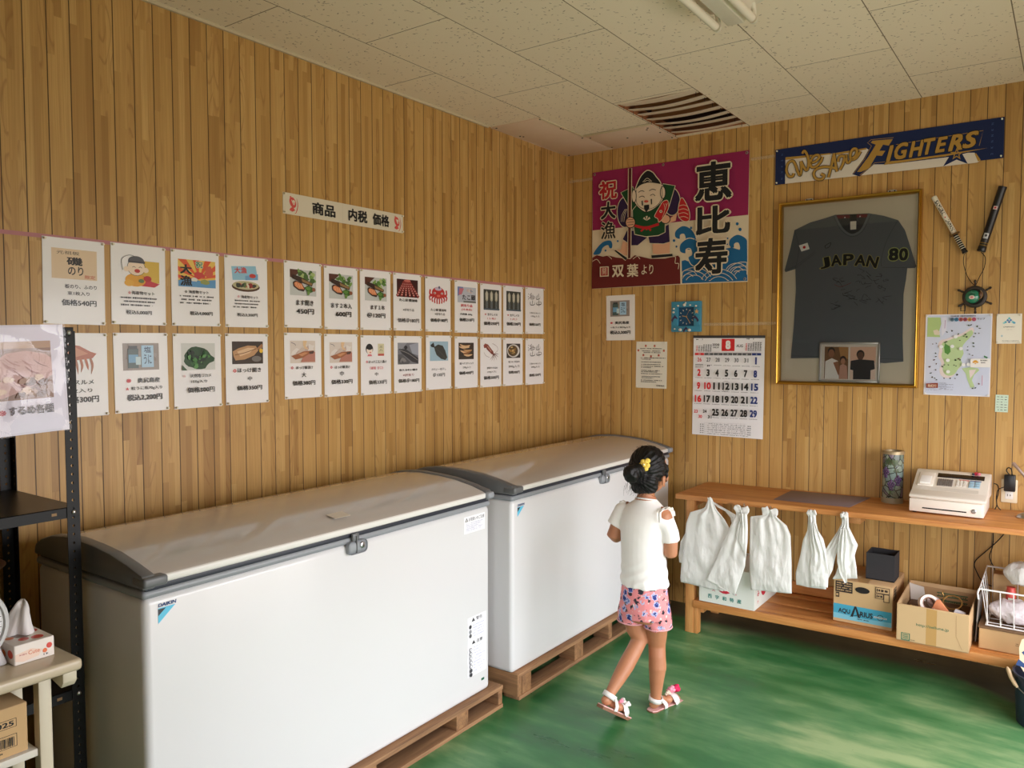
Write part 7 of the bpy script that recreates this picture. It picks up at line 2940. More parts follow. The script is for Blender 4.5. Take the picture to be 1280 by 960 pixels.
PH = R(38)
GF = Vector((math.sin(PH), math.cos(PH), 0))        # where her chest points
GR = Vector((math.cos(PH), -math.sin(PH), 0))       # her right
TH = R(40)
HF = Vector((math.sin(TH), math.cos(TH), 0))
HR = Vector((math.cos(TH), -math.sin(TH), 0))
UP = Vector((0, 0, 1))


def fuse(b, name, m, voxel, smooth=6, disp=None, fac=.5):
    """one continuous surface out of overlapping volumes"""
    o = b.build(name)
    md = o.modifiers.new('r', 'REMESH')
    md.mode = 'VOXEL'
    md.voxel_size = voxel
    sm = o.modifiers.new('s', 'SMOOTH')
    sm.iterations = smooth
    sm.factor = fac
    bpy.context.view_layer.update()
    me = bpy.data.meshes.new_from_object(o.evaluated_get(bpy.context.evaluated_depsgraph_get()))
    old = o.data
    o.modifiers.clear()
    o.data = me
    bpy.data.meshes.remove(old)
    me.materials.clear()
    me.materials.append(m)
    for p in me.polygons:
        p.use_smooth = True
        p.material_index = 0
    if disp:
        nn = [(v.co.copy(), v.normal.copy()) for v in me.vertices]
        for v, (c, n) in zip(me.vertices, nn):
            v.co = c + n * disp(c, n)
    me.name = name
    return o


def ering(c, lat, dep, n=28, fr=None, up=None, sq=1.0):
    a_, b_ = fr or (GR, GF)
    out = []
    for k in range(n):
        t = 2 * math.pi * k / n
        ct, st = math.cos(t), math.sin(t)
        ct = math.copysign(abs(ct) ** sq, ct)
        st = math.copysign(abs(st) ** sq, st)
        out.append(c + a_ * (lat * ct) + b_ * (dep * st))
    return out


M_SKIN = mat('skin', S(186, 128, 94), .5, sss=.0, var=(9.0, S(176, 116, 82), .35, .65))
M_HAIR = mat('black_hair', S(16, 13, 13), .5, spec=.3)
M_SHIRT = mat('white_jersey_cloth', S(246, 243, 239), .9)

# --- body
b = MB()
rings = [(.016, .425, 0, .070, .060), (.016, .46, 0, .092, .080), (.016, .52, 0, .098, .084), (.016, .60, 0, .090, .076), (.014, .68, 0, .084, .070), (.013, .78, 0, .088, .073),
         (.014, .86, 0, .096, .074), (.016, .905, 0, .098, .066), (.018, .938, 0, .080, .056), (.020, .962, 0, .050, .046), (.021, .985, 0, .036, .037), (.024, 1.03, 0, .034, .036)]
b.loft([ering(Q(x, z, d), l, p) for x, z, d, l, p in rings], M_SKIN)
# legs
LK, LA = Q(-.004, .335, .03), Q(-.128, .100, -.085)
b.tube([Q(-.030, .48, .03), Q(-.028, .43, .035), Q(-.016, .38, .035), LK, Q(-.028, .285, .01), Q(-.062, .22, -.025), Q(-.098, .155, -.06), LA, Q(-.140, .070, -.095)],
       [.056, .050, .045, .037, .035, .036, .030, .0225, .022], M_SKIN, 16)
RK, RA = Q(.074, .315, .03), Q(.072, .085, .03)
b.tube([Q(.064, .47, -.02), Q(.072, .41, -.005), Q(.074, .365, .015), RK, Q(.076, .265, .02), Q(.078, .215, .018), Q(.074, .15, .025), RA, Q(.070, .045, .032)],
       [.058, .051, .045, .039, .038, .040, .032, .0245, .024], M_SKIN, 16)
# feet
LH, LT = Q(-.150, .058, -.10), Q(-.052, .006, -.012)
RH, RT = Q(.064, .034, .035), Q(.172, .066, .155)
RH.z, RT.z = .026, .018
LT.z = .018


def foot(heel, toe):
    u = (toe - heel).normalized()
    v = u.cross(UP).normalized()
    w = v.cross(u)
    L = (toe - heel).length
    for t, hw, hh, lift in ((.0, .022, .020, .003), (.3, .021, .022, .006), (.55, .024, .018, .0), (.8, .028, .013, -.003)):
        b.ball(heel + u * (L * t) + w * lift, (.026, hw, hh), M_SKIN, 14, T=Matrix((u, v, w)).transposed().to_4x4())
    for k, (s_, ln) in enumerate(((-.018, 1.03), (-.009, 1.0), (-.001, .97), (.007, .93), (.014, .89))):
        p0 = heel + u * (L * .82) + v * s_ * 1.15 - w * .004
        b.tube([p0, heel + u * (L * ln) + v * s_ * 1.25 - w * .006, heel + u * (L * (ln + .06)) + v * s_ * 1.25 - w * .009], [.0075, .0065 if k else .008, .005], M_SKIN, 8)
    return u, v, w, L


LFR = foot(LH, LT)
RFR = foot(RH, RT)
# arms
LS, LE, LW = Q(-.066, .915, .06), Q(-.122, .800, .055), Q(-.050, .830, .165)
RS, RE, RW = Q(.098, .888, -.05), Q(.131, .722, -.055), Q(.118, .790, .085)
b.tube([Q(-.045, .925, .05), LS, Q(-.098, .86, .058), LE, LE + (LW - LE) * .12 - UP * .004, LE + (LW - LE) * .5, LW], [.036, .038, .034, .031, .030, .027, .019], M_SKIN, 14)
b.tube([Q(.07, .905, -.035), RS, Q(.122, .83, -.055), Q(.130, .77, -.056), RE, RE + (RW - RE) * .15, RE + (RW - RE) * .5, RW], [.036, .038, .034, .032, .030, .030, .027, .019], M_SKIN, 14)


def hand(wr, d, side, inward):
    """wrist, pointing direction, palm normal"""
    d = d.normalized()
    nrm = (inward - d * inward.dot(d)).normalized()
    v = d.cross(nrm)
    T_ = Matrix((d, v, nrm)).transposed().to_4x4()
    b.ball(wr + d * .030, (.033, .024, .012), M_SKIN, 14, T=T_)
    for k, (s_, ln) in enumerate(((-.0175, .040), (-.006, .046), (.0055, .043), (.0165, .034))):
        p0 = wr + d * .052 + v * s_
        p1 = p0 + d * ln * .45 + nrm * .006 + v * s_ * .1
        p2 = p1 + d * ln * .30 + nrm * .012
        p3 = p2 + d * ln * .12 + nrm * .014
        b.tube([p0 - d * .012, p0, p1, p2, p3], [.0062, .0062, .0056, .005, .0036], M_SKIN, 8)
    t0 = wr + d * .018 + v * (-.020) * side
    b.tube([t0, t0 + d * .016 - v * .014 * side + nrm * .006, t0 + d * .032 - v * .016 * side + nrm * .014, t0 + d * .042 - v * .013 * side + nrm * .020], [.009, .0075, .0066, .0045], M_SKIN, 8)


hand(LW, LW - LE + GR * .05, 1, GR * .6 - UP * .2 - GF * .3)
hand(RW, RW - RE + UP * -.02 - GR * .03, -1, -GR * .8 - UP * .1 - GF * .3)
# head
HC = Q(.034, 1.092, .0)
TH4 = Matrix((HR, HF, UP)).transposed().to_4x4()


def hp(r, f, u):
    return HC + HR * r + HF * f + UP * u


b.ball(HC + UP * .012, (.071, .086, .088), M_SKIN, 26, T=TH4)
b.ball(hp(0, .022, -.045), (.055, .058, .055), M_SKIN, 22, T=TH4)
b.ball(hp(0, .052, -.080), (.026, .024, .018), M_SKIN, 14, T=TH4)
for s_ in (-1, 1):
    b.ball(hp(s_ * .036, .058, -.034), (.026, .020, .026), M_SKIN, 14, T=TH4)
    b.ball(hp(s_ * .073, -.006, -.038), (.006, .015, .024), M_SKIN, 14, T=TH4)
    b.ball(hp(s_ * .077, -.014, -.032), (.005, .007, .018), M_SKIN, 10, T=TH4)
    b.ball(hp(s_ * .072, .002, -.060), (.006, .008, .008), M_SKIN, 10, T=TH4)
b.tube([hp(0, .080, .000), hp(0, .086, -.018), hp(0, .094, -.034), hp(0, .086, -.042)], [.007, .008, .011, .008], M_SKIN, 10)
for s_ in (-1, 1):
    b.ball(hp(s_ * .008, .087, -.039), (.007, .007, .006), M_SKIN, 10)
b.ball(hp(0, .080, -.056), (.018, .007, .006), M_SKIN, 12, T=TH4)
b.ball(hp(0, .078, -.066), (.015, .007, .006), M_SKIN, 12, T=TH4)
girl = fuse(b, 'person', M_SKIN, .0042, 5)
girl.matrix_basis = GP
tag(girl, 'small child seen from behind in white top and pink floral shorts, walking', 'person')


def gchild(o):
    o.parent = girl
    return o


# --- face details
M_EYEW = mat('eye_white', S(236, 232, 228), .3)
M_IRIS = mat('iris', S(34, 22, 18), .2)
for s_ in (-1, 1):
    bb = MB()
    bb.ball(hp(s_ * .030, .074, -.012), (.0125, .009, .0065), M_EYEW, 14, T=TH4)
    bb.ball(hp(s_ * .030, .081, -.012), (.0058, .003, .0058), M_IRIS, 12, T=TH4)
    gchild(bb.build('eye'))
    bb = MB()
    bb.tube([hp(s_ * .016, .083, .010), hp(s_ * .030, .081, .015), hp(s_ * .046, .070, .011)], .0022, M_HAIR, 6)
    gchild(bb.build('eyebrow'))
bb = MB()
bb.ball(hp(0, .086, -.058), (.015, .004, .0035), mat('lips', S(190, 96, 88), .4), 12, T=TH4)
bb.ball(hp(0, .084, -.065), (.012, .004, .0038), MATS['lips'], 12, T=TH4)
gchild(bb.build('lips'))

# --- hair
b = MB()
b.ball(hp(0, -.012, .022), (.081, .090, .089), M_HAIR, 36, T=TH4)
for v in b.bm.verts:
    q_ = v.co - HC
    fr, up_, rt = q_.dot(HF), q_.z, q_.dot(HR)
    if fr > .012 and up_ < .075:
        k = min(1, (fr - .012) / .02) * min(1, (.075 - up_) / .03)
        v.co = HC + q_ * (1 - .22 * k)
b.ball(hp(0, -.050, -.030), (.068, .052, .062), M_HAIR, 28, T=TH4)
b.ball(hp(-.02, -.048, -.068), (.040, .034, .030), M_HAIR, 20, T=TH4)
b.ball(hp(.03, -.046, -.062), (.036, .032, .030), M_HAIR, 20, T=TH4)
for s_ in (-1, 1):
    b.tube([hp(s_ * .070, .018, .03), hp(s_ * .074, .022, .0), hp(s_ * .072, .024, -.022), hp(s_ * .070, .022, -.045)], [.014, .010, .006, .003], M_HAIR, 8)
BUN = Q(-.046, 1.076, -.115)
b.ball(BUN, (.036, .032, .036), M_HAIR, 24)
b.ball(BUN + Vector((.03, .02, .012)), (.034, .034, .032), M_HAIR, 20)


def hairdisp(c, n):
    q_ = c - HC
    a = math.atan2(q_.dot(HF), q_.dot(HR))
    if (c - BUN).length < .055:
        q2 = c - BUN
        a2 = math.atan2(q2.z, q2.x)
        return .0030 * math.sin(a2 * 2 + (q2.length) * 300 + 2 * noise.noise(c * 30)) + .002 * noise.noise(c * 120)
    d = (c - BUN)
    ang = math.atan2(d.z, math.hypot(d.x, d.y))
    az = math.atan2(d.y, d.x)
    return .0014 * math.sin(ang * 46 + 3 * noise.noise(c * 14)) + .0012 * math.sin(az * 38) + .002 * noise.noise(c * 60)


hair = gchild(fuse(b, 'hair', M_HAIR, .004, 3, hairdisp))
hr_ = random.Random(5)
bb = MB()
for i in range(46):
    a = hr_.uniform(-1.6, 2.4)
    p = BUN + Vector((math.cos(a) * .033, hr_.uniform(-.02, .02), math.sin(a) * .033))
    o_ = Vector((math.cos(a), hr_.uniform(-.3, .3), math.sin(a)))
    ln = hr_.uniform(.006, .022)
    bb.tube([p - o_ * .006, p + o_ * ln * .5, p + o_ * ln + Vector((hr_.uniform(-.008, .008), 0, -.006))], [.0006, .0005, .0002], M_HAIR, 4)
for i in range(40):
    x = hr_.uniform(-.075, .03)
    p = Q(x, 1.01 + hr_.uniform(-.006, .02) + abs(x) * .25, -.085 + abs(x) * .3)
    bb.tube([p, p + Vector((hr_.uniform(-.012, .004), -.006, -.018)), p + Vector((hr_.uniform(-.02, .006), -.004, hr_.uniform(-.048, -.024)))], [.0007, .0005, .0002], M_HAIR, 4)
for i in range(26):
    a = hr_.uniform(R(40), R(150))
    p = HC + HR * (.08 * math.cos(a)) + UP * (.022 + .088 * math.sin(a)) - HF * hr_.uniform(.0, .05)
    o_ = (p - HC).normalized()
    bb.tube([p - o_ * .004, p + o_ * .006 - HF * .008, p + o_ * .004 - HF * .02], [.0006, .0004, .0002], M_HAIR, 4)
st_ = bb.build('loose_strands', ang=180)
st_['kind'] = 'stuff'
st_.parent = hair
# yellow flower clip
CL = Q(.012, 1.115, -.098)
M_YEL = mat('yellow_felt', S(240, 208, 92), .7)
cl = MB()
cax = (CL - HC).normalized()
cu = cax.cross(UP).normalized()
cv = cu.cross(cax)
for k in range(6):
    a = 2 * math.pi * k / 6
    cl.ball(CL + cu * (.013 * math.cos(a)) + cv * (.016 * math.sin(a)), (.012, .011, .012), M_YEL, 10)
cl.ball(CL - cu * .012 + cv * .020, (.013, .010, .011), M_YEL, 10)
cl.ball(CL + cu * .012 - cv * .021, (.014, .010, .012), M_YEL, 10)
cl.ball(CL + cax * .004, (.011, .011, .011), M_YEL, 12)
clip = gchild(cl.build('hair_clip'))
bb = MB()
bb.ball(CL + cax * .014, .004, mat('pale_bead', S(246, 238, 200), .4), 10)
bb.build('bead', clip, local=True)
# thin necklace
bb = MB()
NK = Q(.022, .978, 0)
ncl = [NK + GR * (.040 * math.cos(R(a))) + GF * (.041 * math.sin(R(a))) + UP * (.006 - .016 * math.sin(R(a))) for a in range(0, 360, 12)]
bb.tube(ncl, .0011, mat('gold_chain', S(226, 180, 120), .3, .8), 5, closed=True)
gchild(bb.build('necklace'))

# --- white cold-shoulder top
b = MB()
tor = [(.017, .588, 0, .109, .098), (.016, .62, 0, .106, .096), (.013, .68, 0, .101, .090), (.008, .74, 0, .098, .086), (.007, .80, 0, .100, .086), (.010, .86, 0, .104, .084), (.014, .905, 0, .102, .074), (.017, .935, 0, .084, .062), (.020, .958, 0, .054, .050), (.021, .968, 0, .044, .045)]
b.loft([ering(Q(x, z, d), l, p) for x, z, d, l, p in tor], M_SHIRT)
# right hem dips a little lower
b.ball(Q(.095, .588, -.05), (.030, .040, .022), M_SHIRT, 14)
# left sleeve
b.tube([Q(-.055, .925, .055), Q(-.080, .91, .06), Q(-.100, .875, .060), Q(-.114, .848, .060)], [.042, .043, .040, .041], M_SHIRT, 20)
# right sleeve, open over the shoulder
b.tube([Q(.075, .865, -.045), Q(.112, .850, -.055), Q(.124, .815, -.056), Q(.129, .778, -.057)], [.044, .042, .039, .0405], M_SHIRT, 20)


def shirtfold(c, n):
    z = c.z
    k = noise.noise(Vector((c.x * 9, c.y * 9, z * 5.5)))
    side = noise.noise(Vector((c.x * 16 + z * 9, c.y * 16, z * 20 + c.x * 22)))
    low = max(0, min(1, (.74 - z) / .12))
    diag = math.sin((z * 1.4 - c.x * .9) * 95 + 3 * noise.noise(c * 8))
    up_ = max(0, min(1, (z - .80) / .08))
    ripple = math.sin(math.atan2(c.y, c.x - .01) * 14) * max(0, min(1, (.64 - z) / .06))
    return .0035 * k + .0022 * side * (.4 + low) + .0022 * diag * low + .0018 * ripple + .001


shirt = gchild(fuse(b, 'shirt', M_SHIRT, .0045, 6, shirtfold))
# collar band, sleeve hem, yoke seam
bb = MB()
bb.tube([Q(.021, .970, 0) + GR * (.046 * math.cos(R(a))) + GF * (.047 * math.sin(R(a))) + UP * (-.004 - .010 * math.sin(R(a))) for a in range(0, 360, 12)], .0034, M_SHIRT, 8, closed=True)
bb.build('neckband', shirt, local=True)


def ruffle(pts, w, nrm_f, nw=9):
    """gathered frill along a line"""
    b_ = MB()
    P_ = smooth_path(pts, 8)
    rows = []
    for i, p in enumerate(P_):
        t = i / (len(P_) - 1)
        wv = math.sin(t * nw * 2 * math.pi)
        out = nrm_f(t)
        rows.append([p, p + out * w * .5 + UP * .0015 * wv, p + out * w + UP * .003 * wv + out.cross(UP) * .002 * wv, p + out * (w + .0006) + UP * (.003 * wv + .0016), p + out * w * .5 + UP * (.0015 * wv + .002), p + UP * .002])
    b_.loft(rows, M_SHIRT)
    return b_


rs = ruffle([Q(.080, .905, -.095), Q(.102, .918, -.075), Q(.118, .920, -.045), Q(.126, .905, -.015), Q(.132, .885, .005)], .020, lambda t: (GR * (.8 + .2 * t) + UP * .45 - GF * (.5 - t)).normalized(), 4)
gchild(rs.build('shoulder_frill', ang=180)).parent = girl
bb = MB()
bb.tube(smooth_path([Q(.083, .862, -.108), Q(.082, .885, -.108), Q(.083, .908, -.098), Q(.100, .922, -.075), Q(.118, .924, -.045), Q(.130, .908, -.015), Q(.138, .880, -.005), Q(.140, .858, -.015)], 5), .0062, M_SHIRT, 8)
bb.build('shoulder_strap', shirt, local=True, ang=180)
ls = ruffle([Q(-.064, .944, .035), Q(-.080, .940, .045), Q(-.094, .920, .055), Q(-.100, .896, .055)], .018, lambda t: (-GR * .8 + UP * .7 - GF * .3).normalized(), 4)
gchild(ls.build('shoulder_frill', ang=180))


# --- pink floral shorts
def floral_mat():
    g = NG('pink_floral_cloth', .85)
    o = g.new('ShaderNodeTexCoord').outputs['Object']
    wob = g.new('ShaderNodeTexNoise')
    wob.inputs['Scale'].default_value = 95
    g.n.links.new(o, wob.inputs['Vector'])
    wv = g.new('ShaderNodeVectorMath', operation='MULTIPLY_ADD')
    g.n.links.new(wob.outputs['Color'], wv.inputs[0])
    wv.inputs[1].default_value = (.020, .020, .020)
    g.n.links.new(o, wv.inputs[2])

    def vor(scale, off, src):
        add = g.new('ShaderNodeVectorMath', operation='ADD')
        g.n.links.new(src, add.inputs[0])
        add.inputs[1].default_value = off
        v = g.new('ShaderNodeTexVoronoi')
        v.inputs['Scale'].default_value = scale
        v.inputs['Randomness'].default_value = .75
        g.n.links.new(add.outputs[0], v.inputs['Vector'])
        return v
    rag = g.noise(o, 130.0, 2, 0.6)

    def rough(v, amt=.4):
        return g.math('MULTIPLY_ADD', g.math('SUBTRACT', rag, .5), amt, v.outputs['Distance'])
    pink = S(236, 146, 150)
    leaf = vor(27, (.02, .013, .006), wv.outputs[0])
    c = g.mix(g.ramp(rough(leaf), [(.27, 1.0), (.31, 0.0)]), pink, S(46, 46, 56))
    stem = vor(40, (.0, .02, .011), wv.outputs[0])
    c = g.mix(g.ramp(rough(stem), [(.16, 1.0), (.20, 0.0)]), c, S(226, 214, 206))
    fl = vor(19.5, (.0, .0, .0), wv.outputs[0])
    c = g.mix(g.ramp(rough(fl), [(.31, 1.0), (.34, 0.0)]), c, S(190, 196, 230))
    c = g.mix(g.ramp(rough(fl), [(.22, 1.0), (.26, 0.0)]), c, S(84, 104, 190))
    pet = vor(95, (.003, .001, .002), wv.outputs[0])
    inner = g.math('MULTIPLY', g.ramp(rough(fl), [(.21, 1.0), (.25, 0.0)]), g.ramp(pet.outputs['Distance'], [(.28, 0.0), (.42, 1.0)]))
    c = g.mix(inner, c, S(40, 50, 120))
    g.color(c)
    return g.m


M_FLORAL = floral_mat()
b = MB()
b.loft([ering(Q(.016, z, 0), l, p) for z, l, p in ((.445, .104, .092), (.48, .110, .098), (.52, .110, .097), (.57, .104, .090), (.61, .098, .084), (.63, .096, .082))], M_FLORAL)
b.tube([Q(-.034, .50, .03), Q(-.040, .46, .034), Q(-.040, .428, .036)], [.060, .0615, .061], M_FLORAL, 24)
b.tube([Q(.066, .49, -.025), Q(.074, .44, -.014), Q(.077, .402, -.006)], [.062, .063, .062], M_FLORAL, 24)
shorts = gchild(fuse(b, 'shorts', M_FLORAL, .0045, 5, lambda c, n: .0022 * noise.noise(Vector((c.x * 14, c.y * 14, c.z * 9))) + .0016 * math.sin(c.z * 60 + c.x * 80 + 4 * noise.noise(c * 10)) * max(0, min(1, (.5 - c.z) / .06))))
M_HEM = mat('pink_hem', S(232, 172, 178), .8)
for cen, rad, tilt in ((Q(-.0405, .424, .036), .0605, -.05), (Q(.0775, .398, -.006), .0615, .03)):
    bb = MB()
    bb.tube([cen + Vector((rad * math.cos(R(a)), rad * math.sin(R(a)), tilt * rad * math.cos(R(a)))) for a in range(0, 360, 12)], .0035, M_HEM, 8, closed=True)
    bb.build('hem', shorts, local=True)

# --- sandals
M_SOLE = mat('tan_sole', S(124, 84, 60), .7)
M_INSOLE = mat('pink_insole', S(226, 176, 172), .7)
M_STRAP = mat('white_strap', S(234, 230, 226), .5)


def sandal(heel, toe, fr, ank, pose):
    u, v, w, L = fr
    P = lambda t, s_, h: heel + u * (L * t) + v * s_ + w * h
    base = -.021
    outl = [(-.17, 0), (-.15, .018), (-.05, .026), (.25, .025), (.5, .027), (.8, .034), (1.02, .031), (1.14, .018), (1.18, 0), (1.14, -.018), (1.02, -.030), (.8, -.033), (.5, -.027), (.25, -.025), (-.05, -.026), (-.15, -.018)]
    sl = MB()
    for z0, z1, m, k in ((base - .014, base - .001, M_SOLE, 1.04), (base - .001, base + .003, M_INSOLE, .95)):
        r0 = [P(t, s_ * k, z0) for t, s_ in outl]
        r1 = [P(t, s_ * k, z1) for t, s_ in outl]
        sl.loft([r0, r1], m)
    rt = sl.build('sandal', girl, local=True)

    def band(pts, wd, name):
        q_ = MB()
        P2 = smooth_path(pts, 5)
        rows = []
        for i, p in enumerate(P2):
            t_ = (P2[min(i + 1, len(P2) - 1)] - P2[max(0, i - 1)]).normalized()
            cen = heel + u * (L * .4)
            out = (p - (heel + u * ((p - heel).dot(u)))).normalized()
            sd = t_.cross(out).normalized()
            rows.append([p - sd * wd / 2, p + sd * wd / 2, p + sd * wd / 2 + out * .003, p - sd * wd / 2 + out * .003])
        q_.loft(rows, M_STRAP)
        return q_.build(name, rt, local=True, ang=180)
    # heel cup / ankle strap
    q_ = MB()
    ax = (ank - heel).normalized()
    c0 = heel + (ank - heel) * .62 + u * .004
    e1 = u - ax * u.dot(ax)
    e1.normalize()
    e2 = ax.cross(e1)
    rows = []
    for k in range(29):
        a = 2 * math.pi * k / 28
        rr = .0285
        o_ = e1 * math.cos(a) + e2 * math.sin(a)
        p = c0 + o_ * rr
        rows.append([p - ax * .011, p + ax * .011, p + ax * .011 + o_ * .003, p - ax * .011 + o_ * .003])
    q_.loft(rows, M_STRAP, cap=False)
    q_.build('ankle_strap', rt, local=True, ang=180)
    for s_ in (-1, 1):
        band([P(.30, s_ * .027, base), P(.26, s_ * .030, base + .02), c0 + e1 * .006 + v * s_ * .0295], .020, 'side_strap')
    band([P(.70, -.034, base), P(.72, -.031, -.008), P(.70, -.018, .012), P(.70, 0, .017), P(.70, .018, .012), P(.72, .031, -.008), P(.70, .034, base)], .034, 'toe_strap')
    return rt, P


def rosette(rt, c, rad, m, n=7, seed=0):
    q_ = MB()
    g_ = random.Random(seed)
    for k in range(n):
        a = 2 * math.pi * k / n
        q_.ball(c + Vector((math.cos(a) * rad * .55, math.sin(a) * rad * .4, math.sin(a * 1.7) * rad * .4)), (rad * .5, rad * .45, rad * .42), m, 10)
    q_.ball(c, rad * .6, m, 10)
    for vv in q_.bm.verts:
        vv.co += noise.noise_vector(vv.co * 150) * rad * .12
    q_.build('flower', rt, local=True, ang=180)


rt, P = sandal(LH, LT, LFR, LA, 0)
rosette(rt, P(.72, -.012, .026), .020, mat('silver_bow', S(210, 206, 198), .4), 6, 1)
rosette(rt, P(.80, .010, .024), .016, M_STRAP, 6, 2)
rosette(rt, P(.55, .004, .026), .013, mat('light_pink_felt', S(236, 150, 170), .8), 6, 3)
rt, P = sandal(RH, RT, RFR, RA, 1)
rosette(rt, P(.70, -.004, .034), .022, MATS['light_pink_felt'], 7, 4)
rosette(rt, P(.92, -.010, .026), .025, mat('magenta_felt', S(206, 30, 84), .8), 8, 5)
rosette(rt, P(.52, .004, .030), .014, mat('cream_felt', S(226, 210, 190), .8), 6, 6)
# ------------------------------------------------------------------ black slotted-angle shelving at the left
def slotted_post(x, y, dx, dy, h, w=.036, pitch=.0255, z0=0.0):
    """L-section post; corner at (x, y), flanges run dx along x and dy along y"""
    b = MB()
    n = int((h - z0) / pitch)

    def flange(org, du, nrm):
        u = Vector(du)
        o = Vector(org)
        th = Vector(nrm) * .0022
        for side in (0, 1):
            off = th * side
            for k in range(n):
                za, zb = z0 + k * pitch, z0 + (k + 1) * pitch
                zm = (za + zb) / 2
                cs = [(0, za), (w, za), (w, zb), (0, zb)]
                rr = .0042
                hs = [(w * .52, zm - rr * 1.25), (w * .52 + rr, zm), (w * .52, zm + rr * 1.25), (w * .52 - rr, zm)]
                # outer ring split so that every quad faces the same way
                O = [b.bm.verts.new(o + u * c + Vector((0, 0, z)) + off) for c, z in cs]
                I = [b.bm.verts.new(o + u * c + Vector((0, 0, z)) + off) for c, z in hs]
                fs = []
                fs.append(b.bm.faces.new((O[0], O[1], I[0])))
                fs.append(b.bm.faces.new((O[1], I[1], I[0])))
                fs.append(b.bm.faces.new((O[1], O[2], I[1])))
                fs.append(b.bm.faces.new((O[2], I[2], I[1])))
                fs.append(b.bm.faces.new((O[2], O[3], I[2])))
                fs.append(b.bm.faces.new((O[3], I[3], I[2])))
                fs.append(b.bm.faces.new((O[3], O[0], I[3])))
                fs.append(b.bm.faces.new((O[0], I[0], I[3])))
                b._fin(fs, M_BLACK, False)
        # edges
        e0 = o + u * w
        b.face([e0 + Vector((0, 0, z0)), e0 + th + Vector((0, 0, z0)), e0 + th + Vector((0, 0, z0 + n * pitch)), e0 + Vector((0, 0, z0 + n * pitch))], M_BLACK)
    flange((x, y, 0), (dx, 0, 0), (0, dy, 0))
    flange((x, y, 0), (0, dy, 0), (dx, 0, 0))
    return b


SX0, SX1, SY0, SY1 = .018, .470, -4.42, -3.508
shelf = thing('shelving_unit', 'black slotted-angle shelving unit at the left edge beside the freezer', 'shelving', ((SX0 + SX1) / 2, (SY0 + SY1) / 2, 0))
for x, y, dx, dy in ((SX1, SY1, -1, -1), (SX0, SY1, 1, -1), (SX1, SY0, -1, 1), (SX0, SY0, 1, 1)):
    slotted_post(x, y, dx, dy, 1.708).build('post', shelf, recalc=False)
M_SHELFTOP = mat('black_shelf_paint', S(30, 28, 27), .35)
for z in (1.694, 1.166, .62, .10):
    b = MB()
    x0, x1, y0, y1 = SX0 + .003, SX1 - .003, SY0 + .003, SY1 - .003
    b.box(x0, x1, y0, y1, z - .002, z, M_SHELFTOP)
    for (a0, a1, c0, c1) in ((x1 - .0015, x1, y0, y1), (x0, x0 + .0015, y0, y1), (x0, x1, y0, y0 + .0015), (x0, x1, y1 - .0015, y1)):
        b.box(a0, a1, c0, c1, z - .032, z, M_BLACK)
    sb = b.build('shelf_board', shelf)
    b = MB()
    for y in (y1 - .065, y0 + .08):
        b.box(x1 - .0005, x1 + .0006, y - .010, y + .004, z - .020, z - .012, mat('slot_glint', S(150, 116, 74), .6))
    b.build('slot', sb)
    for yy in (SY1 - .018, SY0 + .018):
        b = MB()
        b.lathe([(.0065, 0), (.0062, .002), (.004, .0038), (.0, .0042)], M_METAL, 14, Matrix.Translation((SX1 + .001, yy, z - .016)) @ Matrix.Rotation(R(90), 4, 'Y'), cap=False)
        b.build('bolt', sb)

# laminated sign hung on the shelf's corner
SGW, SGH = .218, .306
s = Sheet(SGW, SGH, S(226, 222, 232), M_PRINT, thick=.001)
s.rect(.03, .02, .97, .98, S(236, 232, 242))
x0_, y0_, x1_, y1_ = .06, .15, .83, .68
s.rect(x0_, y0_, x1_, y1_, S(150, 112, 86))
X = lambda u: x0_ + (x1_ - x0_) * u
Yy = lambda v: y0_ + (y1_ - y0_) * v
s.rect(X(0), Yy(0), X(1), Yy(.12), S(190, 150, 110))
s.poly([(X(.02), Yy(.55)), (X(.1), Yy(.36)), (X(.3), Yy(.2)), (X(.6), Yy(.16)), (X(.9), Yy(.22)), (X(1), Yy(.3)), (X(1), Yy(.6)), (X(.8), Yy(.72)), (X(.5), Yy(.86)), (X(.2), Yy(.96)), (X(.05), Yy(.95)), (X(.0), Yy(.8))], S(206, 160, 146))
q = random.Random(3)
for i in range(15):
    u, v = q.uniform(.06, .8), q.uniform(.26, .78)
    s.line([(X(u), Yy(v)), (X(u + .1), Yy(min(.95, v + .09))), (X(min(.99, u + .22)), Yy(min(.97, v + .14)))], q.uniform(.002, .005), q.choice([S(160, 96, 84), S(140, 84, 70), S(226, 186, 166), S(184, 126, 112)]), taper=True)
for i in range(12):
    u, v = q.uniform(.1, .85), q.uniform(.62, .92)
    s.ell(X(u), Yy(v), .07, .03, q.choice([S(176, 136, 104), S(208, 170, 136), S(120, 86, 62), S(226, 196, 164)]), -18, 10, irr=.3, seed=i)
s.text('※', .20, .785, .09, .05, S(206, 80, 90), .02)
s.text('するめ各種', .545, .775, .54, .085, S(64, 58, 62), .025)
Bs = Matrix(((0, 0, 1, SX1 + .0065), (1, 0, 0, -3.506 - SGW / 2 - .034), (0, 1, 0, 1.698 - SGH / 2), (0, 0, 0, 1))) @ Matrix.Rotation(R(2.2), 4, 'Z')
sg = s.place('laminated_sign', Bs, 0, 0)
tag(sg, 'laminated dried squid sign hanging on the black shelf corner', 'sign')
b = MB()
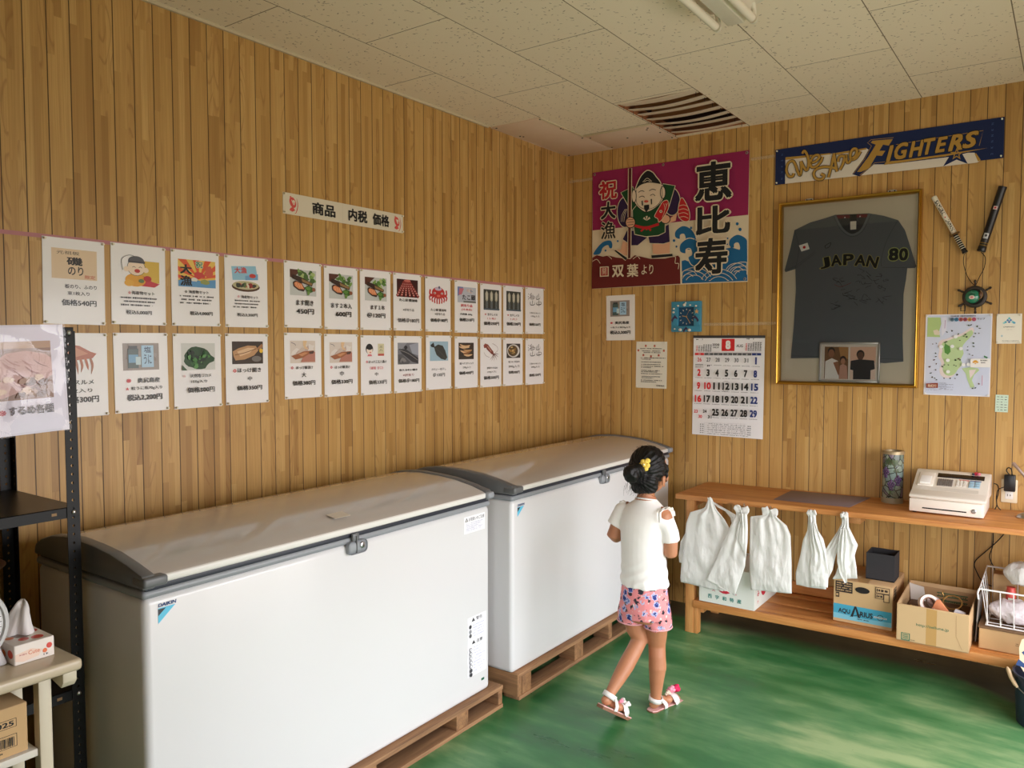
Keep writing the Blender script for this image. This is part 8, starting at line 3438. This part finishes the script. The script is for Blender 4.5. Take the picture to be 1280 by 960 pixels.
# a glossy, slightly billowed clear sleeve over the paper
rings = []
NU, NV_ = 16, 20
for j in range(NV_ + 1):
    row = []
    for i in range(NU + 1):
        u, v = i / NU, j / NV_
        env = math.sin(math.pi * u) * math.sin(math.pi * v)
        zz = .0065 + env * .010 + (.013 * noise.noise(Vector((u * 2.3, v * 2.6, 2.0))) + .004 * noise.noise(Vector((u * 6.1, v * 7.3, 5.0)))) * env ** .4 + .004
        row.append(((u - .5) * SGW * 1.02, (v - .5) * SGH * 1.01, zz))
    rings.append(row)
b.loft(rings, thin_glass('sleeve_film', (.98, .98, 1, 1), rough=.04), cap=False, closed=False)
b.build('clear_sleeve', sg, ang=180, local=True)

# ------------------------------------------------------------------ beige side table in front of it
TX0, TX1, TY0, TY1, TZ = .49, .757, -4.5, -3.646, .82
M_BEIGE = mat('beige_laminate', S(198, 182, 156), .35, coat=.3)
M_BEIGE2 = mat('beige_metal', S(206, 196, 172), .45)
M_GREYP = mat('table_panel', S(120, 110, 96), .6)
t = thing('side_table', 'beige side table with rounded top in front of the black shelving', 'table', ((TX0 + TX1) / 2, (TY0 + TY1) / 2, 0))
b = MB()
b.box(TX0, TX1, TY0, TY1, TZ - .032, TZ, M_BEIGE, .010, seg=3)
b.build('table_top', t)
for y in (-3.735, -4.44):
    b = MB()
    b.box(TX1 - .085, TX1 - .052, y, y + .032, 0, TZ - .032, M_BEIGE2, .003)
    b.build('leg', t)
    b = MB()
    b.box(TX0 + .01, TX0 + .043, y, y + .032, 0, TZ - .032, M_BEIGE2, .003)
    b.build('leg', t)
b = MB()
b.prism([(TX1 - .16, TZ - .033), (TX1 - .022, TZ - .033), (TX1 - .022, TZ - .062), (TX1 - .035, TZ - .078), (TX1 - .16, TZ - .05)], 'Y', -3.688, -3.652, M_BEIGE2, bev=.003)
b.build('bracket', t)
b = MB()
b.box(TX0 + .012, TX1 - .06, -4.44, -3.737, .575, .595, mat('table_shelf', S(214, 208, 196), .5), .002)
b.build('lower_shelf', t)
b = MB()
b.box(TX0 + .004, TX0 + .010, -4.44, -3.70, .1, TZ - .033, M_GREYP)
b.build('back_panel', t)

# tissue box
t = thing('tissue_box', 'white tissue box with red dots, a tissue pulled up, on the side table', 'tissue box', (.565, -3.728, TZ))
M_TBOX = mat('tissue_card', S(238, 232, 226), .5)
tx0, tx1, ty0, ty1, th_ = .455, .676, -3.777, -3.681, .052
b = MB()
b.box(tx0, tx1, ty0, ty1, TZ + .0005, TZ + th_, M_TBOX, .0015)
b.build('box', t)
s = Sheet(ty1 - ty0 - .003, th_ - .003, S(240, 232, 224), M_PRINT, thick=.0004)
s.poly([(0, .45), (.4, .3), (.7, .5), (.6, .8), (.2, .9), (0, .8)], S(240, 214, 196))
s.text('Cute', .48, .5, .3, .22, S(216, 130, 96), .02)
s.scrib(.1, .3, .52, .1, S(206, 150, 140), 2, .1)
s.ell(.76, .62, .06, .12, S(226, 110, 50))
s.ell(.88, .40, .075, .15, S(216, 60, 44))
s.scrib(.72, .84, .82, .1, S(90, 90, 90), 4, .1)
s.place('printed_end', Matrix(((0, 0, 1, tx1 + .0002), (1, 0, 0, (ty0 + ty1) / 2), (0, 1, 0, TZ + th_ / 2), (0, 0, 0, 1))), 0, 0, parent=t)
s = Sheet(tx1 - tx0 - .003, th_ - .003, S(240, 232, 224), M_PRINT, thick=.0004)
for x, y, r, c in ((.9, .5, .07, S(216, 70, 44)), (.72, .6, .06, S(226, 120, 50)), (.5, .4, .08, S(216, 60, 44)), (.2, .6, .06, S(230, 130, 70))):
    s.ell(x, y, r, r * 3.2, c)
s.place('printed_side', Matrix(((1, 0, 0, (tx0 + tx1) / 2), (0, 0, -1, ty0 - .0002), (0, 1, 0, TZ + th_ / 2), (0, 0, 0, 1))), 0, 0, parent=t)
s = Sheet(tx1 - tx0 - .003, ty1 - ty0 - .003, S(240, 232, 226), M_PRINT, thick=.0004)
for x, y, r, c in ((.88, .3, .07, S(216, 56, 44)), (.84, .62, .06, S(214, 70, 50)), (.15, .4, .08, S(216, 60, 44)), (.3, .8, .05, S(226, 120, 60)), (.62, .2, .07, S(206, 56, 60)), (.7, .85, .05, S(226, 120, 60))):
    s.ell(x, y, r, r * 2.2, c)
s.ell(.5, .5, .3, .3, S(120, 100, 92))
s.place('printed_top', Matrix(((1, 0, 0, (tx0 + tx1) / 2), (0, 1, 0, (ty0 + ty1) / 2), (0, 0, 1, TZ + th_ - .0002), (0, 0, 0, 1))), 0, 0, parent=t)
M_TISSUE = mat('tissue_paper', S(236, 232, 232), .9, trans=.0)
b = MB()
rings = []
for j in range(15):
    v = j / 14
    z = TZ + th_ - .002 + v * .082
    cx_ = .565 + .012 * math.sin(v * 3) + .004
    cy_ = -3.728 + .018 * v * v
    wx_, wy_ = .040 * (1 - v) ** .7 + .004, .030 * (1 - v) ** .55 + .003
    ring = []
    for k in range(28):
        a = 2 * math.pi * k / 28
        m_ = 1 + .32 * math.sin(a * 3 + v * 2.2) * (1 - .5 * v) + .12 * math.sin(a * 7 + 1 + v * 3)
        ring.append((cx_ + wx_ * m_ * math.cos(a), cy_ + wy_ * m_ * math.sin(a), z + .008 * math.sin(a * 2) * v))
    rings.append(ring)
b.loft(rings, M_TISSUE)
b.build('tissue', t, ang=180)

# dial scale, mostly cut off by the picture edge
kx_, ky_ = .60, -3.885
t = thing('kitchen_scale', 'round dial weighing scale with brown pan on the side table', 'scale', (kx_, ky_, TZ))
M_SCALE = mat('scale_enamel', S(206, 206, 208), .4)
b = MB()
b.prism([(ky_ - .105, TZ), (ky_ + .105, TZ), (ky_ + .085, TZ + .06), (ky_ + .06, TZ + .21), (ky_ - .06, TZ + .21), (ky_ - .085, TZ + .06)], 'X', kx_ - .09, kx_ + .05, M_SCALE, bev=.008)
b.build('body', t)
TD = Matrix.Translation((kx_ + .05, ky_, TZ + .122)) @ Matrix.Rotation(R(90), 4, 'Y')
b = MB()
b.lathe([(.0, .0), (.098, .0), (.102, .004), (.102, .018), (.098, .022), (.092, .022), (.090, .014), (.0, .014)], M_SCALE, 40, TD, cap=False)
dl = b.build('dial', t)
b = MB()
b.lathe([(.0, .0145), (.089, .0145)], mat('dial_paper', S(236, 236, 238), .4), 36, TD, cap=False)
b.build('dial_face', dl)
b = MB()
for k in range(40):
    a = 2 * math.pi * k / 40
    L_ = .012 if k % 5 else .02
    b.box(.086 - L_, .086, -.0008, .0008, .0147, .0151, M_BLKP, T=TD @ Matrix.Rotation(a, 4, 'Z'))
o_ = b.build('dial_marks', dl)
o_['kind'] = 'stuff'
b = MB()
b.box(-.01, .07, -.0015, .0015, .016, .017, mat('needle_red', S(190, 40, 40), .4), T=TD @ Matrix.Rotation(2.2, 4, 'Z'))
b.build('needle', dl)
b = MB()
b.lathe([(.0, .0), (.07, .0), (.10, .012), (.125, .03), (.128, .030), (.102, .010), (.07, -.003), (.0, -.003)], mat('brown_pan', S(120, 84, 66), .4, .3), 40, Matrix.Translation((kx_ - .03, ky_, TZ + .226)), cap=False)
b.build('pan', t)
b = MB()
b.lathe([(.02, TZ + .205), (.02, TZ + .226)], M_SCALE, 16, Matrix.Translation((kx_ - .03, ky_, 0)))
b.build('pan_post', t)

# carton on the table's lower shelf
qx0, qx1, qy0, qy1, qz = .515, .685, -4.06, -3.755, .5955
t = thing('barcode_carton', 'brown carton with barcode on the lower shelf of the side table', 'carton', ((qx0 + qx1) / 2, (qy0 + qy1) / 2, qz))
b = MB()
b.box(qx0, qx1, qy0, qy1, qz, qz + .128, M_CARD, .003)
b.build('box', t)
s = Sheet(qy1 - qy0 - .004, .124, S(200, 164, 116), M_PAPER, thick=.0004)
s.rect(.55, .24, .92, .42, K)
s.rect(.555, .25, .915, .41, S(200, 164, 116))
s.text('W025', .78, .33, .24, .11, K, .04)
s.rect(.50, .56, .92, .83, K)
s.rect(.505, .57, .915, .82, S(200, 164, 116))
q = random.Random(1)
x = .52
while x < .90:
    w_ = q.choice((.004, .006, .010))
    s.rect(x, .60, x + w_, .79, K)
    x += w_ + q.choice((.005, .008))
s.scrib(.6, .8, .88, .03, K, 4, .1)
s.place('printed_front', Matrix(((0, 0, 1, qx1 + .0002), (1, 0, 0, (qy0 + qy1) / 2), (0, 1, 0, qz + .064), (0, 0, 0, 1))), 0, 0, parent=t)
